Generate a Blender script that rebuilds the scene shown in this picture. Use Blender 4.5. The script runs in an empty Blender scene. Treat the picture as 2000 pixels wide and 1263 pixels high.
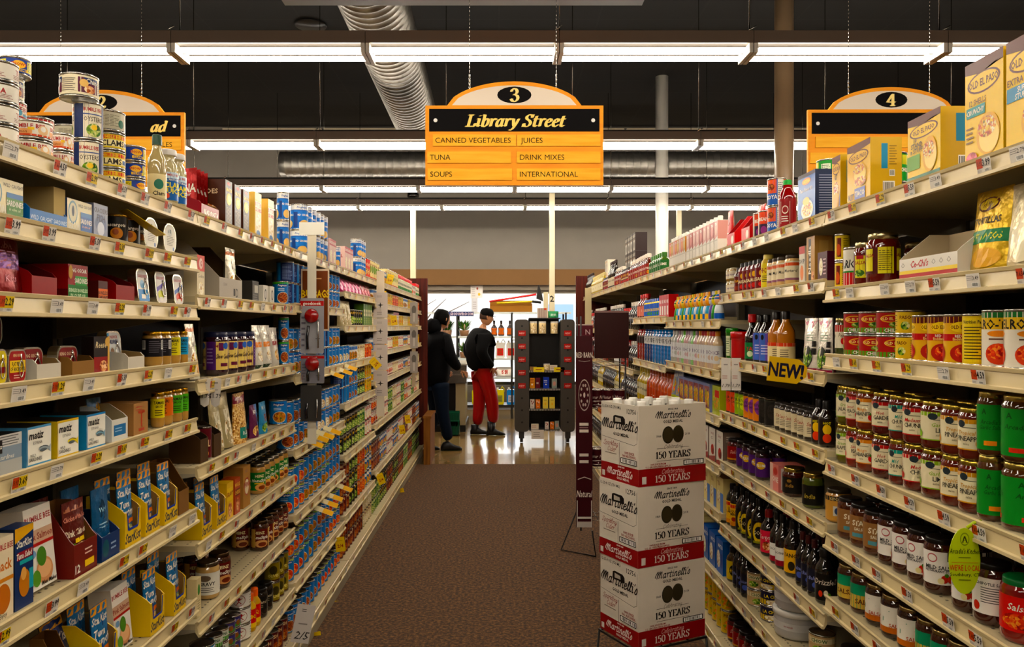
import bpy, math, random
from mathutils import Vector, Matrix, Euler
random.seed(7)
PI = math.pi
F = 1550.0; VX, VY, CH = 975.0, 638.0, 1.55
SC = bpy.context.scene
COL = SC.collection
def py2Y(px, X): return F * abs(X) / max(abs(px - VX), 1e-6)
# ---------------------------------------------------------------- materials
_M = {}
def lin(c):
    c = c.lstrip('#')
    o = []
    for i in (0, 2, 4):
        s = int(c[i:i+2], 16) / 255
        o.append(s / 12.92 if s <= .04045 else ((s + .055) / 1.055) ** 2.4)
    y = .3*o[0] + .55*o[1] + .15*o[2]
    return (*[min(.95, max(.0015, y + (v - y)*1.22)) ** 1.08 for v in o], 1)
FOODS = {
    'bean': (['#3a1409', '#7c3015', '#a8552a', '#c99a5a'], 90), 'stew': (['#3b1c0c', '#8b4a1c', '#c98a3c', '#4f5c1c'], 80),
    'green': (['#16300c', '#3f6b1f', '#8aa83c', '#d8d29a'], 80), 'tomato': (['#4d0b06', '#a81c10', '#d8502c', '#e8a85a'], 80),
    'nuts': (['#5a3412', '#a8743a', '#d8b478', '#f0deb4'], 90), 'salad': (['#2b5c1c', '#b8402c', '#e0c05a', '#f0ead0'], 110),
    'cream': (['#c8b080', '#e8dcb8', '#f4efe0', '#b08850'], 60), 'candy': (['#a01830', '#d84860', '#e890a0', '#8a1020'], 40),
    'meat': (['#6b2c14', '#a85a34', '#e0a878', '#f0d8b8'], 70), 'fruit': (['#c83c20', '#e89020', '#4c8c2c', '#f0d040'], 60),
}
def mt(key):
    m = _M.get(key)
    if m: return m
    m = bpy.data.materials.new('mat_' + key.replace('#', '').replace('@', ''))
    m.use_nodes = True; _M[key] = m
    nt = m.node_tree; b = nt.nodes['Principled BSDF']
    col, _, k = key.partition('/')
    if col.startswith('@'):
        cs, sc = FOODS[col[1:]]; sc *= 1.9
        tc = nt.nodes.new('ShaderNodeTexCoord'); vo = nt.nodes.new('ShaderNodeTexVoronoi'); vo.inputs['Scale'].default_value = sc
        nz = nt.nodes.new('ShaderNodeTexNoise'); nz.inputs['Scale'].default_value = sc * .4
        mx = nt.nodes.new('ShaderNodeMixRGB'); mx.inputs[0].default_value = .45
        cr = nt.nodes.new('ShaderNodeValToRGB'); cr.color_ramp.interpolation = 'LINEAR'
        el = cr.color_ramp.elements
        while len(el) < len(cs): el.new(.5)
        for i, c in enumerate(cs): el[i].position = .22 + .5 * i / (len(cs) - 1); el[i].color = lin(c)
        nt.links.new(tc.outputs['Object'], vo.inputs['Vector']); nt.links.new(tc.outputs['Object'], nz.inputs['Vector'])
        nt.links.new(vo.outputs['Color'], mx.inputs[1]); nt.links.new(nz.outputs['Fac'], mx.inputs[2])
        nt.links.new(mx.outputs[0], cr.inputs[0]); nt.links.new(cr.outputs[0], b.inputs['Base Color'])
    else:
        b.inputs['Base Color'].default_value = lin(col)
    R, Me, Co = .32, 0, 0
    if k == 'm': R, Me = .25, 1
    elif k == 'g': R, Co = .08, .8
    elif k == 'f': R, Me = .3, .45
    elif k == 'p': R = .75
    elif k == 'b': R = .18; Co = .3
    elif k == 'e':
        b.inputs['Emission Color'].default_value = lin(col); b.inputs['Emission Strength'].default_value = 1
    elif k == 'c':
        R = .03; b.inputs['Transmission Weight'].default_value = .95; b.inputs['IOR'].default_value = 1.3
    b.inputs['Specular IOR Level'].default_value = .5 if k in ('g','b','m','c','f') else .08 if k == 'p' else .22
    b.inputs['Roughness'].default_value = R; b.inputs['Metallic'].default_value = Me
    b.inputs['Coat Weight'].default_value = Co; b.inputs['Coat Roughness'].default_value = .06
    if k in ('f',) or (k == 'c'):
        tc = nt.nodes.new('ShaderNodeTexCoord'); nz = nt.nodes.new('ShaderNodeTexNoise'); nz.inputs['Scale'].default_value = 28; nz.inputs['Detail'].default_value = 3
        bp = nt.nodes.new('ShaderNodeBump'); bp.inputs['Strength'].default_value = .5; bp.inputs['Distance'].default_value = .012
        nt.links.new(tc.outputs['Object'], nz.inputs['Vector']); nt.links.new(nz.outputs['Fac'], bp.inputs['Height']); nt.links.new(bp.outputs[0], b.inputs['Normal'])
    return m
# ---------------------------------------------------------------- lettering
def crom(pts, n=5):
    if len(pts) < 3: return pts
    P = [pts[0]] + list(pts) + [pts[-1]]; out = []
    for i in range(1, len(P) - 2):
        a, b, c, d = P[i-1], P[i], P[i+1], P[i+2]
        for j in range(n):
            t = j / n
            out.append(tuple(.5 * ((2*b[k]) + (-a[k]+c[k])*t + (2*a[k]-5*b[k]+4*c[k]-d[k])*t*t + (-a[k]+3*b[k]-3*c[k]+d[k])*t**3) for k in (0, 1)))
    out.append(P[-2]); return out
# skeleton letters: advance, [strokes]; a stroke starting with 's' is straight
G = {
 'L': (.62, [['s',(.2,.72),(.2,.02)],['s',(.05,.02),(.56,.02),(.58,.2)],['s',(.06,.7),(.36,.7)]]),
 'S': (.56, [[(.46,.55),(.42,.68),(.27,.72),(.13,.62),(.16,.47),(.34,.36),(.44,.22),(.38,.05),(.22,0),(.1,.06),(.06,.19)],['s',(.47,.72),(.46,.54)],['s',(.05,.0),(.06,.19)]]),
 'i': (.28, [['s',(.03,.47),(.14,.47)],[(.14,.47),(.14,.1),(.18,.02),(.27,.08)],['s',(.13,.66),(.15,.64)]]),
 'b': (.5, [['s',(.03,.7),(.14,.7),(.14,.05)],[(.14,.3),(.22,.44),(.35,.47),(.43,.34),(.41,.12),(.3,.01),(.18,.02),(.13,.1)]]),
 'r': (.4, [['s',(.03,.46),(.14,.46),(.14,.02)],[(.14,.28),(.2,.41),(.3,.48),(.37,.42)],['s',(.36,.43),(.35,.4)]]),
 'a': (.5, [[(.38,.38),(.28,.47),(.14,.4),(.08,.2),(.14,.02),(.26,.03),(.37,.2)],[(.39,.48),(.37,.15),(.4,.02),(.49,.08)]]),
 'y': (.5, [['s',(.02,.46),(.12,.46)],[(.12,.46),(.2,.15),(.26,.02)],[(.43,.47),(.36,.2),(.24,-.08),(.14,-.2),(.04,-.19)]]),
 't': (.34, [[(.16,.64),(.13,.3),(.14,.06),(.22,.01),(.31,.08)],['s',(.03,.46),(.3,.46)]]),
 'e': (.44, [[(.1,.24),(.3,.28),(.36,.38),(.28,.47),(.16,.42),(.08,.22),(.14,.04),(.26,.01),(.4,.12)]]),
 'd': (.5, [[(.38,.38),(.28,.47),(.14,.4),(.08,.2),(.14,.02),(.26,.03),(.37,.2)],['s',(.3,.7),(.4,.7),(.38,.05),(.47,.06)]]),
 'M': (.95, [[(.02,.12),(.0,.3),(.1,.55),(.22,.72),(.26,.5),(.24,.02)],[(.24,.1),(.38,.55),(.5,.72),(.53,.5),(.5,.02)],[(.5,.1),(.64,.55),(.74,.68),(.78,.4),(.78,.08),(.9,.05)]]),
 'n': (.48, [['s',(.1,.46),(.1,.02)],[(.1,.25),(.22,.46),(.33,.42),(.34,.1),(.4,.02),(.47,.08)]]),
 'l': (.26, [[(.02,.1),(.18,.5),(.22,.72),(.12,.68),(.1,.2),(.15,.02),(.25,.08)]]),
 's': (.36, [[(.02,.08),(.2,.46),(.3,.2),(.2,0),(.06,.04)]]),
 "'": (.14, [['s',(.08,.74),(.05,.6)]]),
 'C': (.6, [[(.5,.52),(.44,.68),(.28,.72),(.1,.5),(.08,.2),(.22,.0),(.42,.06),(.54,.2)]]),
 'g': (.46, [[(.36,.4),(.24,.47),(.1,.36),(.12,.12),(.26,.06),(.36,.3),(.34,-.12),(.2,-.24),(.08,-.14),(.44,.1)]]),
 'p': (.46, [['s',(.1,.46),(.06,-.2)],[(.1,.3),(.25,.47),(.38,.34),(.34,.1),(.2,.02),(.1,.1)]]),
 'k': (.44, [['s',(.1,.7),(.1,.02)],[(.1,.2),(.28,.44),(.3,.3),(.14,.22),(.28,.05),(.42,.06)]]),
 '3': (.56, [[(.12,.56),(.2,.7),(.36,.7),(.44,.56),(.38,.42),(.24,.38)],[(.24,.38),(.42,.34),(.48,.18),(.38,.02),(.2,0),(.1,.12)],['s',(.12,.58),(.16,.56)],['s',(.1,.14),(.15,.12)]]),
 '2': (.56, [[(.12,.54),(.2,.7),(.36,.7),(.45,.54),(.36,.34),(.1,.05)],['s',(.08,.04),(.47,.04),(.48,.16)],['s',(.12,.56),(.16,.54)]]),
 '4': (.58, [['s',(.38,.7),(.38,.02)],['s',(.36,.7),(.05,.22),(.52,.22)],['s',(.24,.01),(.5,.01)]]),
 '1': (.36, [['s',(.18,.7),(.18,.02)],['s',(.18,.7),(.06,.6)],['s',(.06,.01),(.31,.01)]]),
 '5': (.5, [['s',(.42,.7),(.14,.7),(.12,.4)],[(.12,.4),(.28,.46),(.42,.34),(.4,.1),(.24,0),(.1,.08)]]),
 '0': (.54, [[(.27,.71),(.12,.6),(.08,.35),(.13,.1),(.27,0),(.41,.1),(.46,.35),(.42,.6),(.27,.71)]]),
 'Y': (.62, [['s',(.1,.7),(.31,.36),(.52,.7)],['s',(.31,.38),(.31,.02)],['s',(.02,.7),(.22,.7)],['s',(.44,.7),(.6,.7)],['s',(.2,.01),(.42,.01)]]),
 'E': (.58, [['s',(.14,.7),(.14,.02)],['s',(.04,.7),(.48,.7),(.49,.56)],['s',(.04,.01),(.5,.01),(.52,.17)],['s',(.14,.37),(.38,.37)]]),
 'A': (.64, [['s',(.3,.7),(.54,.02)],['s',(.3,.7),(.1,.02)],['s',(.16,.24),(.44,.24)],['s',(.02,.01),(.2,.01)],['s',(.44,.01),(.64,.01)]]),
 'R': (.62, [['s',(.14,.7),(.14,.02)],[(.04,.7),(.3,.7),(.46,.62),(.44,.42),(.3,.36),(.14,.36)],['s',(.3,.36),(.5,.02),(.6,.02)],['s',(.04,.01),(.24,.01)]]),
 ' ': (.26, []),
}
_T = {}
def text2d(s, font='s'):
    """outline of a word as flat faces, cap height 1, centred in x on 0, baseline 0; returns verts, faces, width"""
    k = (s, font)
    if k in _T: return _T[k]
    if font[0] in 'nm' and all(c in G for c in s):
        V, Fc, x = [], [], 0
        for ch in s:
            adv, sts = G[ch]
            for st in sts:
                if st[0] == 's': pts = st[1:]
                else: pts = crom(st, 4)
                for a, b in zip(pts, pts[1:]):
                    L = math.hypot(b[0]-a[0], b[1]-a[1]) or 1e-6
                    dx, dy = (b[0]-a[0])/L, (b[1]-a[1])/L
                    if font[0] == 'n':
                        q_ = 1.45 if 'h' in font else 1; ws = [((.062*q_, .012*q_), 0), ((-dy*.022*q_, dx*.022*q_), .01)]
                    else:
                        w = .05 if 'b' in font else .03
                        ws = [((-dy*w, dx*w), w * .5)]
                    for (nx, ny), e in ws:
                        i = len(V)
                        for (qx, qy), sg in ((a, 1), (a, -1), (b, -1), (b, 1)):
                            ee = -e if (qx, qy) == a else e
                            V.append((x + qx + sg*nx + ee*dx, qy + sg*ny + ee*dy))
                        Fc.append((i, i+1, i+2, i+3))
            x += adv
        sc = 1 / .72
        sh = .28 if 'i' in font else 0
        V = [((a - x/2 + b*sh) * sc, b * sc) for a, b in V]
        # consistent winding
        F2 = []
        for f in Fc:
            ar = sum(V[f[i]][0]*V[f[(i+1) % 4]][1] - V[f[(i+1) % 4]][0]*V[f[i]][1] for i in range(4))
            F2.append(f if ar > 0 else f[::-1])
        r = (V, F2, x * sc)
    else:
        cu = bpy.data.curves.new('t', 'FONT'); cu.body = s; cu.size = 1; cu.resolution_u = 1 if 'B' not in font else 4
        cu.align_x = 'CENTER'; cu.fill_mode = 'FRONT'
        cu.offset = .024 if 'b' in font else 0 if 'B' in font else .008
        if 'i' in font: cu.shear = .25
        if 'c' in font: cu.space_character = .85
        o = bpy.data.objects.new('t', cu); COL.objects.link(o)
        dg = bpy.context.evaluated_depsgraph_get()
        me = bpy.data.meshes.new_from_object(o.evaluated_get(dg))
        sc = 1 / .70
        V = [(v.co.x * sc, v.co.y * sc) for v in me.vertices]
        Fc = [tuple(p.vertices) for p in me.polygons]
        bpy.data.objects.remove(o); bpy.data.curves.remove(cu); bpy.data.meshes.remove(me)
        xs = [v[0] for v in V] or [0]
        r = (V, Fc, max(xs) - min(xs) + .02)
        cx = (max(xs) + min(xs)) / 2
        r = ([(a - cx, b) for a, b in V], Fc, r[2])
    _T[k] = r
    return r
# ---------------------------------------------------------------- mesh builder
class MB:
    def __init__(s): s.v, s.f, s.m, s.mats, s.sm = [], [], [], [], []
    def mi(s, k):
        if k not in s.mats: s.mats.append(k)
        return s.mats.index(k)
    def add(s, V, Fc, k, smooth=False):
        o = len(s.v); s.v += [tuple(p) for p in V]; i = s.mi(k)
        for f in Fc: s.f.append(tuple(o + j for j in f)); s.m.append(i); s.sm.append(smooth)
        return s
    def box(s, x0, y0, z0, x1, y1, z1, k, ks=None):
        V = [(x0,y0,z0),(x1,y0,z0),(x1,y1,z0),(x0,y1,z0),(x0,y0,z1),(x1,y0,z1),(x1,y1,z1),(x0,y1,z1)]
        fs = {'b': (3,2,1,0), 't': (4,5,6,7), 'f': (0,1,5,4), 'r': (1,2,6,5), 'k': (2,3,7,6), 'l': (3,0,4,7)}
        o = len(s.v); s.v += V
        for n, f in fs.items():
            s.f.append(tuple(o + j for j in f)); s.m.append(s.mi((ks or {}).get(n, k))); s.sm.append(False)
        return s
    def lathe(s, prof, k, n=22, cx=0, cy=0, smooth=True):
        """prof: list of (r,z[,key]) bottom to top; caps close where r is 0"""
        o = len(s.v)
        for p in prof:
            for i in range(n):
                a = 2*PI*i/n; s.v.append((cx + p[0]*math.cos(a), cy + p[0]*math.sin(a), p[1]))
        for j in range(len(prof)-1):
            kk = prof[j+1][2] if len(prof[j+1]) > 2 else k
            mi = s.mi(kk)
            for i in range(n):
                a, b = o + j*n + i, o + j*n + (i+1) % n
                s.f.append((a, b, b+n, a+n)); s.m.append(mi); s.sm.append(smooth)
        return s
    def tube(s, pts, r, k, n=6, closed=False):
        pts = [Vector(p) for p in pts]; o = len(s.v); N = len(pts)
        rr = r if isinstance(r, (list, tuple)) else [r]*N
        up = None
        for i, p in enumerate(pts):
            t = (pts[(i+1) % N] - pts[i-1]) if closed else (pts[min(i+1, N-1)] - pts[max(i-1, 0)])
            t.normalize()
            if up is None: up = Vector((0,0,1)) if abs(t.z) < .9 else Vector((1,0,0))
            x = t.cross(up).normalized(); y = x.cross(t).normalized(); up = y
            for j in range(n):
                a = 2*PI*j/n; q = p + x*rr[i]*math.cos(a) + y*rr[i]*math.sin(a); s.v.append(tuple(q))
        mi = s.mi(k)
        for i in range(N if closed else N-1):
            for j in range(n):
                a, b = o + i*n + j, o + i*n + (j+1) % n
                c = o + ((i+1) % N)*n
                s.f.append((a, b, c + (j+1) % n, c + j)); s.m.append(mi); s.sm.append(True)
        if not closed:
            s.f.append(tuple(o + j for j in range(n))[::-1]); s.m.append(mi); s.sm.append(False)
            s.f.append(tuple(o + (N-1)*n + j for j in range(n))); s.m.append(mi); s.sm.append(False)
        return s
    def prism(s, poly, axis, a, b, k, kcap=None):
        """extrude polygon (2d) along axis 'x','y','z' from a to b"""
        def P(p, t): return {'x': (t, p[0], p[1]), 'y': (p[0], t, p[1]), 'z': (p[0], p[1], t)}[axis]
        o = len(s.v); n = len(poly)
        s.v += [P(p, a) for p in poly] + [P(p, b) for p in poly]
        for i in range(n):
            j = (i+1) % n; s.f.append((o+i, o+j, o+n+j, o+n+i)); s.m.append(s.mi(k)); s.sm.append(False)
        for f in (tuple(o+i for i in range(n))[::-1], tuple(o+n+i for i in range(n))):
            s.f.append(f); s.m.append(s.mi(kcap or k)); s.sm.append(False)
        return s
    def art(s, items, surf, W, H, du=None, dv=None, lay0=1):
        """print shapes on a surface: surf(u in -1..1, v in 0..1, layer) -> point. W: metres for u -1..1, H: metres for v"""
        lay = lay0; du = du or 9; dv = dv or 9
        for it in items:
            t = it[0]
            if t == 'r':
                _, u0, v0, u1, v1, k = it
                nu = max(1, math.ceil((u1-u0)/du - 1e-6)); nv = max(1, math.ceil((v1-v0)/dv - 1e-6))
                V = [surf(u0+(u1-u0)*i/nu, v0+(v1-v0)*j/nv, lay) for j in range(nv+1) for i in range(nu+1)]
                s.add(V, [(j*(nu+1)+i, j*(nu+1)+i+1, (j+1)*(nu+1)+i+1, (j+1)*(nu+1)+i) for j in range(nv) for i in range(nu)], k)
            elif t == 'e':
                _, cu, cv, ru, rv, k = it
                n = 10; V = []
                for i in range(n+1):
                    a = PI*i/n; x = -math.cos(a)*ru; y = math.sin(a)*rv
                    V += [surf(cu+x, cv-y, lay), surf(cu+x, cv, lay), surf(cu+x, cv+y, lay)]
                s.add(V, [q for i in range(n) for q in ((3*i, 3*i+3, 3*i+4, 3*i+1), (3*i+1, 3*i+4, 3*i+5, 3*i+2))], k)
            elif t == 'p':
                s.add([surf(u, v, lay) for u, v in it[1]], [tuple(range(len(it[1])))], it[2])
            elif t == 'l':   # thin arc lines / frames: list of points, width in v units
                pts, w, k = it[1], it[2], it[3]
                for (a, b), (c, d) in zip(pts, pts[1:]):
                    L = math.hypot((c-a)*W/2, (d-b)*H) or 1e-6; nx, ny = -(d-b)*H/L*w*H/2, (c-a)*W/2/L*w*H/2
                    q = [(a+nx/(W/2), b+ny/H), (a-nx/(W/2), b-ny/H), (c-nx/(W/2), d-ny/H), (c+nx/(W/2), d+ny/H)]
                    s.add([surf(u, v, lay) for u, v in q], [(0, 1, 2, 3)], k)
            elif t == 't':
                _, txt, cu, cv, h, k = it[:6]; font = it[6] if len(it) > 6 else 's'
                rot = it[7] if len(it) > 7 else 0
                V, Fc, w = text2d(txt, font)
                hm = h*H; wm = hm*w
                room = (W*(1-abs(cu))*.97 if not rot else H*.96)*(.8 if 'w' in font else 1)
                if wm > room and not (len(it) > 8): kx = room/wm
                else: kx = 1
                out = []; nib = font[0] in 'nm'
                for q_, (a, b) in enumerate(V):
                    X, Y = a*hm*kx, (b-.5)*hm
                    if rot: X, Y = (-Y*1, X) if rot > 0 else (Y, -X)
                    out.append(surf(cu + X/(W/2), cv + Y/H, lay + ((q_//4) % 7)*.14 if nib else lay))
                s.add(out, Fc, k)
            elif t == 'bar':  # bar code
                _, u0, v0, u1, v1 = it; rnd = random.Random(int(u0*1000)+5)
                s.art([('r', u0, v0, u1, v1, '#f2f0ea')], surf, W, H, du, dv, lay); lay += .6
                x = u0 + (u1-u0)*.06; i = 0
                while x < u1 - (u1-u0)*.08:
                    w = (u1-u0)*rnd.choice((.02, .03, .05)); s.art([('r', x, v0+(v1-v0)*.12, x+w, v1-(v1-v0)*.08, '#15120f')], surf, W, H, du, dv, lay)
                    x += w + (u1-u0)*rnd.choice((.025, .04)); i += 1
            elif t == 'lines':  # rows of small print
                _, u0, v0, u1, v1, n, k = it; rnd = random.Random(n)
                for i in range(n):
                    y = v0 + (v1-v0)*(i+.3)/n; e = u1 - (u1-u0)*rnd.random()*.3
                    s.art([('r', u0, y, e, y + (v1-v0)*.35/n, k)], surf, W, H, du, dv, lay)
            lay += 1
        return s
    def mesh(s, name):
        me = bpy.data.meshes.new(name); me.from_pydata(s.v, [], s.f); me.update()
        for k in s.mats: me.materials.append(mt(k) if isinstance(k, str) else k)
        me.polygons.foreach_set('material_index', s.m); me.polygons.foreach_set('use_smooth', s.sm); me.update()
        return me
    def join(s, o):
        off = len(s.v); s.v += o.v
        for f, m, sm in zip(o.f, o.m, o.sm):
            s.f.append(tuple(off+j for j in f)); s.m.append(s.mi(o.mats[m])); s.sm.append(sm)
        return s
def link(name, me, parent=None, loc=(0,0,0), rz=0, rot=None, sc=None):
    o = bpy.data.objects.new(name, me); COL.objects.link(o)
    o.location = loc; o.rotation_euler = rot or (0, 0, rz)
    if sc: o.scale = sc
    if parent: o.parent = parent
    return o
def tag(o, label=None, cat=None, group=None, kind=None):
    if label: o['label'] = label
    if cat: o['category'] = cat
    if group: o['group'] = group
    if kind: o['kind'] = kind
    return o
EP = .00016
def s_front(w, d, h, y=None, z0=0): 
    yy = -d/2 if y is None else y
    return lambda u, v, l: (u*w/2, yy - l*EP, z0 + v*h)
def s_right(w, d, h): return lambda u, v, l: (w/2 + l*EP, u*d/2, v*h)
def s_left(w, d, h): return lambda u, v, l: (-w/2 - l*EP, -u*d/2, v*h)
def s_cyl(r, z0, h, a0=0, ua=PI/3):
    def f(u, v, l):
        a = -PI/2 + a0 + u*ua; q = r + l*EP
        return (q*math.cos(a), q*math.sin(a), z0 + v*h)
    return f
# ---------------------------------------------------------------- product prototypes
P = {}
class Proto:
    def __init__(s, kind, cat, desc, size, parts):
        s.kind, s.cat, s.desc, s.size = kind, cat, desc, size
        s.me = [(n, m.mesh(kind if i == 0 else n)) for i, (n, m) in enumerate(parts)]
        a = MB()
        for n, m in parts: a.join(m)
        s.all = a; s._one = None
    def one(s):
        if not s._one: s._one = s.all.mesh(s.kind)
        return s._one
def cyl_art(m, art, r, z0, h, angs=(-60, 60, 180), ua=PI/3):
    for a in angs: m.art(art, s_cyl(r, z0, h, math.radians(a), ua), 2*ua*r, h, du=.25)
def can(key, desc, r, h, base, art=(), kind='food_can', cat='can', metal='#b9b6b0/m', angs=(-60, 60, 180)):
    b = MB().lathe([(0,.002),(r*.9,.002),(r*.93,0),(r,.001),(r,.004),(r*.975,.005),(r*.975,h-.005),(r,h-.004),(r,h-.001),(r*.95,h),(r*.92,h-.004),(0,h-.004)], metal, 22)
    l = MB().lathe([(r*.985,.006),(r*.985,h-.006)], base, 22)
    cyl_art(l, art, r*.985, .006, h-.012, angs)
    lid = MB().lathe([(r*.9, h-.0035),(r*.7,h-.003),(r*.66,h-.0025),(0,h-.0025)], metal, 22)
    P[key] = Proto(kind, cat, desc, (2*r+.001, 2*r+.001, h), [('body', b), ('label', l), ('lid', lid)])
def jar(key, desc, r, h, content, lid, lab, art=(), z=(.18,.72), kind='glass_jar', cat='jar', neck=.82, lh=.018, sh=.84, angs=(-60, 60, 180), band=None):
    b = MB().lathe([(0,.001),(r*.8,0),(r*.97,.006),(r,.014),(r,h*sh*.93),(r*.97,h*sh),(r*neck,h*(sh+.07)),(r*neck,h-.004),(0,h-.004)], content, 22)
    l = MB().lathe([(r*1.004,h*z[0]),(r*1.004,h*z[1])], lab, 22)
    cyl_art(l, art, r*1.004, h*z[0], h*(z[1]-z[0]), angs)
    rl = r*(neck+.06)
    c = MB().lathe([(rl*.96,h-lh-.001),(rl,h-lh),(rl,h-.003),(rl*.95,h),(rl*.8,h+.0003),(0,h+.0003)], lid, 22)
    if band: l.lathe([(r*1.003,h*band[0]),(r*1.003,h*band[1])], band[2], 22)
    P[key] = Proto(kind, cat, desc, (2*r+.003, 2*r+.003, h), [('jar_body', b), ('label', l), ('lid', c)])
def bottle(key, desc, r, h, content, cap, lab, art=(), z=(.1,.5), nr=.35, sh=.62, kind='sauce_bottle', cat='bottle', angs=(-60,60,180), rings=0, ch=.03, capr=1.15, waist=0):
    pr = [(0,.001),(r*.85,0),(r,.008)]
    if rings:
        for i in range(rings):
            q = .04 + (h*sh-.05)*i/rings; e = (h*sh-.05)/rings
            pr += [(r, q), (r, q+e*.55), (r*.95, q+e*.75)]
    pr += [(r,h*sh*.95),(r*.93,h*(sh+.05)),(r*.6,h*(sh+.14)),(r*nr,h*(sh+.22)),(r*nr,h-ch*.6),(0,h-ch*.6)]
    b = MB().lathe(pr, content, 18)
    l = MB().lathe([(r*1.008,h*z[0]),(r*1.008,h*z[1])], lab, 18)
    cyl_art(l, art, r*1.008, h*z[0], h*(z[1]-z[0]), angs)
    cr = max(r*nr*capr, .009)
    c = MB().lathe([(cr,h-ch),(cr,h-.003),(cr*.9,h),(0,h)], cap, 14)
    P[key] = Proto(kind, cat, desc, (2*r+.003, 2*r+.003, h), [('bottle_body', b), ('label', l), ('cap', c)])
def box(key, desc, w, d, h, base, art=(), side=(), sidek=None, topk=None, kind='food_box', cat='box', lside=None):
    m = MB().box(-w/2,-d/2,0,w/2,d/2,h, base, {'l': sidek or base, 'r': sidek or base, 't': topk or base})
    m.art(art, s_front(w,d,h), w, h)
    m.art(side, s_right(w,d,h), d, h); m.art(side if lside is None else lside, s_left(w,d,h), d, h)
    P[key] = Proto(kind, cat, desc, (w+.001, d+.001, h), [('carton', m)])
def pouch_f(w, d, h, tw=1.0, sealed=.07):
    def f(u, v, l, side=-1):
        e = min(1, max(0, 1-abs(u)))**.45
        t = (d/2)*e*(max(0, (1-sealed-v))/(1-sealed))**.55 if v < 1-sealed else 0
        if v < .04: t *= .85
        wr = .0012*math.sin(u*9+v*23)*(e if v < .93 else 0)
        ww = w/2*(1-(1-tw)*v) 
        return (u*ww, side*(t + .0012 + wr + l*EP), v*h)
    return f
def pouch(key, desc, w, d, h, base, art=(), back=None, tw=1.0, kind='food_pouch', cat='pouch', sealk=None):
    m = MB(); f = pouch_f(w, d, h, tw)
    N, Q = 10, 12
    for sd in (-1, 1):
        V = [f(-1+2*i/N, j/Q, 0, sd) for j in range(Q+1) for i in range(N+1)]
        Fc = [(j*(N+1)+i, j*(N+1)+i+1, (j+1)*(N+1)+i+1, (j+1)*(N+1)+i) for j in range(Q) for i in range(N)]
        if sd > 0: Fc = [q[::-1] for q in Fc]
        m.add(V, Fc, base if sd < 0 or not back else back, True)
    # join rims
    V = [f(-1+2*i/N, 0, 0, sd) for sd in (-1, 1) for i in range(N+1)]
    m.add(V, [(i, N+1+i, N+2+i, i+1) for i in range(N)], base)
    V = [f(-1+2*i/N, 1, 0, sd) for sd in (-1, 1) for i in range(N+1)]
    m.add(V, [(i+1, N+2+i, N+1+i, i) for i in range(N)], base)
    if sealk: m.art([('r', -.98, .92, .98, .985, sealk)], f, w, h, .2, .08, 1)
    m.art(art, f, w, h, .2, .08, 2)
    m.art(art, lambda u, v, l: f(-u, v, l, 1), w, h, .2, .08, 2) if back is None else None
    P[key] = Proto(kind, cat, desc, (w, d+.002, h), [('pouch', m)])
def tray(key, desc, w, d, hf, hb, k, inner='#7a5c3c/p', art=(), rim=None, kind='display_tray', notch=True, sart=()):
    """shelf-ready carton: low front with a notch, sides rising to the back"""
    m = MB(); t = .003
    m.box(-w/2,-d/2,0,w/2,d/2,t,k)
    m.box(-w/2,d/2-t,t,w/2,d/2,hb,k,{'f':inner,'t':inner})
    pr = [(-d/2,t),(d/2-t,t),(d/2-t,hb),(d*.1,hb),(-d/2+.01,hf+.01),(-d/2,hf)]
    for x0, x1, ki, ko in ((-w/2,-w/2+t,inner,k),(w/2-t,w/2,k,inner)):
        m.prism(pr, 'x', x0, x1, k)
        fo = inner if x0 < 0 else k
    m.art([('p',[(-1+2*t/d,t/hb),(-.0,t/hb),(1-2*t/d,t/hb),(1-2*t/d,1),(.2,1),(-1+.02/d,(hf+.01)/hb),(-1+2*t/d,hf/hb)],inner)], lambda u,v,l: (w/2-t-l*EP, u*d/2, v*hb), d, hb)
    m.art([('p',[(-1+2*t/d,t/hb),(-1+2*t/d,hf/hb),(-1+.02/d,(hf+.01)/hb),(.2,1),(1-2*t/d,1),(1-2*t/d,t/hb)],inner)], lambda u,v,l: (-w/2+t+l*EP, u*d/2, v*hb), d, hb)
    hn = hf*(.45 if notch else 1)
    poly = [(-w/2+t,t),(w/2-t,t),(w/2-t,hf),(w*.36,hf),(w*.3,hn),(-w*.3,hn),(-w*.36,hf),(-w/2+t,hf)] if notch else [(-w/2+t,t),(w/2-t,t),(w/2-t,hf),(-w/2+t,hf)]
    m.prism(poly, 'y', -d/2, -d/2+t, k)
    m.art(art, s_front(w,d,hf), w, hf)
    m.art(sart, s_left(w,d,hb), d, hb); m.art(sart, s_right(w,d,hb), d, hb)
    if rim: m.art([('l',[(-.72,1),(-.6,.5 if notch else 1),(.6,.5 if notch else 1),(.72,1)],.07,rim)] if notch else [], s_front(w,d,hf), w, hf, lay0=3)
    P[key] = Proto(kind, 'tray', desc, (w+.001, d+.001, hb), [('tray', m)])
def rrect(w, h, r, n=4, cx=0, cy=0):
    out = []
    for (x, y), a0 in (((w/2-r, -h/2+r), -90), ((w/2-r, h/2-r), 0), ((-w/2+r, h/2-r), 90), ((-w/2+r, -h/2+r), 180)):
        for i in range(n+1):
            a = math.radians(a0 + 90*i/n); out.append((cx+x+r*math.cos(a), cy+y+r*math.sin(a)))
    return out
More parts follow.
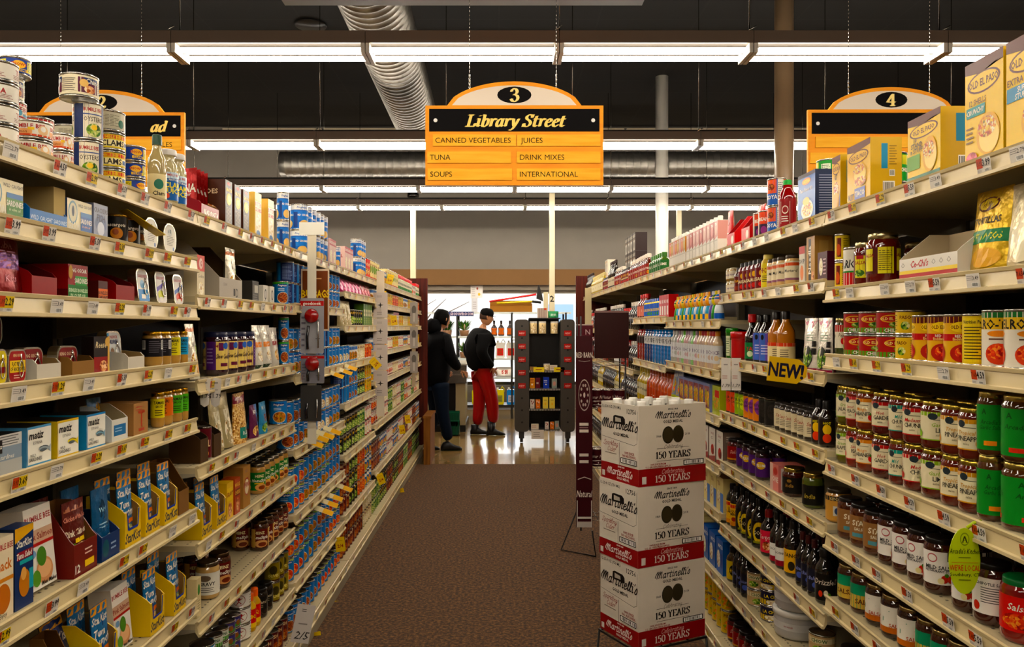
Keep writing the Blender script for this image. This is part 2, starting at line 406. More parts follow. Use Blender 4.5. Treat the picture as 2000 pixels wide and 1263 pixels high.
def tin(key, desc, w, h, t, base, art=(), r=.02, pull=True, body='#c9c4b8/m', kind='sardine_tin', cat='tin'):
    m = MB(); m.prism(rrect(w,h,r,4,0,h/2),'y',-t/2,t/2,body)
    m.prism(rrect(w*.99,h*.99,r,4,0,h/2),'y',-t/2-.002,-t/2,'#ddd8ca/m')
    l = MB(); l.add([(x,-t/2-.0024,z) for x,z in rrect(w*.9,h*.9,r*.85,4,0,h/2)], [tuple(range(20))], base)
    l.art(art, s_front(w*.88, 0, h*.88, -t/2-.0026, h*.06), w*.88, h*.88)
    parts = [('tin_body', m), ('label', l)]
    if pull:
        p = MB(); c = [(w*.18+.011*math.cos(a), -t/2-.0045, h*.42+.017*math.sin(a)) for a in [2*PI*i/12 for i in range(12)]]
        p.tube(c, .0018, '#d9d6d0/m', 5, True); p.tube([(w*.18,-t/2-.0045,h*.42+.015),(w*.18,-t/2-.003,h*.42+.03)], .0028, '#d9d6d0/m', 5)
        parts.append(('ring_pull', p))
    P[key] = Proto(kind, cat, desc, (w+.002, t+.010, h), parts)
# ================================================================ PRODUCTS
W_, K_, R_, Y_, B_, N_, GR_, CR_ = '#e9e4d8', '#17120f', '#a81f1c', '#e8c41c', '#1f5fa8', '#16264f', '#2f7a33', '#e6d9b4'
T = lambda s, u, v, h, k=K_, f='b', *a: ('t', s, u, v, h, k, f, *a)
def R(u0, v0, u1, v1, k): return ('r', u0, v0, u1, v1, k)
def E(a, b, c, d, k): return ('e', a, b, c, d, k)
# --- left near bay, top shelf: tinned fish
can('bee_salmon','red white pink salmon can',.040,.041,'#ece6da',[R(-1,.0,1,.14,'#c8562c'),R(-1,.14,.1,.5,'#e0a878'),T('BUMBLE BEE',-.1,.72,.3,'#a3271d'),T('Salmon',-.45,.3,.22,'#8c4a20','i'),E(.62,.45,.26,.36,'#e8c8a0'),E(.62,.55,.14,.2,'#f4f0e8'),R(-.1,.42,.2,.62,Y_)],kind='fish_can')
can('bee_white','white red tuna can with blue band',.040,.045,'#ece6da',[R(-1,.86,1,1,'#a8261e'),R(-1,0,1,.1,'#a8261e'),T('BUMBLE BEE',0,.62,.32,'#a3271d'),R(-1,.12,.5,.3,'#5c98b8'),R(-.9,.3,.2,.4,'#d8c49a'),E(.75,.35,.2,.22,'#7ab0c8'),R(-.35,.74,0,.92,Y_)],kind='fish_can')
can('chinook','large cream chicken can',.043,.058,'#e2d8bd',[R(-.1,.12,1,.9,'#5c1a38'),R(.2,.62,1,.9,'#1c3564'),T('Chin',.6,.74,.24,W_),E(.2,.6,.22,.2,'#e0b878'),E(.5,.3,.3,.2,'@meat'),('lines',-.95,.15,-.2,.85,7,'#7d756a')],kind='fish_can')
can('oyster','tall navy oysters can',.034,.092,'#1a2c5a',[R(-.3,0,1,1,'#e4dcc6'),T('BUMBLE BEE',.35,.84,.11,'#a3271d'),T('OYSTERS',.36,.55,.14,'#3a2f26','s'),R(-.3,.68,1,.71,'#2c4a86'),E(.4,.22,.5,.2,'@green'),E(.4,.3,.2,.08,'#e6c43a')],kind='fish_can')
can('clam_y','yellow clams can',.034,.046,'#e4cc4a',[R(-1,.68,1,.95,'#c84a24'),T('BUMBLE BEE',0,.81,.2,Y_),R(-1,.1,1,.6,'#efe3b4'),T('CLAMS',.15,.36,.42,'#2c2416'),R(-.95,.2,-.55,.5,'#3a5c8c')],kind='fish_can')
can('clam_b','blue yellow chopped clams can',.034,.044,'#22408e',[R(-1,.1,-.35,.92,'#dcd02a'),('lines',-.95,.2,-.45,.85,6,'#53501c'),E(.45,.6,.42,.28,'#e8b83a'),T("SNOW'S",.45,.62,.2,'#b02820'),R(.1,.08,1,.3,Y_),T('CLAMS',.55,.19,.18,'#22408e')],kind='fish_can')
can('grey_can','large grey label can',.042,.055,'#b9b4a0',[('lines',-.8,.15,.7,.85,8,'#6f6a5c'),E(.75,.35,.2,.25,'#3c6c58')],kind='fish_can')
can('white_stripe','white can with small red print',.038,.042,'#dcd6ca',[T('TUNA',-.2,.6,.35,'#9c2c28'),('lines',-.9,.1,.8,.4,3,'#8a4c48')],kind='fish_can')
bottle('clam_juice','clam juice bottle with blue label',.031,.175,'#b5aa86/g','#c9c4bc','#2462a4',[R(-1,.78,1,1,'#cfe0ea'),T('BUMBLE BEE',0,.9,.08,'#a3271d'),T('ALL NATURAL',0,.73,.07,W_),T('CLAM',.1,.54,.18,'#e8d83a'),T('JUICE',.1,.33,.18,'#e8d83a'),E(-.5,.15,.25,.1,'#d85a28')],z=(.12,.6),nr=.78,sh=.68,kind='juice_bottle',ch=.018,capr=1.1)
bottle('clam_sauce','slim clam sauce bottle with cream label',.026,.2,'#a89870/g','#2c4a38','#d8cca4',[E(0,.6,.5,.2,'#35705c'),T('Clam',0,.25,.16,K_)],z=(.05,.42),nr=.45,sh=.6,kind='juice_bottle')
pouch('red_salmon','glossy red salmon pouch',.09,.03,.155,'#9c1a1c/f',[R(-.9,.05,.9,.35,'#7c1216/f'),T('TUNA',0,.62,.16,W_,'b'),T('in water',0,.5,.07,W_,'i'),E(0,.25,.5,.12,'@tomato')],sealk='#c8504a/f')
tray('maroon_tray','maroon low display tray',.16,.1,.045,.07,'#8c2430',art=[T('READY',-.3,.5,.35,W_),T('PASTA',.5,.5,.35,W_)],notch=False)
box('gratin','black au gratin potato box',.07,.17,.165,'#1c1210',[E(0,.93,.45,.035,'#b8282c'),T('GRATIN',0,.8,.07,'#e8c83c'),E(0,.6,.75,.13,'#e8c24a'),E(.05,.62,.4,.07,'#f2dc84'),('lines',-.7,.08,.7,.42,12,'#9c8c78')],[R(-1,0,1,1,'#4a2a1c'),E(0,.3,.7,.2,'@meat'),T('POTATOES',0,.75,.1,'#e0c8a8')])
box('tan_box','tan scalloped potato box',.085,.17,.18,'#d9b468',[R(-1,.84,1,1,'#e8cc88'),R(-.85,.1,.85,.8,'#e8d8b0'),T('BUTTER',0,.74,.09,'#b0302c'),T('CRUMBS',0,.62,.09,'#b0302c'),E(0,.32,.7,.2,'@cream'),E(0,.1,.6,.07,'#3a6c9c')],[R(-.8,.3,.8,.9,'#e0b870')])
can('crumb_can','blue bread crumb canister',.045,.13,'#2a62a6',[R(-1,.8,1,1,'#d8d8d4'),T('Progresso',0,.9,.08,'#24488c','bi'),R(-.9,.35,.9,.75,'#2f74be'),T('BREAD CRUMBS',0,.58,.08,W_),E(.3,.2,.6,.17,'#d8b478'),R(-.95,.05,-.5,.7,'#1c3c78')],kind='crumb_canister')
box('pink_carton','pink cake carton',.09,.09,.15,'#d8b8b0',[R(-1,.75,1,1,'#b8505c'),T('CRACKER',0,.87,.1,W_),E(0,.35,.7,.24,'@cream'),R(-1,0,1,.1,'#a03444')],[T('MEAL',0,.6,.12,'#8a3038')],kind='food_carton')
can('yellow_tall','tall yellow canister',.042,.15,'#e2d3a0',[E(0,.55,.8,.22,'#6c8c3c'),T('CORN',0,.8,.1,'#7c3424'),R(-1,0,1,.12,'#b84028')],kind='crumb_canister')
can('red_tall','tall red nut canister',.042,.15,'#c8463a',[T('NUTS',0,.72,.14,'#f0e0b0'),E(0,.35,.7,.2,'@nuts')],kind='crumb_canister')
bottle('red_lid','spice bottle with red lid',.032,.15,'#8c9a3c/g','#c8202c','#e0d8c0',[R(-1,0,1,.3,GR_),T('HERBS',0,.6,.2,K_)],z=(.1,.7),nr=.9,sh=.72,kind='spice_bottle',ch=.035,capr=1.15)
# --- left near bay second and third shelf
def season(key, desc, k1, k2):
    box(key, desc, .115, .025, .078, '#e4dab8', [E(-.55,.62,.36,.34,'#6f93a4'),E(-.55,.62,.3,.28,'#d8d2b8'),E(-.55,.66,.1,.16,'#3c4a58'),T('WILD CAUGHT',.42,.86,.09,'#4a4438','s'),R(.05,.55,.98,.68,'#3f74a8'),R(.05,.12,.98,.55,k1),T('SARDINES',.5,.42,.14,W_),T('in olive oil',.5,.27,.08,k2,'i'),T('SEASON',-.5,.22,.24,W_),R(-.98,.04,0,.1,'#3a3d40')],[R(-1,0,1,1,'#2f4a74')],kind='sardine_box')
season('season_g','cream sardine box with green panel','#4f7d3e','#e0e8c0')
season('season_b','cream sardine box with blue panel','#2f5f9c','#e8c0b0')
pouch('brown_bag','green and silver sardine snack bag',.13,.05,.105,'#5c6c2c/f',[R(-1,.78,1,.93,'#b8a83c/f'),E(.1,.5,.62,.24,'#8c2a3a'),T('Sardinas',.1,.5,.2,'#e8dcd0','i'),E(-.6,.3,.3,.2,'#d8d4c0')],kind='snack_bag',cat='bag')
tray('blue_tray','low blue display tray',.14,.09,.032,.05,'#2a6ca8',art=[T('WILD CAUGHT SARDINES',0,.5,.28,'#cfe0ea','s')],notch=False)
box('tan_div','upright tan cardboard divider box',.05,.1,.1,'#b8a478/p',(),(),kind='cardboard_box')
box('greyblue','grey blue smoked trout carton',.075,.05,.085,'#8d93a8',[T('CRACKERS',0,.82,.13,'#4c4048'),E(0,.45,.8,.25,'#6c7494'),E(0,.3,.5,.2,'#c8ccd8'),T('FISH',0,.6,.2,'#3c3848','s')],kind='food_carton')
can('escargot','black escargots can with gold rim',.030,.078,'#15110f',[T('escargots',.1,.68,.13,'#e0d8c8'),E(.1,.35,.5,.22,'#b87a28'),E(0,.4,.25,.12,'#8c4a18'),('lines',-.6,.02,.6,.14,2,'#b8a890')],metal='#a8864a/m',kind='escargot_can')
tin('oval_tin','white oval smoked fish tin',.092,.098,.03,'#e2ddd0',[E(-.1,.72,.4,.13,'#c9c8c0'),R(-.35,.7,-.2,.8,'#5c6660'),R(-.1,.7,.1,.84,'#5c6660'),('lines',-.6,.25,.7,.6,6,'#8f8a7e'),R(.4,.1,.62,.22,'#7c8cb0')],r=.042,pull=False)
pouch('maroon_pouch','maroon candy like foil pouch',.12,.045,.125,'#7c1020/f',[R(-.8,.4,.8,.66,'#6c3a78/f'),T('Bumble',-.1,.8,.13,'#e0b0b0','i'),('lines',-.7,.5,.7,.72,4,'#d8a8c8'),T('Kiss',0,.25,.12,'#e0a0a8','i')],kind='snack_bag',cat='bag')
tray('red_tray','dark red cut corner tray',.1,.1,.045,.075,'#8c1622','#5c1018/p',notch=False)
box('red_back','dark red carton lying in tray',.11,.05,.075,'#6c141c',(),(),kind='food_carton')
box('king','red sardine box with green panel',.085,.09,.08,'#8c1a22',[T('KING OSCAR',0,.84,.11,W_),R(-1,0,1,.42,'#1f7030'),R(-.3,.42,.9,.68,'#2f8c3c'),T('SARDINES',.3,.55,.14,W_),T('SKINLESS BONELESS',0,.27,.1,'#cfe4c0'),T('IN OLIVE OIL',0,.12,.1,'#cfe4c0'),E(-.78,.78,.2,.2,'#b88a3a')],[R(-1,0,1,.3,'#5c141a')],kind='sardine_box')
box('orange_small','small orange label carton',.045,.07,.05,'#4a1a14',[R(-1,0,1,.62,'#d8782c'),T('BONELESS',0,.42,.16,K_),T('SARDINES',0,.2,.16,K_)],kind='food_carton')
def ptin(key, desc, base, items, w=.072, h=.095): tin(key, desc, w, h, .022, base, items)
ptin('tin_blue','sardine tin with blue white label','#e8e4dc',[R(-1,.0,1,.38,'#3f86c0'),T('SARDINES',0,.82,.1,'#b0302c'),E(-.2,.55,.4,.14,'#7ca8c8'),R(-.5,.08,.3,.22,W_)])
ptin('tin_green','sardine tin with lemon label','#ded8d4',[T('SARDINES',0,.84,.1,'#b0302c'),('p',[(-1,.35),(1,.62),(1,.75),(-1,.5)],'#6a5ca8'),E(-.2,.25,.6,.16,'#c8c83a'),R(-.5,.05,.1,.18,W_)])
ptin('tin_red','sardine tin with tomato label','#ded8d4',[T('SARDINES',0,.84,.1,'#b0302c'),('p',[(-1,.3),(1,.6),(1,.72),(-1,.45)],'#4a64a8'),E(0,.22,.7,.17,'#c84a24'),R(-.4,.05,.3,.16,W_)])
ptin('anchovy_y','anchovy tin with yellow label','#d8c42a',[T('ANCHOVY',0,.7,.14,'#8c2018'),R(-.9,.3,.9,.5,'#8c2018')],w=.085,h=.07)
ptin('anchovy_r','red anchovy tin with yellow panel','#9c1c20',[T('KING OSCAR',0,.87,.09,'#e8d0a0'),R(-.95,.3,.95,.7,'#e4c428'),T('FLAT FILLETS',0,.58,.13,K_),T('OF ANCHOVIES',0,.41,.13,K_),('lines',-.5,.08,.5,.24,2,'#e0b8a8')],w=.1,h=.068)
ptin('anchovy_d','dark red anchovy tin with ring pull','#7c161c',[T('KING OSCAR',-.1,.78,.12,'#e0c8a8'),R(-.6,.3,.2,.5,GR_),T('ANCHOVIES',-.2,.4,.12,W_)],w=.085,h=.07)
tray('white_tray','white low cut carton tray',.09,.09,.035,.05,'#c9c2b4','#8c7350/p',notch=False)
tray('kraft_tray','brown cardboard low tray',.12,.1,.035,.05,'#8a6840/p','#5c4428/p',notch=False)
box('reese','black and red oyster box',.075,.03,.09,'#1c120f',[R(-1,0,1,.45,'#8c1c18'),T('Reese',-.1,.78,.17,'#e8d8b0','i'),E(.7,.85,.28,.12,'#d8b068'),R(.75,0,1,1,'#d8b068'),E(.2,.2,.5,.15,'@meat')],kind='food_carton')
ptin('tin_royal','sardine tin with blue bowl label','#e0e2e0',[R(-1,.0,1,.3,'#2a78b8'),T('BRUNSWICK',-.2,.88,.09,'#b0302c'),T('SARDINES',-.2,.74,.13,'#22386c'),E(-.35,.45,.4,.14,'#c8c8c0'),E(-.35,.45,.28,.1,'#7c5c3c'),R(-1,.3,-.75,1,'#4c98cc')],w=.08,h=.1)
jar('black_jar','gold lidded jar with black label',.03,.1,'#b08c54/g','#b8934a/m','#15131a',[('lines',-.7,.2,.5,.9,6,'#6c6870'),('bar',.5,.4,.95,.9)],z=(.28,.8))
def gj(key, desc, k): jar(key, desc, .027, .1, '#b08a50/g', '#b8934a/m', k, [T('TAMARI',0,.8,.16,K_),T('SAUCE',0,.6,.12,K_),('lines',-.6,.1,.6,.45,3,K_)], z=(.28,.82))
gj('gold_y','gold lidded jar with yellow label','#d8cc28'); gj('gold_b','gold lidded jar with blue label','#3a94c4'); gj('gold_o','gold lidded jar with orange label','#d0743a'); gj('gold_g','gold lidded jar with green label','#5ca83a')
box('grey_box','grey fish box with black badge',.12,.11,.078,'#8b98a4',[R(-1,.7,1,1,'#c9c8c4'),('lines',-.9,.72,.9,.98,4,'#5c5c58'),R(-.45,.55,-.05,.88,K_),T('matz',-.25,.72,.1,W_),R(-1,.0,1,.35,'#b0b0ac'),T('sardines',.2,.45,.12,W_,'i')],topk='#1c1a18',kind='sardine_box')
def matiz(key, desc, edge, fish):
    box(key, desc, .088, .11, .082, '#e9e6da', [R(-1,.94,1,1,edge),R(-1,0,1,.05,edge),R(-1,0,-.93,1,edge),T('matiz',-.25,.78,.2,'#1a1714','mbi'),T('ESPANA',-.15,.58,.08,'#8a8680','s'),E(.35,.4,.42,.07,fish),('p',[(.68,.36),(.92,.48),(.9,.26)],fish),E(.3,.36,.3,.04,'#5b6468'),T('WILD',-.55,.27,.07,K_,'s'),T('SARDINES',-.35,.17,.09,K_,'s'),('l',[(-.02,.44),(.3,.47),(.7,.42)],.012,K_)],[R(-1,0,1,1,edge),R(-.4,.2,.3,.5,'#e0dcd0')],topk='#1f1d1b',kind='sardine_box')
matiz('matiz_g','white sardine box with pale blue edge','#5c94b8','#9aa4a8'); matiz('matiz_y','white sardine box with yellow edge','#d8b820','#d8c850'); matiz('matiz_b','white sardine box with bright blue edge','#2a84b8','#7fa4b4')
tray('white_tag_tray','white tray with blue oval tag',.085,.08,.055,.09,'#d9d6cc','#a89878/p',art=[R(-.75,.25,.75,.75,'#2a6c9c'),('lines',-.6,.4,.6,.65,2,'#a8c8dc')],notch=False)
pouch('blue_small','small dark blue foil pouch',.07,.03,.1,'#1c4c6c/f',[E(.3,.75,.35,.14,'#d8a82c'),E(-.3,.5,.4,.25,'#8c8c4c/f')])
box('kraft_box','brown cardboard carton with red stamp',.085,.1,.085,'#a37c54/p',[T('T',.1,.5,.5,'#a84830'),R(-.3,.1,.5,.2,'#a84830'),('lines',-.7,.75,.5,.92,2,'#a84830')],kind='cardboard_box')
# --- left lower near bay: pouches in trays
def starkist(key, desc, food, main='#16130f', word='Creations', top='#d89a34'):
    pouch(key, desc, .078, .022, .165, '#3b82b8/f', [R(-1,.88,1,1,top),T('StarKist',-.05,.79,.11,W_,'bi'),('p',[(-1,.62),(.2,.74),(1,.66),(1,.3),(-1,.24)],main),T('Tuna',-.2,.6,.11,W_,'bi'),T(word,.05,.47,.13,W_,'bi'),R(-.5,.29,.8,.36,'#d87a2c'),E(0,.15,.8,.13,food)], kind='tuna_pouch')
starkist('star_a','black tuna pouch with green salad','@green'); starkist('star_b','black tuna pouch with salad bowl','@salad')
starkist('star_c','blue tuna pouch with red word','@salad','#1f3c7c','Lunch')
starkist('star_k','black chicken pouch','@meat','#16130f','Chicken','#d8a050')
YT = [T('StarKist',0,.26,.28,'#141c3c','bi')]
tray('star_tray','yellow notched tray with blue rim',.090,.1,.09,.135,'#d9b81c','#8a6a44/p',art=YT,rim='#1f3a8c')
tray('brown_tray','tall brown cardboard tray',.075,.1,.07,.16,'#7a5a38/p','#54391f/p',notch=False)
pouch('star_navy','dark blue metallic tuna pouch',.09,.03,.14,'#14285c/f',[R(-1,.86,1,1,'#c8923a'),T('StarKist',0,.68,.15,W_,'bi'),E(0,.3,.7,.2,'#3a94a8'),R(-.8,.08,.8,.16,Y_)],kind='tuna_pouch')
pouch('pink_salmon','maroon pink salmon pouch',.095,.035,.16,'#6c2a24/f',[R(-.9,.86,.9,.93,'#a86a4c'),T('Pink Salmon',0,.55,.09,'#ecd8c0','bi'),T('Chicken of the Sea',0,.76,.07,'#e8a08c','i'),R(-.3,.4,.6,.46,Y_),E(.1,.24,.75,.15,'@meat'),E(-.4,.3,.2,.1,'#6c8c3c')],kind='tuna_pouch')
tray('salmon_tray','maroon pouch tray with yellow print',.105,.1,.075,.16,'#6c241f','#6b4a2c/p',art=[T('12',-.7,.25,.25,W_),('lines',-.1,.55,.8,.8,2,'#e8c8b8'),R(-.1,.2,.7,.4,Y_)],notch=False)
pouch('blue_planet','blue wild tuna pouch with oval badge',.085,.03,.165,'#2a6490/f',[E(0,.68,.35,.15,'#16344c'),T('Wild',0,.68,.07,'#a8d0e0','b'),R(-.9,.36,.9,.44,'#1f4c70'),('lines',-.5,.4,.7,.5,2,'#9cc0d4'),R(-1,.02,1,.28,'#c9c4bc'),E(.1,.17,.6,.08,'#6c4a3c')],kind='tuna_pouch')
tray('blue_navy_tray','navy low tray with round badge',.09,.1,.06,.11,'#1c3560','#24345c/p',art=[E(-.55,.5,.35,.36,'#14505c'),('lines',0,.3,.8,.7,2,'#8fa4c0')],notch=False)
box('meal_maker','white salmon meal kit carton with fillet',.1,.06,.175,'#e4dfd4',[R(-1,.72,1,.93,'#e8e0d4'),T('BUMBLE BEE',0,.86,.07,'#9c2c24'),R(-1,.56,1,.72,'#c8a890'),T('Pink Salmon',0,.64,.08,'#8c4030'),R(-1,.52,1,.56,'#a83028'),E(.15,.2,.62,.16,'#c8946c'),E(.15,.22,.5,.11,'#dcb088'),E(0,.38,.35,.12,'#4f7c34'),E(-.5,.14,.3,.1,'#5c8c3c'),E(-.62,.44,.22,.05,'#7c9cb8'),T('Meal Maker',.4,.06,.05,K_,'bi')],[R(-1,0,1,1,'#d8d0c4')],kind='meal_box')
tray('meal_tray','white cut front meal tray with red rim',.11,.1,.06,.18,'#dcd6ca','#7c6042/p',art=[T('Meal Maker',.2,.6,.3,K_,'bi'),R(-1,0,1,.1,'#a02c28')],notch=False)
box('tuna_salad','navy tuna salad cracker kit box',.085,.05,.165,'#16305c',[('p',[(-1,1),(1,1),(1,.92),(-1,.82)],'#d8a838'),T('StarKist',0,.8,.09,W_,'bi'),R(-.8,.6,.9,.7,'#8c2430'),T('Tuna Salad',0,.65,.07,W_,'bi'),R(-.5,.54,.9,.59,'#3aa0a0'),E(0,.3,.6,.17,'#b87a3c'),E(-.1,.42,.3,.08,'#d8a868'),R(.5,.2,.95,.45,'#2a9aa8')],[R(-1,0,1,1,'#12233f')],kind='meal_box')
box('snack_gold','white gold snack kit box',.08,.06,.16,'#e2d4b8',[T('BUMBLE BEE',0,.88,.07,'#a02c28'),T('snack',0,.66,.13,'#c87a2c','b'),R(-1,.45,1,.5,'#c8862c'),E(0,.25,.7,.18,'#b87030'),T('Enjoy',0,.05,.06,K_,'i')],kind='meal_box')
can('blue_can','light blue tuna can',.042,.045,'#2f86b8',[T('TUNA',0,.5,.5,'#14406c'),R(-.9,.1,-.3,.9,W_),('bar',-.85,.15,-.35,.85)],kind='fish_can')
# --- second left bay
box('carton_deli','cream crackers carton with red circle',.075,.05,.15,'#d8ccb0',[R(-1,.62,1,1,'#c05048'),E(0,.8,.5,.13,'#e0c0b4'),T('G',0,.8,.12,'#a02c30'),T('Cookies',0,.5,.08,'#6c5c48','i'),E(0,.2,.7,.16,'@cream')],kind='food_carton')
box('sunny','tall yellow pasta carton',.045,.04,.15,'#d8b464',[E(0,.4,.6,.3,'@cream'),E(0,.7,.4,.1,'#e8dca8')],kind='food_carton')
tray('greige_tray','tall grey scalloped shipping tray',.24,.2,.075,.2,'#a8a094','#5c4a34/p',art=[T('15.000',-.5,.7,.14,'#6c665c','s'),E(.5,.35,.1,.22,'#2c2a26'),E(.5,.35,.07,.15,'#a8a094'),R(.2,.2,.35,.55,'#2c2a26')],notch=False)
pouch('noodle_bag','white noodle bag with orange top',.1,.05,.19,'#c9c4b4/f',[R(-1,.86,1,.95,'#d88038'),E(-.1,.28,.7,.2,'@salad'),E(.5,.5,.3,.12,'@green'),R(-.2,.6,.8,.8,'#b8b4a8/f')],kind='snack_bag',cat='bag')
pouch('lime_bag','lime green tea bag pouch',.07,.04,.16,'#8aa834/f',[E(0,.6,.5,.22,'#2c3a1c'),E(0,.6,.35,.14,'#c8d47c'),R(-.8,.1,.8,.35,'#4c8c2c/f')],kind='snack_bag',cat='bag')
box('hash_box','white and black badge carton',.06,.06,.075,'#cfcabf',[R(-1,0,1,1,'#cfcabf'),E(0,.5,.5,.3,'#2c2a28'),E(0,.5,.36,.2,'#b8b4ac'),('lines',-.8,.05,.8,.2,2,'#8c8880')],kind='food_carton')
box('black_carton','dark grey printed carton',.08,.07,.085,'#34322e',[R(-.3,.45,.8,.8,'#b8b4a8'),('lines',-.8,.1,.8,.4,3,'#8c8880'),E(-.6,.6,.3,.25,'#5c5a54')],kind='food_carton')
jar('slow_jar','purple sauce jar with yellow label',.043,.155,'#2a0f1c/g','#181c38','#4a2464',[R(-.2,0,1,1,'#d8c07a'),T('MISO',.1,.84,.1,'#7c3018'),R(.0,.68,.4,.96,'#5c1f4c'),E(.62,.85,.28,.12,'#3c62a8'),T('Slow Cook',.4,.48,.17,'#3c2a1c','bi'),R(.15,.12,.85,.24,'#5c1f34'),('lines',-.9,.2,-.3,.8,5,'#8c74a0')],z=(.14,.78),sh=.85,lh=.03,neck=.86,angs=(-75,45,165))
pouch('chips_bag','white snack bag with orange band',.12,.06,.18,'#d8d4c8/f',[R(-.8,.5,.8,.62,'#d88a3c'),T('chips',.1,.76,.12,'#8c7c68'),E(0,.3,.5,.13,'@cream'),R(-1,.02,1,.1,'#2c3a2c')],kind='snack_bag',cat='bag')
pouch('ups_bag','white crisp bag with red word',.11,.06,.17,'#cfcac0/f',[T('ups',.2,.78,.14,'#4c3c34'),R(-.7,.55,.8,.65,'#8c2c28'),E(0,.3,.5,.15,'@nuts')],kind='snack_bag',cat='bag')
pouch('nut_bag','clear nut bag with teal label',.13,.07,.19,'@nuts',[R(-1,.8,1,.98,'#7c2434'),T('MIXED',0,.88,.08,'#e0c8b8'),R(-.6,.1,.7,.32,'#14786c'),T('nuts',0,.22,.1,W_,'i')],kind='snack_bag',cat='bag')
pouch('nut_bag2','purple blue nut pouch',.085,.05,.13,'#6c2c54/f',[R(.1,.3,1,1,'#3c7cb8/f'),T('MIX',0,.78,.12,W_),E(0,.2,.8,.17,'@nuts')],kind='snack_bag',cat='bag')
pouch('nut_bag3','light blue nut pouch',.085,.05,.13,'#4a94c0/f',[R(-.3,.4,1,.62,'#8c5038'),T('NUTS',0,.82,.1,W_),E(0,.18,.8,.16,'@green')],kind='snack_bag',cat='bag')
pouch('clear_bag','clear cellophane bag of pale grains',.12,.06,.2,'#b0a480/f',[E(0,.3,.7,.25,'@cream'),R(-.5,.5,.5,.7,'#d8d0b8')],kind='snack_bag',cat='bag')
pouch('foil_bag','small silver topped coffee bag',.07,.05,.12,'#8a8078/f',[E(0,.8,.7,.15,'@meat'),R(-.8,.1,.8,.6,'#3a2c20')],kind='snack_bag',cat='bag')
tray('mocha_tray','dark brown narrow tray',.08,.12,.085,.13,'#4a3622/p','#2c2014/p',notch=False)
can('red_can','dark red soup can with round badge',.042,.11,'#5c1420',[E(-.2,.7,.4,.18,'#3c6ca0'),T('CHILI',.3,.5,.22,'#e0c8a0'),E(.4,.15,.3,.1,'#d8a060')],kind='soup_can')
def prog(key, desc, food, top=None, base='#2270ac', h=.112, dark=False):
    a = [T('PROGRESSO',.0,.86,.09,'#e8e4da','b'),R(-.6,.79,.7,.93,'#24508c') if 0 else R(-.5,.78,.6,.795,'#e0c050')]
    a = [R(-.55,.79,.65,.93,'#1c3f86'),T('Progresso',.05,.86,.085,W_,'bi'),('lines',-.5,.6,.6,.74,2,'#d4e6f0'),E(.15,.3,.76,.26,'#d8d2c0'),E(.15,.3,.7,.235,food)]
    if top: a = [R(-1,.9,1,1,top)] + a
    can(key, desc, .041, h, base, a, kind='soup_can')
prog('soup_a','light blue soup can with bean bowl','@bean'); prog('soup_b','light blue soup can with stew bowl','@stew')
prog('soup_c','blue soup can with noodle bowl','@cream'); prog('soup_d','blue soup can with green top band','@stew','#8cb02c'); prog('soup_e','blue soup can with lime top','@tomato','#b8c02c')
prog('soup_f','blue soup can with green band and beans','@bean','#4a9a34')
can('soup_n','navy nutrition panel soup can',.041,.112,'#1c2c5c',[('lines',-.8,.1,.4,.9,12,'#8c9cc0'),R(.5,0,1,1,'#2c76ae')],kind='soup_can')
can('canola','canister with lime green lid band',.045,.13,'#24427a',[R(-1,.72,1,1,'#7ab02c'),T('WHOLE',0,.86,.12,'#1c3c1c'),R(-.4,0,1,.7,'#3a84bc'),E(.3,.25,.5,.2,'@bean')],kind='soup_can')
jar('gravy_g','gravy jar with green label',.04,.125,'#a8824c/g','#8f8a7c/m','#1f6b2c',[T('HEINZ',0,.8,.15,'#e8dcb0'),T('HomeStyle',0,.55,.17,W_,'bi'),R(-.6,.36,.6,.42,'#d8b040'),E(.2,.17,.75,.2,'#d8a468'),E(.3,.15,.45,.12,'#7c3c1c')],z=(.14,.72))
jar('gravy_r','gravy jar with brown red label',.04,.125,'#3c190c/g','#5c4a38/m','#5c1a14',[T('HEINZ',0,.8,.15,'#e8dcb0'),T('HomeStyle',0,.55,.17,W_,'bi'),E(.2,.2,.75,.2,'#c89868'),E(.3,.17,.45,.12,'#6c2c14'),R(-1,0,-.45,1,'#c09a5c')],z=(.14,.74))
jar('gravy_w','gravy jar with white label',.04,.125,'#b89868/g','#7c7468/m','#d8d4c8',[E(-.2,.75,.5,.14,'#6c5c4c'),T('GRAVY',0,.5,.16,'#2c2824'),('lines',-.7,.1,.7,.36,3,'#6c6860')],z=(.14,.74))
box('cream_box','small cream box with green circle',.06,.05,.125,'#d4c49c',[E(0,.7,.5,.14,'#3c7c34'),('lines',-.6,.2,.6,.45,4,'#8c7c5c')],kind='food_carton')
box('stuffing_y','yellow stuffing mix box',.07,.05,.13,'#d8b028',[R(-.8,.5,.8,.85,'#e0c040'),T('GRAVY',0,.68,.12,'#8c3018'),E(0,.25,.6,.2,'@meat')],kind='food_carton')
box('stuffing_o','orange red roast seasoning box',.06,.05,.13,'#a84a1c',[T('MAPLE',0,.82,.1,'#e8c068'),R(-.8,.5,.8,.7,'#6c1c10'),T('CHEESE',0,.6,.1,'#e8c068'),E(0,.25,.6,.2,'@meat')],kind='food_carton')
box('china','brown box with red oval emblem',.085,.075,.155,'#a07848/p',[E(0,.5,.62,.22,'#a02c24'),E(0,.5,.54,.185,'#e0d0b0'),T('CHINA',0,.55,.11,'#a02c24'),('lines',-.6,.85,.6,.93,2,'#6c3c28')],[('lines',-.6,.3,.6,.8,8,'#6c4c2c')],kind='food_carton')
can('green_dip','white green cat food style can',.036,.045,'#d4d4c4',[R(-1,0,1,.4,'#4c8c34'),T('TUNA',0,.7,.3,'#2c4c2c'),('lines',-.8,.1,.5,.3,2,W_)],kind='fish_can')
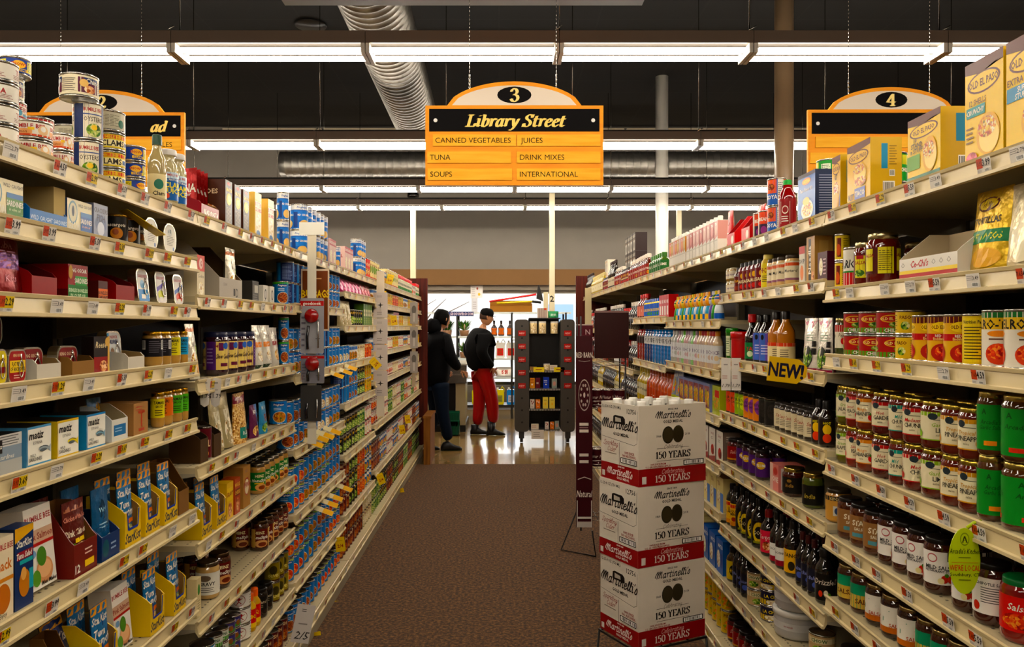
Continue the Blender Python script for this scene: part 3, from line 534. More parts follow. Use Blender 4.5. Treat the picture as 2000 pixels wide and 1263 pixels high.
can('green_dip2','purple and green small can',.036,.045,'#3c3468',[R(-1,0,1,.3,'#4c9440'),T('SALMON',0,.65,.25,'#d8d0e0'),E(.5,.4,.3,.3,'#8c5c34')],kind='fish_can')
can('devil','white can with red devil circle',.042,.062,'#e2ddd2',[E(0,.5,.55,.42,'#8c1c18'),E(0,.5,.5,.38,'#e2ddd2'),E(0,.62,.1,.1,'#a01c18'),('l',[(0,.6),(-.05,.4),(-.22,.22)],.06,'#a01c18'),('l',[(-.02,.42),(.18,.25)],.06,'#a01c18'),('l',[(-.25,.62),(0,.52),(.28,.66)],.05,'#a01c18'),('lines',-1,.1,-.65,.9,4,'#8c847c')],kind='ham_can')
bottle('mustard','yellow mustard bottle with orange cap',.028,.15,'#c8a01c','#d86c1c','#c8321c',[T('BBQ',0,.6,.2,Y_),R(-1,0,1,.25,Y_)],z=(.12,.6),nr=.55,sh=.62)
jar('black_gravy','black lidded jar with script label',.033,.12,'#1c1410/g','#14120f','#1a1815',[T('Roland',0,.6,.25,'#d8ccb0','i'),('lines',-.6,.15,.6,.4,2,'#a09878')],z=(.3,.75))
can('olive','gold olive drab can',.036,.09,'#8c7c28',[E(0,.6,.5,.25,'#3c3414'),T('OLIVES',0,.3,.15,'#e8dc90'),R(-1,0,1,.08,'#4c2c14')],kind='bean_can')
can('food_g','dark green striped vegetable can',.037,.108,'#2c4a20',[T('BEANS',0,.72,.16,'#d8dc9c'),E(0,.3,.75,.22,'@green')],kind='vegetable_can')
# far bays
def veg(key, desc, base, word, food, wk=W_, band=None, kind='vegetable_can', r=.037, h=.108):
    can(key, desc, r, h, base, [R(-1,.72,1,.95,band or base),T(word,0,.83,.16,wk),E(.1,.34,.78,.26,food)]+([R(-1,0,1,.07,band)] if band else []), kind=kind)
veg('v_red','white vegetable can with maroon band','#d8d2c4','BEANS','@tomato',W_,'#7c1c24'); veg('v_corn','white corn can with yellow picture','#d0c49c','CORN','@cream','#7c1c24')
veg('v_beans','maroon bean can','#5a1c1a','BUSH','@bean','#e8d0a0',None,'bean_can'); veg('v_black','black soup can with green picture','#191612','SOUP','@green','#d8b048',None,'bean_can')
veg('v_tom','red tomato can','#a83024','TOMATO','@tomato','#f0dca0','#d8c8a0','tomato_can'); veg('v_green','green peas can','#2f5c2c','PEAS','@green','#e8e4a0','#b8c488')
veg('v_blue','blue fruit can','#2c5c94','FRUIT','@fruit',W_,'#d8d4c8','fruit_can'); veg('v_yel','yellow pineapple can','#c8a82c','PINE','@fruit','#5c3414',None,'fruit_can')
veg('v_wht','pale white soup can','#d8d4c8','BROTH','@stew','#2c4c8c','#4a78b0','broth_can'); veg('v_org','orange red ravioli can','#b85824','PASTA','@tomato','#f4dc90',None,'tomato_can')
veg('v_camp','red and white soup can','#ddd6ca','SOUP','@cream','#f4e8d0','#a0241f','broth_can')
box('broth_r','tall white broth carton with red top',.07,.07,.19,'#d4ccb8',[R(-1,.8,1,1,'#a03028'),T('BROTH',0,.65,.1,'#5c2c20'),E(0,.3,.7,.2,'@stew')],kind='broth_carton')
box('broth_g','tall green broth carton',.07,.07,.19,'#5c7c3c',[R(-.8,.45,.8,.75,'#e0d8b8'),T('STOCK',0,.6,.09,'#3c5c24'),E(0,.22,.7,.16,'@green')],kind='broth_carton')
pouch('rice_bag','dark red candy like rice bag',.13,.06,.13,'#8c1c34/f',[E(0,.5,.7,.3,'@candy'),T('BEANS',0,.75,.12,W_)],kind='snack_bag',cat='bag')
pouch('magenta_bag','magenta foil onion bag',.13,.07,.1,'#a02860/f',[E(0,.5,.6,.25,'#7c1c4c/f')],kind='snack_bag',cat='bag')
# ---------------------------------------------------------------- right side
def oep(key, desc, w, d, h, extra, side=True, base='#e3c018', tk='#c9a81e'):
    s = [('bar',-.2,.08,.55,.3),R(-.3,.5,.1,.9,'#2a86a8'),('lines',.2,.55,.7,.88,8,'#8c7420'),('bar',.2,.38,.55,.48)] if side else []
    box(key, desc, w, d, h, base, [R(-1,.9,1,1,'#5c2418'),('p',[(-1,.9),(-.2,.86),(.6,.9),(1,.93),(1,.9)],'#5c2418'),E(0,.77,.86,.105,'#5c2418'),E(0,.77,.78,.088,base),T('OLD EL PASO',0,.77,.07,'#5c2418','bw')]+extra, s, tk, kind='taco_box')
TACO = lambda u, v, a=.5, b=.17: [E(u,v,a,b,'#d8a83c'),E(u+.06,v-.03,a*.85,b*.75,'#efd68c'),E(u-.05,v+.07,a*.8,b*.5,'@salad')]
oep('oep_crunchy','tall yellow taco shell box with teal ribbon',.14,.075,.19,[T('12 SHELLS',-.3,.6,.055,'#5c2418','s'),R(-.9,.46,.1,.56,'#2a8c8c'),T('CRUNCHY',-.4,.51,.05,W_,'bi')]+TACO(.25,.25,.6,.2)+[('lines',-.9,.2,-.5,.38,4,'#7c5c1c'),E(-.6,.06,.3,.06,'@candy')])
oep('oep_super','tall yellow shell box with blue banner',.14,.075,.19,[T('EXTRA LARGE',-.2,.62,.06,'#5c2418','s'),R(-.95,.44,.5,.57,'#2a86a8'),T('SUPER',-.2,.535,.05,W_),T('STUFFER',-.2,.475,.05,W_)]+TACO(.3,.22,.6,.18))
oep('oep_stand','yellow stand up taco shell box',.15,.105,.165,[T('10',-.5,.66,.07,'#3c2414'),T('STAND',-.4,.58,.07,'#3c2414'),T('n STUFF',-.4,.5,.07,'#3c2414'),R(-1,.22,-.2,.44,'#6a9c34'),R(-1,0,1,.12,'#1f6c4c')]+TACO(.4,.38,.42,.26))
oep('oep_kit','yellow taco dinner kit box',.15,.09,.17,TACO(.1,.5,.6,.16)+[R(-.3,.08,.6,.26,'#4c5ca0'),T('TACO',.15,.17,.09,'#e8e0c8'),T('KIT',-.6,.14,.1,'#3c2414'),E(.2,.36,.5,.08,'@salad')],base='#dcb420')
oep('oep_dinner','yellow dinner kit box with burrito',.1,.09,.17,[T('KIT',.0,.62,.09,'#3c2414'),E(0,.4,.6,.14,'@salad'),E(0,.2,.6,.14,'#d8a850'),('p',[(.5,0),(1,.4),(1,0)],'#5c2444')],base='#d8ae20')
box('ortega','navy taco dinner kit box with plate',.15,.085,.165,'#34507c',[R(-1,.0,1,.92,'#5c84c0'),R(-1,.93,1,1,'#16284c'),E(0,.83,.5,.07,'#e08c2c'),T('ORTEGA',0,.83,.07,'#e8dc4c','b'),T('Taco Dinner Kit',0,.66,.07,W_,'i'),E(.1,.24,.7,.2,'#e8e4d8'),E(.1,.25,.58,.15,'@salad'),E(0,.42,.4,.08,'#e0c060')],[('lines',-.7,.1,.7,.9,16,'#8c94b0')],'#16284c',kind='taco_box')
can('green_can','green pepper can with nutrition panel',.043,.098,'#2c8c3a',[R(-.7,.1,.1,.85,'#d8e0cc'),('lines',-.65,.15,.05,.8,9,'#3c5c3c'),R(.4,.6,1,.95,'#c8c42c'),T('CHILES',.65,.4,.14,W_)],kind='bean_can')
can('goya','blue and orange bean can',.037,.108,'#2a5ca8',[R(-1,.45,.3,1,'#d8642c'),T('GOYA',-.3,.3,.16,W_),R(.4,0,1,1,'#d8d4c8'),('lines',.45,.1,.95,.9,10,'#5c5c64'),E(-.3,.7,.4,.14,'@bean')],kind='bean_can')
can('goya2','purple and red bean can',.037,.108,'#34203c',[R(-1,.5,.3,1,'#d85a2c'),T('BEANS',-.2,.7,.14,W_),R(.4,0,1,1,'#c8bca8'),E(-.3,.25,.4,.16,'#8c3a7c')],kind='bean_can')
bottle('sriracha','red chili sauce bottle with green cap',.032,.19,'#7c1a12/g','#1f9440','#8c1c14',[('l',[(-.5,.1),(-.5,.9),(.5,.9),(.5,.1)],.01,W_),E(0,.6,.35,.15,'#e8d8c8'),E(0,.6,.28,.11,'#8c1c14'),('lines',-.4,.15,.4,.4,3,W_)],z=(.08,.62),nr=.55,sh=.68,ch=.04,capr=.9)
pouch('pour_pouch','red yellow spouted sauce pouch',.1,.05,.175,'#c8241c',[('p',[(-1,.4),(.1,.96),(-1,.96)],'#e8c028'),E(0,.72,.35,.13,'#8c1812'),E(0,.25,.85,.17,'#e8e0d0'),E(0,.2,.7,.13,'@meat'),R(-.6,.02,.6,.08,'#3c6c2c')],kind='sauce_pouch')
tray('red_dtray','bright red slanted display tray',.11,.1,.06,.13,'#c4201a','#8c1812/p',art=[E(.4,.5,.3,.3,'#e8ded0')],notch=False)
def shake(key, desc, k1, k2):
    m = MB().box(-.03,-.03,0,.03,.03,.155,'#dad4ca'); art_ = [('p',[(-1,.42),(1,.5),(1,.98),(-1,.98)],k1),E(0,.7,.6,.16,k2),T('TEA',0,.88,.08,W_),R(-1,.36,1,.4,'#c0b8ac')]; sd_ = [R(-1,.42,1,.98,k1)]
    m.art(art_, s_front(.06,.06,.155), .06, .155); m.art(sd_, s_left(.06,.06,.155), .06, .155); m.art(sd_, s_right(.06,.06,.155), .06, .155)
    c = MB().lathe([(.013,.155),(.013,.175),(.011,.178),(0,.178)],'#e6e2da',12,0,-.008); P[key] = Proto('drink_carton','carton',desc,(.061,.061,.178),[('carton',m),('screw_cap',c)])
shake('peach','white drink carton with peach pink top','#c8948c','#d8b0a4'); shake('rose','white drink carton with rose top','#a8504c','#c87870'); shake('goldc','white drink carton with gold top','#b8882c','#d8b860'); shake('plum','white drink carton with plum top','#54303c','#7c5064'); shake('orangec','white drink carton with orange top','#c8602c','#e09858')
bottle('syrup','chocolate syrup bottle with white cap',.04,.17,'#4c1c10/g','#d8d0c4','#8c2c24',[T('SYRUP',0,.6,.2,W_),E(0,.25,.4,.16,'@fruit')],z=(.1,.55),nr=.45,sh=.55,kind='syrup_bottle')
bottle('redcap','juice bottle with red cap',.045,.18,'#6c2418/g','#b8141c','#c87c6c',[T('JUICE',0,.6,.2,W_)],z=(.1,.5),nr=.4,sh=.55,kind='juice_bottle')
bottle('greenjuice','green tea bottle',.033,.13,'#4c6c30/g','#3c6c28','#2c6430',[T('LIME',0,.6,.25,W_)],z=(.1,.6),nr=.5,sh=.6,kind='juice_bottle')
box('hersheys','dark brown cocoa carton stacked high',.13,.11,.17,'#2a1412',[T('HERSHEY\'S',0,.82,.16,'#d8d0c4'),R(-.85,.05,.85,.6,'#c9c4bc'),E(0,.33,.35,.18,'#3c3430'),R(-1,.62,1,.66,'#8c6c4c')],kind='cocoa_box')
box('tea_box','tall white cereal carton with yellow badge',.1,.09,.2,'#ddd6c8',[E(-.4,.88,.4,.06,'#e0b838'),('lines',-.5,.45,.6,.75,6,'#8c8478'),E(0,.15,.6,.12,'#d8a878')],kind='food_carton')
bottle('dark_tall','tall dark wine style bottle',.034,.26,'#1c1410/g','#2c1814','#d8ccb4',[T('PORT',0,.6,.2,K_)],z=(.1,.4),nr=.32,sh=.55)
bottle('yel_oil','pale yellow vinegar bottle',.032,.2,'#b8a04c/g','#d8c890','#e0d8b8',[T('OIL',0,.5,.2,K_)],z=(.15,.5),nr=.4,sh=.58)
bottle('soda_dk','dark cola bottle with silver gloss',.04,.22,'#1a1210/g','#d8d0c8','#3c3a40',[T('COLA',0,.5,.3,W_)],z=(.3,.55),nr=.35,sh=.55,kind='soda_bottle')
bottle('soda_org','orange flavoured water bottle',.045,.25,'#b8561c/g','#c8641c','#a8482c',[T('G',0,.5,.5,'#e8dccc'),R(-1,0,1,.2,'#c88048')],z=(.12,.5),nr=.45,sh=.62,kind='soda_bottle',rings=3)
bottle('water_lem','pale lemon water bottle',.043,.24,'#b8a03c/g','#c8b034','#c8c0a0',[T('WATER',0,.5,.2,K_)],z=(.2,.55),nr=.45,sh=.6,kind='soda_bottle',rings=3)
def power(key, desc, k, lab='#c8c6c4', cap=None):
    bottle(key, desc, .045, .2, k + '/g', cap or k, lab, [T('ZERO',0,.5,.5,'#1c1a1a','b'),R(-1,.88,1,.95,'#8c8a88')], z=(.62,.9), nr=.8, sh=.9, kind='sports_bottle', rings=5, ch=.02, capr=.7)
power('power_b','blue sports drink bottle','#1268a0'); power('power_n','deep blue sports drink bottle','#123c70'); power('power_r','red sports drink bottle','#7c1418','#2c1414','#1c1412')
def water(key, desc, k, cap):
    bottle(key, desc, .031, .2, k + '/g', cap, '#c9c8c8', [T('ICE',0,.6,.2,'#5c4c64'),E(0,.3,.5,.14,k)], z=(.15,.62), nr=.45, sh=.68, kind='water_bottle')
water('w_pink','pale pink sparkling water bottle','#b89898','#a8909c'); water('w_green','pale green sparkling water bottle','#8cb87c','#6cb03c'); water('w_clear','clear sparkling water bottle','#a8a8a0','#c8c8c4'); water('w_red','clear water bottle with red cap','#b8a090','#b8341c'); water('w_org','clear water bottle with orange cap','#c8b090','#d8942c')
pouch('kool','blue yellow drink pouch pack',.12,.07,.17,'#8c94b0/f',[E(0,.45,.75,.3,'@fruit'),T('PUNCH',0,.82,.12,W_),R(-1,0,1,.1,'#a8b03c')],kind='juice_pack',cat='pack')
box('juicepack','shrink wrapped juice box pack',.13,.09,.14,'#7c84a8/b',[R(-.9,.1,.9,.9,'#8c4c50/b'),E(-.3,.5,.35,.3,'@fruit'),E(.45,.45,.35,.3,'@fruit'),R(-1,0,1,.12,'#c8b83c/b')],kind='juice_pack',cat='pack')
box('juicelime','lime green juice box pack',.13,.09,.14,'#a8b044/b',[E(0,.5,.7,.3,'@fruit'),R(-.3,.6,.8,.85,'#c84034/b')],kind='juice_pack',cat='pack')
def figure(key, desc, bodyk, headk, hatk):
    m = MB().lathe([(0,.001),(.026,0),(.028,.01),(.026,.05),(.022,.065),(.018,.075)], bodyk, 14)
    l = MB().lathe([(.0285,.008),(.0285,.035)], hatk, 14)
    c = MB().lathe([(.015,.075),(.024,.085),(.027,.1),(.024,.115),(.012,.125),(.008,.128),(.008,.145),(0,.147)], headk, 14)
    c.lathe([(.026,.1),(.027,.106),(.022,.118),(.012,.127)], hatk, 14)
    P[key] = Proto('kids_drink', 'bottle', desc, (.058,.058,.147), [('bottle_body', m), ('label', l), ('cap', c)])
figure('fig_a','blue bodied novelty drink with orange top','#3a94b8','#e09838','#e8b83c'); figure('fig_b','green bodied novelty drink with yellow top','#3c8c34','#d8c038','#2c6c2c'); figure('fig_c','purple novelty drink bottle','#5c3c8c','#c8c4d0','#4c3478'); figure('fig_d','white novelty drink with blue hat','#d0d4d8','#d8b088','#2a5ca8')
box('punch_red','red drink mix carton',.07,.06,.14,'#b82428',[T('MIX',0,.7,.15,W_),R(-.6,.1,.6,.5,'#e0d4c8')],kind='drink_carton')
bottle('punch_y','yellow blue drink mix bottle',.035,.13,'#d8c42c','#2a4c94','#2a5cb0',[T('LEMON',0,.5,.2,Y_),E(0,.2,.6,.16,'#3c8c34')],z=(.1,.75),nr=.7,sh=.75,kind='juice_bottle')
jar('mini_jar','small honey jar with white lid',.024,.06,'#8c7040/g','#c8bca0','#d8ccb4',[T('HONEY',0,.5,.25,'#5c3c6c')],z=(.2,.75))
bottle('hot_sauce','small brown hot sauce bottle',.024,.115,'#3c1c12/g','#2c1c14','#5c1a14',[T('SAUCE',0,.7,.16,'#e8b83c'),R(-1,.1,1,.35,'#8c3c1c')],z=(.08,.65),nr=.55,sh=.7)
bottle('hot_red','maroon sauce bottle with yellow words',.028,.13,'#5c1418/g','#1a1412','#6c1a1c',[E(0,.75,.4,.14,'#d8a83c'),T('SAUCE',0,.45,.16,'#e8dcb0'),E(0,.2,.5,.12,'#c83c20')],z=(.08,.72),nr=.6,sh=.74)
bottle('yellow_hot','yellow label hot sauce bottle',.028,.14,'#c8ac24','#d8c478','#d8c424',[T('HOT',0,.7,.2,'#8c2018'),('lines',-.6,.2,.6,.5,4,K_)],z=(.08,.75),nr=.6,sh=.76)
jar('tan_mus','mustard jar with checked cream label',.03,.115,'#c8a878/g','#3c3024','#d8ccb0',[R(-1,.75,1,.92,'#c85c3c'),T('Mustard',0,.5,.16,K_,'i'),R(-1,0,1,.12,'#8c5c6c')],z=(.2,.8))
box('soup_carton','white red bouillon carton',.05,.04,.13,'#d4ccbc',[R(-1,.8,1,1,'#b83428'),E(0,.3,.6,.2,'#d88858'),T('SOUP',0,.6,.12,K_)],kind='food_carton')
box('tan_noodle','brown noodle carton with white word',.07,.06,.155,'#b89058',[R(-.5,.0,.1,.95,'#1c1612'),T('Noodle',-.2,.5,.14,W_,'b',1),E(.5,.15,.3,.1,'@meat')],[R(-.5,.1,.5,.9,'#c8a468')],kind='food_carton')
box('maroon_box','maroon box with white bowl',.075,.1,.095,'#4a1628',[E(-.3,.5,.4,.3,'#e0d4c0'),E(-.3,.5,.3,.22,'@cream'),('lines',.2,.2,.9,.8,5,'#c8a8b0')],kind='food_carton')
can('enchi_y','yellow enchilada can with black panel',.038,.085,'#dcc022',[R(-.7,.1,-.05,.9,'#6c2014'),E(-.4,.4,.3,.25,'#c86020'),('lines',.2,.1,.9,.9,9,'#4c4414')],kind='bean_can')
can('casa','white red green bean can',.038,.085,'#dcd6c8',[R(-1,0,1,.35,'#b82c20'),R(-1,.35,1,.4,GR_),T('RICA',-.1,.6,.22,'#14120f','bi'),('p',[(-.8,.45),(.6,.75),(.6,.82),(-.8,.55)],'#2c7c3c'),E(.7,.6,.25,.18,'@bean')],kind='bean_can')
jar('salsa_y','salsa jar with yellow label',.036,.145,'#5c1a10/g','#c8bc98/m','#5c1a10',[R(-.6,0,.5,.95,'#d8cc28'),T('SALSA',-.05,.65,.14,'#8c2018'),E(-.1,.2,.5,.15,'@green'),R(-.4,.8,.3,.95,'#a01c18')],z=(.2,.72),sh=.82)
jar('salsa_big','large salsa jar with yellow side panel',.045,.155,'#5c1a10/g','#c8bc98/m','#4c1810',[R(.0,.0,.9,1,'#dcd02c'),('lines',.05,.1,.85,.9,10,'#5c5414'),R(-.9,.1,-.3,.95,'#d8cc28'),T('SALSA',-.6,.7,.12,'#8c2018')],z=(.22,.72),sh=.82)
tray('gchi_tray','white red tray with chef drawings',.26,.13,.055,.12,'#dcd6ca','#c8b89c/p',art=[R(-1,0,1,.3,'#a8201c'),R(-1,.3,1,.46,'#e0c42c'),T("Ce-Chi's",-.25,.72,.3,'#b0241f','bi')]+[('l',[(x-.06,.7),(x,.82),(x+.06,.7),(x,.62),(x-.06,.7)],.02,'#5c5850') for x in (-.85,.25,.5,.75)],notch=False)
pouch('tortilla_chip','yellow brown tortilla snack bag',.1,.05,.2,'#5c2c14/f',[('p',[(.2,0),(1,0),(1,1),(.6,1)],'#d8982c'),R(-1,.02,1,.15,'#d8b02c')],kind='snack_bag',cat='bag')
pouch('oep_bag','yellow tortilla bag with green band',.16,.06,.2,'#cfae2c/f',[E(-.1,.82,.6,.09,'#5c2c1c'),E(-.1,.82,.5,.07,'#d8bc34'),T('PASO',-.1,.82,.06,'#5c2c1c'),T('TORTILLAS',0,.62,.08,'#2c2418'),R(-1,.34,1,.5,'#2c7c4c'),T('SOFT TACOS',0,.42,.08,'#d8d43c'),E(.2,.16,.7,.12,'#d8a848')],kind='tortilla_bag',cat='bag')
pouch('tort_clear','clear bag of flour tortillas',.19,.07,.19,'#d8cdb0/f',[E(0,.45,.86,.4,'#e2d8bc'),('lines',.3,.1,.6,.9,2,'#c8a83c'),T('RESTAURANT',.45,.55,.08,'#a88c2c','b',-1)],kind='tortilla_bag',cat='bag')
can('hatch_s','small red enchilada sauce can',.042,.066,'#9c2a18',[R(-1,.0,1,.25,'#5c8c34'),E(0,.7,.75,.2,'#d8a82c'),E(0,.7,.65,.15,'#a8281c'),T('OLD EL PASO',0,.7,.14,'#f0dc90','bw'),T('CHILES',0,.12,.17,W_),E(.3,.4,.5,.14,'@green')],kind='bean_can')
can('corn_s','small yellow green chilies can',.038,.066,'#d4b428',[('lines',.1,.1,.9,.9,8,'#4c4414'),E(-.5,.35,.3,.2,'@green'),T('PASO',-.5,.75,.16,'#5c2418')],kind='bean_can')
can('enchi','tall enchilada sauce can with taco picture',.041,.118,'#d4a824',[R(-1,.86,1,1,'#5c1c18'),E(0,.77,.8,.12,'#e8cc30'),T('OLD EL PASO',0,.77,.08,'#5c1c18','bw'),R(-1,.47,1,.62,'#b02c1c'),T('RED',-.3,.575,.06,W_),T('Enchilada Sauce',0,.51,.055,'#f0d890'),E(0,.2,.8,.2,'#a83418'),E(.1,.22,.6,.14,'@tomato')],kind='sauce_can',cat='can',angs=(-45,75,195))
can('nutri_y','tall yellow nutrition panel can',.041,.118,'#d8bc28',[R(-.8,.04,.8,.96,'#e0c83c'),T('Nutrition Facts',0,.88,.07,K_),('lines',-.7,.08,.7,.8,11,'#3c3414')],kind='sauce_can')
can('rotel','white tomato can with yellow band',.042,.125,'#e0d8c8',[R(-1,.9,1,1,'#2c6c34'),R(-1,.68,1,.9,'#d8b428'),T('RO-TEL',0,.78,.17,K_,'b'),E(0,.6,.6,.06,'#d88c24'),('lines',-.5,.46,.5,.54,1,'#5c3c2c'),E(0,.22,.7,.2,'#c8503c'),E(0,.26,.6,.14,'@tomato')],kind='tomato_can')
jar('peppers','pepper jar with red and green label',.034,.115,'#3c4420/g','#a89c70/m','#d8d0bc',[R(-1,.7,1,1,'#a8281c'),T('Peppers',0,.55,.16,K_,'i'),('p',[(-1,.0),(1,.0),(1,.4),(-1,.2)],'#2c7c3c'),E(-.2,.3,.25,.14,'#c8342c')],z=(.2,.82))
can('green_pot','tall green coffee canister',.05,.2,'#1f5c1c',[R(-1,.2,-.5,.9,'#d8d8b8'),('lines',-.98,.25,-.55,.85,8,'#3c5c2c')],kind='green_canister')
jar('red_pot','round red jar with rounded lid',.046,.125,'#9c1410/b','#b0201a/b','#a41812',[R(-1,0,-.6,1,'#d8d0b8')],z=(.1,.7),neck=.98,lh=.03)
jar('green_pot2','round green canister with lid',.046,.14,'#2c5c1c/b','#2f7c24/b','#2c6420',[R(-.6,0,.2,1,'#d0d0b0'),('lines',-.55,.1,.15,.9,7,'#3c5c2c')],z=(.1,.75),neck=1.0,lh=.02)
bottle('soy_red','dark soy sauce bottle with red cap',.031,.2,'#140f0e/g','#b41c1c','#1c6c3c',[T('TAI',0,.62,.22,'#c83428'),E(0,.3,.4,.18,'#c8d4b0')],z=(.06,.4),nr=.42,sh=.52,ch=.035,capr=1.3)
bottle('soy_black','dark bottle with blue purple label',.031,.195,'#1a1210/g','#140f0e','#4c68b0',[R(-.1,0,1,1,'#6c50a0'),E(-.5,.85,.22,.1,K_),E(.4,.85,.22,.1,K_),('lines',-.7,.2,.7,.6,4,'#c8c4dc')],z=(.06,.62),nr=.38,sh=.64)
bottle('amber','amber salad dressing bottle',.033,.205,'#a86c34/g','#1c1410','#d8c8a0',[R(-1,.82,1,1,'#c84c34'),('lines',-.6,.15,.6,.7,5,'#5c4c3c')],z=(.06,.42),nr=.4,sh=.6)
pouch('white_pouch','white noodle pouch with vegetable picture',.11,.05,.185,'#d8d2c8/f',[('p',[(-1,.96),(1,.96),(.1,.72)],'#a8204c'),('lines',-.2,.55,.8,.7,3,'#8ca48c'),E(.1,.25,.62,.22,'#2c2c24'),E(.1,.25,.54,.18,'@green'),R(.6,.3,.95,.42,K_),R(.6,.45,.95,.56,K_),R(-1,0,1,.04,'#8c1c44')],kind='noodle_pouch')
# salsa wall
def salsa(key, desc, band, word, ic, content='#571c10', script=None, word2=''):
    jar(key, desc, .039, .118, content + '/g', '#b8a25c/m', '#ddd3b4', [R(-1,.86,1,1,band),R(-1,0,1,.04,band),E(-.55,.85,.28,.12,'#2c3438'),('lines',-.5,.7,.4,.76,1,'#5c5c4c'),T(script or 'Sweet',-.15,.56,.15,band,'mi') if 0 else T(script or 'Sweet',-.2,.56,.14,band,'i'),T(word,-.05,.37,.16,'#2c2820','c'),T(word2 or 'salsa',-.2,.2,.08,'#6c6450','s'),E(.55,.22,.22,.13,ic),E(.5,.36,.06,.06,'#4c7c2c')], z=(.2,.78), sh=.86, kind='salsa_jar')
salsa('sal_jal','green jalapeno salsa jar','#7c9c34','JALAPENO','#6c9c2c','#5c5418','Green'); salsa('sal_peach','peach salsa jar with red band','#b8484c','PEACH','#c83c34','#6c2414','Sweet'); salsa('sal_haban','habanero salsa jar with orange band','#d08a3c','HABANERO','#c8342c','#6c2c10','Mango')
salsa('sal_ghost','hot salsa jar with red lettering','#a82424','GARDEN','#b82c24','#4c160c','Hot'); salsa('sal_mild','chunky salsa jar with teal band','#2c8c7c','CHUNKY','#b83c34','#5c1c12','Mild'); salsa('sal_med','chunky salsa jar with red band','#b83434','CHUNKY','#b83c24','#5c1c12','Medium')
salsa('sal_lime','lime salsa jar with green band','#8cac2c','LIME','#8cb43c','#541c10','Garlic'); salsa('sal_pine','pineapple salsa jar with gold band','#c89434','PINEAPPLE','#d89428','#5c2010','Tropical')
jar('arcadia','tall green label salsa jar',.04,.15,'#4c2c14/g','#b8a468/m','#1f8034',[T('A',-.4,.85,.12,'#0c4c1c'),T("Arcadia's",0,.62,.1,'#0c4c1c','i'),T('Garlic Salsa',0,.5,.09,'#0c4c1c','i'),R(-.4,.1,.4,.2,'#d88c34')],z=(.1,.8),sh=.86,kind='salsa_jar')
jar('arcadia2','tall green label salsa jar with red tab',.04,.15,'#4c2c14/g','#b8a468/m','#1f8034',[T('A',-.4,.85,.12,'#0c4c1c'),T("Arcadia's",0,.62,.1,'#0c4c1c','i'),R(-.4,.08,.5,.18,'#c84424')],z=(.1,.8),sh=.86,kind='salsa_jar')
jar('star_salsa','brown salsa jar with kraft label',.038,.125,'#4c2414/g','#15110f','#8c6844',[T('STAR',0,.7,.22,'#e0d4bc','bc'),T('SALSA',0,.45,.12,'#e0d4bc'),R(-.6,.12,.6,.28,'#5c8c94')],z=(.18,.74),sh=.86,kind='salsa_jar')
jar('white_salsa','dark salsa jar with white label and tomatoes',.041,.135,'#3a140c/g','#15110f','#e2ddd4',[R(.35,.72,.6,1,'#1c1a18'),E(-.5,.8,.3,.14,'#a85c5c'),E(-.5,.8,.24,.1,'#e2ddd4'),T('MILD SALSA',-.1,.52,.12,'#1c1815','b'),T('RESTAURANT STYLE',-.1,.41,.07,'#1c1815'),E(.2,.18,.2,.12,'#b83c1c'),E(.55,.18,.2,.12,'#c8481c'),E(.0,.12,.18,.09,'#dcd0a0'),E(.3,.3,.12,.06,'#4c7c2c')],z=(.2,.78),sh=.86,kind='salsa_jar')
jar('white_salsa2','dark salsa jar with plain text label',.041,.135,'#3a140c/g','#15110f','#e2ddd4',[T('CHIPOTLE SALSA',0,.84,.08,K_),('lines',-.5,.3,.8,.76,7,'#4c4844'),E(-.75,.2,.2,.13,'#b83c1c')],z=(.2,.78),sh=.86,kind='salsa_jar')
jar('green_lid','red salsa jar with green lid',.043,.13,'#7c1c10/g','#1c6c3c','#c8382c',[T('Salsa',0,.7,.2,W_,'i'),E(0,.3,.7,.22,'@tomato')],z=(.2,.75),sh=.86,kind='salsa_jar')
jar('verde','salsa jar with green mountain label',.036,.115,'#2c140c/g','#a8946c/m','#e0dacc',[('p',[(-1,.55),(-.5,.85),(0,.6),(.5,.9),(1,.6),(1,.45),(-1,.4)],'#1f7c5c'),R(-1,.0,1,.22,'#b86c34'),T('SALSA',0,.3,.14,'#a84c1c')],z=(.15,.76),sh=.86,kind='salsa_jar')
jar('verde2','salsa jar with green and gold label',.036,.115,'#3c1a0c/g','#a8946c/m','#2c8c64',[R(-1,.0,1,.55,'#c8a85c'),('p',[(-1,.6),(-.3,.9),(.3,.6),(1,.85),(1,.5),(-1,.5)],'#176048'),T('SALSA',0,.3,.2,'#5c2c14')],z=(.15,.76),sh=.86,kind='salsa_jar')
# right second bay low
def simmer(key, desc, k, k2): can(key, desc, .036, .115, k, [E(0,.55,.7,.3,k2),T('BUTTER',0,.66,.12,K_),T('CHICKEN',0,.5,.1,K_),('p',[(-.6,0),(0,.25),(.6,0)],k2),R(-1,.93,1,1,'#2c2c24')], kind='simmer_can', metal='#5c5448/m')
simmer('sim_o','orange red simmer sauce tin','#c8502c','#d86c4c'); simmer('sim_g','lime green simmer sauce tin','#8ca434','#c0cc50'); simmer('sim_p','orange purple curry sauce tin','#c87c28','#7c3c84'); simmer('sim_k','black spice tin','#1a1715','#2c2824')
jar('sauce_dk','dark sauce jar with beige label',.027,.105,'#1f120d/g','#2a2420','#c8bca0',[T('Sauce',0,.65,.2,'#8c2c20','i'),('lines',-.7,.15,.7,.5,4,'#5c5448')],z=(.15,.78))
bottle('sauce_y','dark bottle with fire yellow label',.026,.15,'#1a0f0c/g','#15110f','#241a16',[E(0,.6,.5,.2,'#d8b42c'),E(0,.25,.5,.18,'#c84c24'),T('HOT',0,.85,.1,'#d8cc3c')],z=(.06,.6),nr=.42,sh=.62)
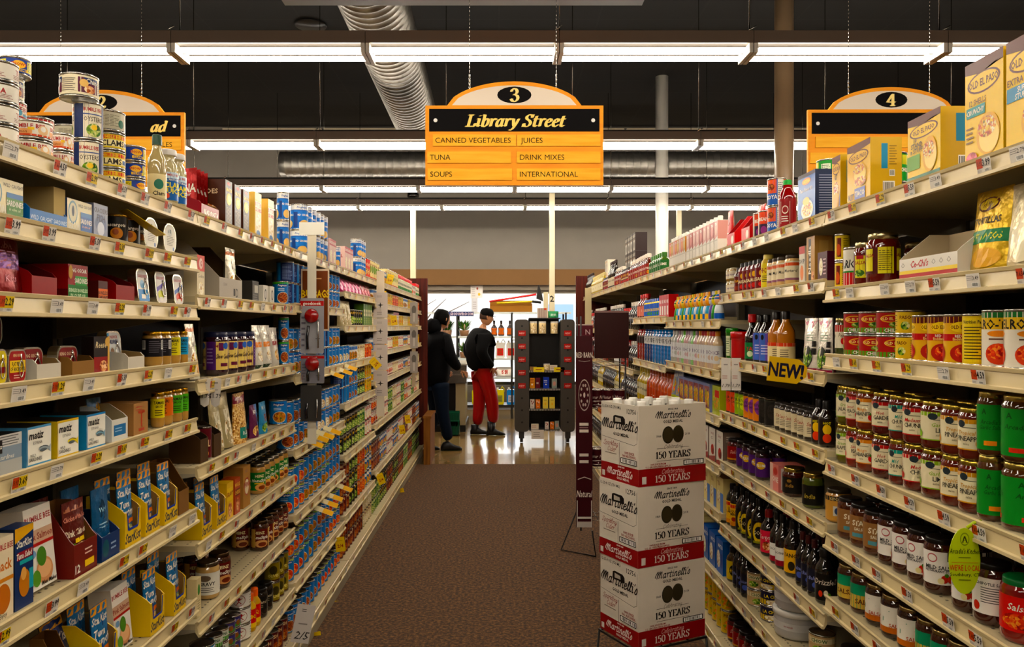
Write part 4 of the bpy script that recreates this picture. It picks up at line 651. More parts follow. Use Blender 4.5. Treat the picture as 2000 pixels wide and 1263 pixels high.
jar('red_sauce','dark red sauce jar with black lid',.038,.11,'#4c1010/g','#1a1210','#8c1420',[T('Salsa',0,.6,.25,'#d8b0a0','i'),R(-1,0,1,.12,'#c8902c')],z=(.15,.7),sh=.82)
jar('plum_sauce','purple gold sauce jar with black lid',.03,.12,'#2c0f18/g','#1a1210','#4c2464',[E(0,.6,.6,.2,'#c8a02c'),('p',[(-1,0),(1,0),(.4,.4)],'#c83464'),T('PLUM',0,.6,.14,W_)],z=(.1,.74),sh=.84)
box('pink_box','pink carton with white side panel',.09,.1,.1,'#c87c74',[R(-1,.0,-.3,1,'#d0b0a4'),T('ONE',.3,.45,.2,'#e8dcd0'),E(.3,.75,.5,.15,'#a83c38')],[R(-.8,.1,.8,.9,'#c8c0b8'),R(-.6,.3,-.2,.7,'#3c84a4')],kind='food_carton')
jar('sauce_gold','short dark jar with gold lid and black label',.042,.095,'#3c0f08/g','#b8a468/m','#14100d',[T('India',0,.5,.22,'#a8844c','i'),E(0,.78,.2,.1,'#8c6c3c')],z=(.12,.68),sh=.8)
jar('olive_gold','olive jar with gold lid and black label',.036,.12,'#4c5424/g','#b8a468/m','#14120d',[T('India',0,.45,.22,'#a8944c','i')],z=(.1,.66),sh=.82)
jar('tan_dress','tan jar with picture label',.04,.105,'#a8804c/g','#2c2418','#b88c50',[R(-1,.82,1,1,'#1c1a18'),T('KITCHEN',0,.9,.1,'#d8c89c'),R(-.3,.2,.3,.6,'#c8c4b8'),E(0,.4,.2,.14,'#3c4c6c')],z=(.08,.8),kind='glass_jar')
bottle('liquid','liquid aminos bottle with yellow label',.035,.19,'#120d0b/g','#1a1512','#d8ac24',[R(-1,.8,1,.95,'#b8341c'),T('LIQUID',0,.66,.12,K_),T('AMINOS',0,.52,.12,K_),R(-1,.0,1,.18,'#c8862c'),E(0,.3,.4,.1,'#8c2c1c')],z=(.08,.6),nr=.4,sh=.66)
bottle('kikko','soy sauce bottle with round yellow label',.035,.2,'#0f0b0a/g','#14110e','#14100e',[E(0,.5,.75,.45,'#d8bc3c'),E(0,.5,.5,.27,'#14100e'),T('SOY',0,.5,.16,'#e8dcb0'),R(-.7,.05,.7,.14,'#8c8c3c')],z=(.08,.56),nr=.38,sh=.62)
bottle('teri','teriyaki bottle with pink red label',.033,.18,'#160f0d/g','#7c1414','#c83c4c',[T('Teriyaki',0,.7,.18,W_,'i'),E(0,.3,.5,.2,'@meat')],z=(.08,.56),nr=.4,sh=.6)
bottle('coconut','dark bottle with white coconut label',.03,.2,'#160f0d/g','#14110e','#d8d4cc',[T('COCONUT',0,.7,.12,K_),R(-1,0,1,.3,'#8c2430')],z=(.06,.4),nr=.36,sh=.55)
bottle('tangy','dark bottle with yellow palm label',.034,.2,'#160f0d/g','#14110e','#d8a82c',[T('TANGY',0,.75,.16,K_),E(0,.3,.35,.2,'#2c2414')],z=(.08,.5),nr=.36,sh=.6)
bottle('balsam','slim dark vinegar bottle',.029,.2,'#120d0d/g','#3c1414','#1c1c28',[T('Balsamic',0,.6,.16,'#8c94c8','i'),E(0,.3,.5,.14,'#4c5ca0')],z=(.1,.5),nr=.35,sh=.58)
bottle('marin','black marinade bottle with vegetable label',.033,.18,'#120e0d/g','#14110e','#14110e',[T('Drizzle',0,.7,.2,'#e0d4c4','i'),E(-.3,.25,.2,.12,'#c8482c'),E(.2,.28,.2,.12,'#d8d0b8'),E(.5,.2,.15,.1,'#5c8c2c')],z=(.08,.56),nr=.5,sh=.62)
can('chow','beige stacked chow mein can',.043,.07,'#b89c74',[R(-1,.6,1,.9,'#d8cca8'),T('CHOW',0,.75,.2,'#3c5c2c'),E(0,.3,.5,.2,'@green')],kind='bean_can')
can('lachoy','navy yellow noodle can',.045,.06,'#1c1c34',[R(-1,.0,1,.4,'#c8a83c'),T('LA CHOY',0,.68,.25,'#e0c838'),E(0,.22,.6,.18,'@cream')],kind='bean_can')
jar('tub','wide clear plastic tub with white lid',.085,.105,'#a8a4a0/g','#d4d0c8/b','#b8b4b0',[T('NOODLES',0,.5,.2,'#8c3430')],z=(.35,.6),sh=.92,neck=1.0,lh=.02,kind='plastic_tub')
box('white_pasta','white cocoa box with red fruit',.11,.08,.16,'#d8d2c8',[T('Sweet',0,.85,.1,'#8c2c34','i'),('lines',-.4,.65,.4,.75,2,'#7c7468'),E(.1,.35,.5,.16,'#b83c34'),E(.3,.3,.3,.1,'#6c2420'),('p',[(-1,0),(1,0),(1,.2),(-1,.1)],'#8c1c1c')],[R(-1,0,1,1,'#7c6c60'),('lines',-.6,.7,.6,.9,3,'#c8bcb0')],topk='#2c2824',kind='food_carton')
box('blue_bag','blue drink mix carton',.11,.07,.16,'#2c5ca0',[E(-.3,.4,.5,.26,'@cream'),T('MATZO',.3,.8,.1,W_),R(.3,.2,.8,.6,'#1c3c80')],kind='food_carton')
box('yel_tea','cream and blue tea carton',.11,.07,.16,'#d8c890',[R(.1,0,1,.55,'#4c74b4'),T('TEA',-.3,.8,.12,'#8c5c1c'),E(-.4,.4,.4,.2,'@cream')],kind='food_carton')
bottle('yel_syr','yellow gold sauce can bottle',.033,.16,'#3c2c14/g','#1c1812','#c8b02c',[E(0,.5,.6,.3,'#1c1c14'),T('HOT',0,.5,.2,Y_)],z=(.08,.6),nr=.5,sh=.65)
# ================================================================ SHELVING AND PLACEMENT
XL, XR, BAY0, BL = .955, 1.03, 1.30, 1.19
NB = 7
SH = {('L',0): [1.91,1.765,1.615,1.44,1.264,.983,.70,.42,.14], ('L',1): [1.91,1.65,1.38,1.11,.865,.62,.345,.12],
      ('L',2): [1.91,1.66,1.325,.98,.675,.36,.12], ('L',3): [1.91,1.77,1.56,1.325,1.075,.76,.385,.12],
      ('R',0): [1.91,1.67,1.465,1.135,.905,.71,.45,.14], ('R',1): [1.91,1.70,1.407,1.163,.934,.645,.39,.12],
      ('R',2): [1.91,1.585,1.345,1.13,.90,.685,.39,.12], ('R',3): [1.91,1.615,1.31,1.01,.70,.40,.12]}
for b in (4, 5, 6):
    SH['L', b] = [1.91,1.74,1.56,1.36,1.13,.80,.45,.12]; SH['R', b] = [1.91,1.53,1.22,.95,.65,.38,.12]
CREAM, SHADE_DARK = '#cbbb97', '#14100c'
_sm = {}
def shelf_mesh(depth, near):
    k = (depth, near)
    if k in _sm: return _sm[k]
    h = BL/2 - .003
    m = MB().box(-h,0,-.022,h,depth,-.004,'#bfb294')
    for x in (-h, h-.004):
        m.prism([(0,-.03),(depth,-.11),(depth,-.022),(0,-.022)],'x',x,x+.004,'#a79f8c')
    if near:
        for j in range(2):
            for i in range(46): m.box(-h+.02+i*.0252, .03+j*.05, -.0041, -h+.027+i*.0252, .036+j*.05, -.0036, '#4b453b')
    r = MB().prism([(0,0),(-.006,.003),(-.012,.001),(-.010,-.006),(-.006,-.008),(-.010,-.035),(-.017,-.037),(-.017,-.044),(-.010,-.046),(0,-.03)],'x',-h,h,CREAM)
    _sm[k] = (m.mesh('shelf'), r.mesh('price_rail')); return _sm[k]
bm_ = MB().box(-BL/2+.002,.47,.0,BL/2-.002,.5,1.885,SHADE_DARK).mesh('back_panel')  # beige pegboard drawn near-black: the shade between shelves is in its colour
um_ = MB().box(-.012,.43,.0,.012,.469,1.88,'#5d574b').mesh('upright')
kick_ = MB().box(-BL/2+.002,-.026,0,BL/2-.002,-.012,.07,'#a39a86').mesh('kick_plate')
SIDE = {'L': (-XL, PI/2), 'R': (XR, -PI/2)}
ORD = ['near', 'second', 'third', 'fourth', 'fifth', 'sixth', 'last']
BAYROOT = {}
for sd in 'LR':
    X, rz = SIDE[sd]
    for b in range(NB):
        root = link('shelving_unit', None, loc=(X, BAY0 + BL*(b+.5), 0), rz=rz)
        tag(root, f"{['left','right'][sd=='R']} aisle shelving unit, {ORD[b]} bay, cream shelves with price rails", 'shelving', 'shelving units along the aisle')
        BAYROOT[sd, b] = root
        link('back_panel', bm_, root); link('kick_plate', kick_, root)
        for x in (-BL/2+.016, BL/2-.016): link('upright', um_, root, (x,0,0))
        for i, z in enumerate(SH[sd, b]):
            last = i == len(SH[sd, b])-1
            sm, rm = shelf_mesh(.465 if not last else .49, b < 2)
            s = link('shelf', sm, root, (0, -.025 if last else 0, z)); link('price_rail', rm, s)
REC = []; OCC = {}
def put(key, sd, b, si, Y, dy=.012, lvl=0, row=0, rot=0, z=0, lean=0, sc=None, one=None, wx=None, kind=None, tilt=0):
    p = P[key]; X, rz = SIDE[sd]
    d = p.size[1]*(sc[1] if sc else 1)
    yy = dy + d/2 + row*(d+.004) 
    x = X + (-yy if sd == 'L' else yy)
    zz = SH[sd, b][si] - .0033 + z + (d/2*abs(math.sin(lean)) + .001 if lean else 0)
    one = (b >= 3) if one is None else one
    loc = (x, Y, zz); r = (lean, tilt, rz + rot)
    if one: o = link(p.kind, p.one(), None, loc, rot=r, sc=sc)
    else:
        o = link(p.kind, p.me[0][1], None, loc, rot=r, sc=sc)
        for n, me in p.me[1:]: link(n, me, o)
    o['category'] = p.cat
    if lvl == 0: OCC.setdefault((sd,b,si), []).append((Y-p.size[0]*(sc[0] if sc else 1)/2, Y+p.size[0]*(sc[0] if sc else 1)/2, yy-d/2, yy+d/2))
    REC.append(dict(o=o, p=p, sd=sd, b=b, si=si, Y=Y, lvl=lvl, row=row))
    return o
def PX(px, key, sd='L', dy=.012):
    """depth along the aisle at which an item set back DY shows at image column px"""
    return F*((XL if sd == 'L' else XR) + dy + P[key].size[1]/2)/abs(px-VX)
def isround(p): return p.cat in ('can','jar','bottle')
def clearance(sd, b, si): return 9 if si == 0 else SH[sd, b][si-1] - SH[sd, b][si] - .052
def fit(h, st, c):
    """stack height and vertical scale that fit under the shelf above"""
    while st > 1 and st*h*.88 > c: st -= 1
    return st, (1 if st*h <= c else max(.6, c/(st*h)))
def cols(sd, p, x0, x1, n=None, lo=0, hi=99):
    X = (XL if sd == 'L' else XR) + .012 + (p.size[1]/2 if isround(p) else 0)
    a, c = sorted((F*X/abs(x0-VX), F*X/abs(x1-VX)))
    a, c = max(a, lo), min(c, hi)
    L = max(c - a, .02)
    n = n or max(1, int(L / p.size[0] + .35))
    if n > 1: n = min(n, max(1, int(L/p.size[0]/.78)))
    s = min(1.0, max(.6, L/n/p.size[0]*.985))
    return [a + L*(i+.5)/n for i in range(n)], s
def run(sd, b, si, items):
    for it in items:
        keys, x0, x1 = it[:3]; opt = it[3] if len(it) > 3 else {}
        if isinstance(keys, str): keys = [keys]
        st, rows, n = opt.get('st', 1), opt.get('rows', 1), opt.get('n')
        lo = BAY0 + BL*b + .005; hi = lo + BL - .01
        Ys, s = cols(sd, P[keys[0]], x0, x1, n, lo, hi)
        for i, Y in enumerate(Ys):
            key = keys[i % len(keys)]; p = P[key]
            if Y < 1.33: continue
            w = p.size[0]*s/2
            if Y-w < lo: Y = lo+w
            if Y+w > hi: Y = hi-w
            d0 = opt.get('dy', .012); d1 = d0 + rows*(p.size[1]*s+.004)
            for _ in range(4):
                for (a_, b_, c_, e_) in OCC.get((sd,b,si), []):
                    if a_ < Y+w-.0005 and b_ > Y-w+.0005 and c_ < d1 and e_ > d0:
                        Y = b_ + w + .001 if Y >= (a_+b_)/2 else a_ - w - .001
            if Y+w > hi+.004 or Y-w < lo-.004: continue
            st2, hz = fit(p.size[2]*opt.get('hs', 1), st, clearance(sd, b, si) - opt.get('z', 0))
            hz *= opt.get('hs', 1); lean = opt.get('lean', 0)
            sc = (s, s, hz) if (s != 1 or hz != 1) else None
            for r in range(rows):
                for l in range(st2):
                    put(key, sd, b, si, Y, opt.get('dy', .012)*(1 if not lean else 1.6), l, r, rot=(random.uniform(-.35,.35) if isround(p) else 0), z=l*(p.size[2]*hz+.0006)+opt.get('z', 0), lean=lean, sc=sc)
def traypack(sd, b, si, tk, pk, x0, x1, n=None, cnt=2, lean=-.06, z=.006):
    t = P[tk]; q = P[pk]; lo = BAY0 + BL*b + .004; Ys, s = cols(sd, t, x0, x1, n, lo, lo+BL-.008)
    for Y in Ys:
        if Y < 1.33: continue
        put(tk, sd, b, si, Y, .004, sc=(s,1,1) if s != 1 else None)
        k = min(1, (t.size[0]*s-.011)/q.size[0])
        for i in range(cnt):
            put(pk, sd, b, si, Y, .013+i*(q.size[1]+.004), 0, i, z=z, lean=-.04, sc=(k,1,1) if k < 1 else None)
def fill(sd, b, si, keys, st=1, rows=1, jit=.3):
    """a whole bay-wide shelf shared out evenly between kinds"""
    lo = BAY0 + BL*b + .01; L = BL - .02; seg = L/len(keys)
    for j, key in enumerate(keys):
        if not key: continue
        k, s2 = (key if isinstance(key, tuple) else (key, st))
        p = P[k]; n = max(1, int(seg/p.size[0]+.02)); g = seg/n
        s = min(1, g/p.size[0]*.985); s2, hz = fit(p.size[2], s2, clearance(sd, b, si))
        for i in range(n):
            for r in range(rows):
                for l in range(s2):
                    put(k, sd, b, si, lo + seg*j + g*(i+.5), .012, l, r, rot=random.uniform(-jit, jit) if isround(p) else 0, z=l*(p.size[2]*hz+.0006), sc=(s,s,hz) if (s < 1 or hz < 1) else None)
# ================================================================ LEFT SIDE
Yc = lambda px, X=.975: F*X/abs(px-VX)
run('L',0,0,[('white_stripe',-30,18,{'st':4,'n':2}),('bee_salmon',22,100,{'st':2,'n':1}),('bee_salmon',104,124,{'st':2,'n':1,'dy':.02}),
  ('oyster',146,196,{'st':2,'n':1}),('clam_y',200,233,{'st':3,'n':1}),('clam_b',236,279,{'st':3,'n':1}),('clam_sauce',297,316,{'n':1}),('clam_juice',318,372,{'n':2})])

# second row, rising above the first
for px, dy, ks in ((22,.1,['bee_white']*2+['clam_b','clam_y']),(84,.1,['bee_white']*4+['chinook','clam_b']),(136,.12,['bee_white','bee_white','bee_white','bee_white']),(205,.1,['clam_y']*3+['grey_can']),(263,.1,['grey_can']*5)):
    z = 0
    for l, k in enumerate(ks):
        put(k,'L',0,0,PX(px,ks[0],'L',dy),dy,l,1,rot=random.uniform(-.3,.3),z=z); z += P[k].size[2]+.0006
put('chinook','L',0,0,PX(162,'oyster'),.012,2,0,z=.1865)
put('grey_can','L',0,0,PX(216,'clam_y'),.012,3,0,z=.14)
run('L',1,0,[('maroon_tray',384,436,{'n':2}),('gratin',438,489,{'n':3}),('tan_box',491,541,{'n':2}),('crumb_can',543,577,{'n':4,'st':2})])
for i, px in enumerate((384, 391, 398, 405)): put('red_salmon','L',1,0,PX(px,'red_salmon','L',.06),.075,0,1,z=.004,rot=1.2,lean=0,sc=(1.05,.7,1.15))
run('L',2,0,[('crumb_can',580,628,{'st':2}),('pink_carton',632,648),('crumb_can',650,671,{'st':1})])
run('L',3,0,[('pink_carton',674,690),('crumb_can',692,704,{'st':2}),('red_tall',706,714),('yellow_tall',716,731)])
fill('L',4,0,['yellow_tall','v_blue','yellow_tall'],1); fill('L',5,0,['yellow_tall','red_lid','red_lid'],1); fill('L',6,0,['red_lid','v_red','red_lid'],1)
run('L',0,1,[('season_g',-30,49,{'n':1}),('tan_div',105,128,{'n':1}),('season_b',131,180,{'n':1}),('greyblue',183,211,{'n':1}),('escargot',213,262,{'n':2}),('oval_tin',266,354,{'n':2})])
put('blue_tray','L',0,1,Yc(84),.006); put('brown_bag','L',0,1,Yc(84),.03,0,1,z=.004,lean=-.2)
run('L',0,2,[('red_tray',62,112,{'n':1}),('king',117,186,{'n':1}),('orange_small',189,214,{'n':1}),('red_tray',217,272,{'n':1}),('tin_blue',274,305,{'n':1,'lean':-.1}),('tin_green',308,340,{'n':1,'lean':-.1}),('tin_red',343,374,{'n':1,'lean':-.1})])
put('maroon_pouch','L',0,2,Yc(28),.02,z=.001,lean=-.08); put('red_back','L',0,2,Yc(92),.13,0,1); put('anchovy_d','L',0,2,Yc(252),.13,0,1)
run('L',0,3,[('anchovy_y',-14,14,{'n':1}),('anchovy_r',17,54,{'n':1}),('anchovy_d',60,104,{'n':1,'dy':.03}),('anchovy_d',128,172,{'n':1,'dy':.03}),('reese',176,221,{'n':1}),('tin_royal',226,282,{'n':1,'dy':.03,'lean':-.08}),('black_jar',287,322,{'n':2}),('gold_y',324,344,{'n':1}),('gold_b',346,361,{'n':1})])
put('white_tray','L',0,3,Yc(82),.004); put('kraft_tray','L',0,3,Yc(150),.004,sc=(.8,1,1)); put('white_tray','L',0,3,Yc(255),.004,sc=(1.05,1,1))
put('red_back','L',0,3,Yc(110),.14,0,1,sc=(1.1,1,.9)); put('anchovy_d','L',0,3,Yc(128),.15,1,1,z=.07)
run('L',0,4,[('grey_box',-40,49,{'n':1}),('matiz_g',51,102,{'n':1}),('matiz_y',105,160,{'n':1}),('matiz_b',163,212,{'n':1}),('white_tag_tray',214,254,{'n':1}),('kraft_box',257,293,{'n':1}),('gold_y',296,308,{'n':1}),('gold_o',311,327,{'n':1}),('gold_g',331,346,{'n':1}),('gold_g',349,362,{'n':1})])
put('blue_small','L',0,4,Yc(236),.03,0,1,z=.004,lean=-.1)
run('L',0,5,[('snack_gold',-16,27,{'n':1}),('tuna_salad',29,66,{'n':1})])
put('meal_maker','L',0,5,Yc(96),.03,z=.001,lean=-.1); traypack('L',0,5,'salmon_tray','pink_salmon',138,184,1,2,-.1)
put('meal_tray','L',0,5,Yc(104),.006,sc=(.9,1.2,.8)) if 0 else None
traypack('L',0,5,'blue_navy_tray','blue_planet',187,233,1,2,-.08)
for x0, x1, k in ((236,272,'star_a'),(275,311,'star_b'),(314,344,'star_b')): traypack('L',0,5,'star_tray',k,x0,x1,1,2,-.1)
run('L',0,5,[('brown_tray',347,372,{'n':1})])
traypack('L',0,6,'star_tray','star_navy',60,120,1,2,-.12); run('L',0,6,[('brown_tray',123,150,{'n':1})]); put('star_navy','L',0,6,Yc(168),.05,z=.02,lean=-.3)
traypack('L',0,6,'star_tray','star_c',186,226,1,2,-.2); put('meal_maker','L',0,6,Yc(252),.03,z=.001,lean=-.1,sc=(.9,1,.95))
traypack('L',0,6,'star_tray','star_c',282,322,1,2,-.15); traypack('L',0,6,'star_tray','star_a',326,366,1,2,-.12)
fill('L',0,7,['blue_can','blue_can','green_dip'],3); fill('L',0,8,['soup_a'],2)
run('L',1,1,[('carton_deli',385,400,{'n':2,'hs':.9}),('hash_box',512,538,{'n':2}),('soup_f',541,576,{'n':3,'st':1}),])
put('greige_tray','L',1,1,Yc(430,1.0),.005); put('black_carton','L',1,1,Yc(414),.25,0,1); put('noodle_bag','L',1,1,Yc(462),.02,z=.004); put('noodle_bag','L',1,1,Yc(446),.09,0,1,z=.004)
run('L',1,1,[('black_carton',488,510,{'n':1})]); put('lime_bag','L',1,1,Yc(500),.11,0,1,lean=-.1)
run('L',1,2,[('noodle_bag',386,402,{'n':1,'hs':.95,'lean':-.1}),('slow_jar',411,485,{'n':4}),('chips_bag',488,526,{'n':2}),('ups_bag',529,548,{'n':1}),('soup_f',551,577,{'n':3,'st':2})])
run('L',1,3,[('red_can',385,391,{'n':1}),('mocha_tray',395,425,{'n':2,'hs':.9}),('clear_bag',428,465,{'n':2,'lean':-.1}),('nut_bag',468,497,{'n':2}),('nut_bag2',499,512,{'n':1}),('nut_bag3',514,532,{'n':2}),('soup_b',536,576,{'n':5,'st':1})])
put('foil_bag','L',1,3,Yc(404),.03,0,1,z=.005); put('foil_bag','L',1,3,Yc(417),.03,0,1,z=.005)
for x0, x1 in ((386,413),(416,440)): traypack('L',1,4,'star_tray','star_k',x0,x1,1,2,-.08)
run('L',1,4,[('stuffing_y',443,456,{'n':1}),('stuffing_o',458,470,{'n':1}),('china',473,491,{'n':1}),('gravy_g',494,575,{'n':8,'rows':2})])
run('L',1,5,[('cream_box',384,393,{'n':1}),('gravy_w',396,415,{'n':2}),('gravy_r',417,438,{'n':2,'rows':2}),('gravy_r',446,482,{'n':3,'dy':.16,'rows':2}),('gravy_r',500,562,{'n':6,'rows':2})])
run('L',1,6,[('blue_can',384,405,{'n':2,'st':3}),('green_dip',408,432,{'n':3,'st':3}),('green_dip2',434,456,{'n':2,'st':3}),('devil',458,478,{'n':2,'st':3}),('mustard',481,499,{'n':3}),('black_gravy',501,523,{'n':3}),('olive',526,553,{'n':4,'st':2}),('soup_d',556,576,{'n':2})])
fill('L',1,7,['olive','v_green','v_beans'],2)
fill('L',2,1,['soup_n','soup_b','soup_d','soup_a'],2); fill('L',2,2,['soup_b','soup_a','soup_n','soup_b'],2,1); fill('L',2,3,['soup_a','soup_b','soup_c','soup_b'],3 if 0 else 2); fill('L',2,4,['soup_e','soup_b','soup_d','soup_a'],2)
fill('L',2,5,['soup_e','soup_d','soup_a','soup_e'],2); fill('L',2,6,['soup_a','soup_e'],2)
fill('L',3,1,['magenta_bag','magenta_bag','rice_bag'],1); fill('L',3,2,['clear_bag','v_black','broth_g'],1); fill('L',3,3,['soup_c','v_wht','v_corn','v_org'],1)
fill('L',3,4,['soup_n','soup_a','v_black','v_yel'],2); fill('L',3,5,['v_black','v_black','v_green','v_camp'],2); fill('L',3,6,['v_beans','v_black','v_org','v_blue'],3); fill('L',3,7,['v_beans','v_beans','v_corn'],2)
FL = {1:['v_yel','v_wht','v_org'],2:['v_yel','v_corn','broth_r'],3:['v_camp','v_blue','v_yel'],4:[('v_red',2),('v_blue',2),('v_corn',2)],5:[('v_red',2),('v_corn',2),('v_camp',2),('v_green',2)],6:[('v_camp',2),('v_beans',2),('v_blue',2)],7:[('v_beans',2),('v_green',2),('v_black',2)]}
for b in (4,5,6):
    for si, ks in FL.items():
        kk = ks[b % len(ks):] + ks[:b % len(ks)]
        fill('L',b,si,kk,1)
# ================================================================ RIGHT SIDE
YR = lambda px, X=1.05: F*X/abs(px-VX)
run('R',0,0,[('oep_super',1963,2060,{'n':1,'hs':1.18}),('oep_crunchy',1884,1960,{'n':1,'hs':1.18}),('oep_stand',1768,1842,{'n':1}),('oep_kit',1654,1700,{'n':1,'hs':1.04}),('oep_dinner',1614,1640,{'n':1,'hs':1.0})])
put('oep_dinner','R',0,0,YR(1764),.115,0,1,sc=(.9,1,1.22)); put('oep_crunchy','R',0,0,YR(1848),.125,0,1,sc=(.75,.8,1.02)); put('oep_kit','R',0,0,YR(1725),.11,0,1,sc=(.7,.9,.95))
run('R',1,0,[('ortega',1548,1604,{'n':1}),('sriracha',1529,1547,{'n':1}),('goya',1508,1528,{'n':2,'st':2}),('goya2',1484,1505,{'n':2}),('pour_pouch',1405,1424,{'n':1})])
for px in (1463, 1434): put('red_dtray','R',1,0,YR(px),.004)
for px in (1466, 1437): put('pour_pouch','R',1,0,YR(px),.03,0,1,z=.006,lean=-.15)
for px, dy, l in ((1572,.13,3),(1622,.1,2),(1536,.1,2)):
    for i in range(l): put('green_can','R',1,0,min(PX(px,'green_can','R',dy),3.6) if px<1610 else 2.55,dy,i,1,z=.1*i,rot=random.uniform(-.5,.5))
sh = ['rose','peach','peach','peach','goldc','goldc','orangec','peach','plum','goldc','plum']
run('R',2,0,[(['peach','rose','peach'],1340,1402,{'n':9}),(['goldc','orangec','peach'],1304,1338,{'n':9})])
run('R',3,0,[('greenjuice',1275,1300,{'n':6}),('syrup',1237,1272,{'n':10})]); put('redcap','R',3,0,YR(1283),.09,0,1); put('redcap','R',3,0,YR(1292),.09,0,1)
# white caps standing on the drink cartons are screwed to them
fill('R',4,0,['syrup','hot_red','syrup'],1); fill('R',5,0,['dark_tall','hot_red','yel_oil'],1); fill('R',6,0,['yel_oil','dark_tall'],1)
for Y in (7.33,7.48,7.63,7.78):
    for l in range(3): put('hersheys','R',5,0,Y,.1,l,1,z=l*.1705,sc=(1,1,1.0))
for Y in (8.95,9.07):
    for l in range(2): put('tea_box','R',6,0,Y,.09,l,1,z=l*.2005)
run('R',0,1,[('enchi_y',1622,1652,{'n':1,'st':2}),('casa',1655,1682,{'n':1,'st':1,'hs':1.45}),('salsa_y',1684,1703,{'n':1,'hs':.9}),('salsa_big',1706,1744,{'n':1,'hs':.95}),])
for px in (1732,1762,1792): put('salsa_y','R',0,1,PX(px+8,'salsa_y','R',.15),.15,0,1)
put('gchi_tray','R',0,1,YR(1822),.004); put('oep_bag','R',0,1,YR(1905),.02,0,0,lean=-.08,sc=(.8,1,.92)); put('tort_clear','R',0,1,YR(1985),.02,0,0,lean=-.05,sc=(.8,1,.95))
put('tortilla_chip','R',0,1,YR(1806),.07,0,1,z=.006,lean=-.12,sc=(.9,1,.75),tilt=.12)
run('R',1,1,[('maroon_box',1594,1618,{'n':1}),('tan_noodle',1574,1592,{'n':1}),('soup_carton',1560,1572,{'n':1}),('tan_mus',1541,1558,{'n':2}),('tan_mus',1509,1538,{'n':3}),('yellow_hot',1495,1507,{'n':1}),('hot_red',1451,1493,{'n':5}),('hot_sauce',1440,1450,{'n':2}),('mini_jar',1414,1438,{'n':5,'st':2})])
run('R',0,2,[('peppers',1625,1660,{'n':2}),('hatch_s',1662,1724,{'n':2,'st':3,'rows':1}),('hatch_s',1727,1760,{'n':1,'st':2}),('corn_s',1762,1798,{'n':2,'st':2}),('enchi',1801,1898,{'n':3}),('nutri_y',1902,1936,{'n':1}),('rotel',1939,2030,{'n':3})])
for px in (1720,1768,1822,1880,1945): put('rotel','R',0,2,PX(px,'rotel','R',.13),.13,0,1,z=0.0,sc=(.9,.9,.98))
run('R',1,2,[('white_pouch',1558,1612,{'n':2,'hs':.95}),('amber',1508,1545,{'n':2}),('soy_black',1480,1505,{'n':2}),('soy_red',1461,1478,{'n':1}),('red_pot',1438,1458,{'n':1}),('green_pot2',1416,1435,{'n':1})])
run('R',0,3,[('sal_jal',1636,1669,{'n':1,'st':2,'rows':2}),('sal_peach',1671,1687,{'n':1,'st':2,'rows':2}),('sal_haban',1689,1712,{'n':1,'st':2,'rows':2}),('sal_ghost',1714,1752,{'n':1,'st':2,'rows':2}),('sal_mild',1755,1778,{'n':1,'st':2,'rows':2}),('sal_med',1780,1812,{'n':1,'st':2,'rows':2}),('sal_lime',1814,1853,{'n':1,'st':2,'rows':2}),('sal_pine',1856,1928,{'n':2,'st':2,'rows':2}),('arcadia',1931,1966,{'n':1,'st':2,'rows':1}),('arcadia2',1970,2030,{'n':1,'st':2,'rows':1})])
run('R',0,4,[('star_salsa',1640,1728,{'n':3,'rows':2}),('white_salsa',1732,1858,{'n':4,'rows':2}),('white_salsa',1880,1915,{'n':1}),('white_salsa2',1918,1965,{'n':1,'rows':2}),('green_lid',1970,2030,{'n':1,'rows':2})])
run('R',0,5,[('verde2',1648,1700,{'n':2,'rows':2}),('verde',1702,1800,{'n':3,'rows':2}),('verde2',1804,1900,{'n':3,'rows':2}),('green_lid',1910,2020,{'n':2})])
fill('R',0,6,['green_lid','verde','star_salsa'],1); fill('R',0,7,['white_salsa'],1)
run('R',1,3,[('sim_o',1420,1446,{'n':3,'hs':.95}),('sim_g',1447,1463,{'n':2,'hs':.95}),('sim_p',1464,1493,{'n':3,'hs':.95}),('sim_k',1494,1518,{'n':2,'hs':.95}),('sauce_dk',1521,1592,{'n':6,'rows':2}),('sauce_y',1594,1622,{'n':3})])
run('R',1,4,[('red_sauce',1420,1443,{'n':2}),('plum_sauce',1446,1497,{'n':4,'rows':2}),('pink_box',1500,1524,{'n':1}),('sauce_gold',1530,1570,{'n':1,'hs':1.1}),('olive_gold',1573,1604,{'n':1})]) 
put('tan_dress','R',1,4,YR(1618)+.0,.012); 
run('R',1,5,[('liquid',1420,1446,{'n':3,'rows':2}),('kikko',1448,1490,{'n':4,'rows':2}),('teri',1493,1511,{'n':1,'rows':2}),('coconut',1514,1536,{'n':2,'rows':2}),('tangy',1539,1562,{'n':1,'rows':2}),('balsam',1565,1600,{'n':3,'rows':2,'hs':.95}),('marin',1603,1622,{'n':1,'rows':1})])
run('R',1,6,[('yel_syr',1425,1438,{'n':1}),('balsam',1440,1464,{'n':3,'rows':2}),('chow',1468,1492,{'n':1,'st':2,'rows':2}),('lachoy',1495,1520,{'n':1,'st':3,'rows':2}),('tub',1528,1590,{'n':1,'st':1}),('chow',1594,1618,{'n':1,'st':2})])
fill('R',1,7,['star_salsa','red_sauce'],1)
put('tub','R',1,6,PX(1559,'tub','R'),.012,1,0,z=.106)
run('R',2,1,[(['fig_d','fig_b','fig_c'],1392,1409,{'n':5}),(['fig_a','fig_d','fig_a','fig_b'],1324,1390,{'n':16})])
run('R',2,2,[(['w_org','w_red','w_red'],1370,1408,{'n':7}),(['w_pink','w_green','w_clear','w_pink'],1330,1368,{'n':9}),(['w_clear'],1304,1328,{'n':7})])
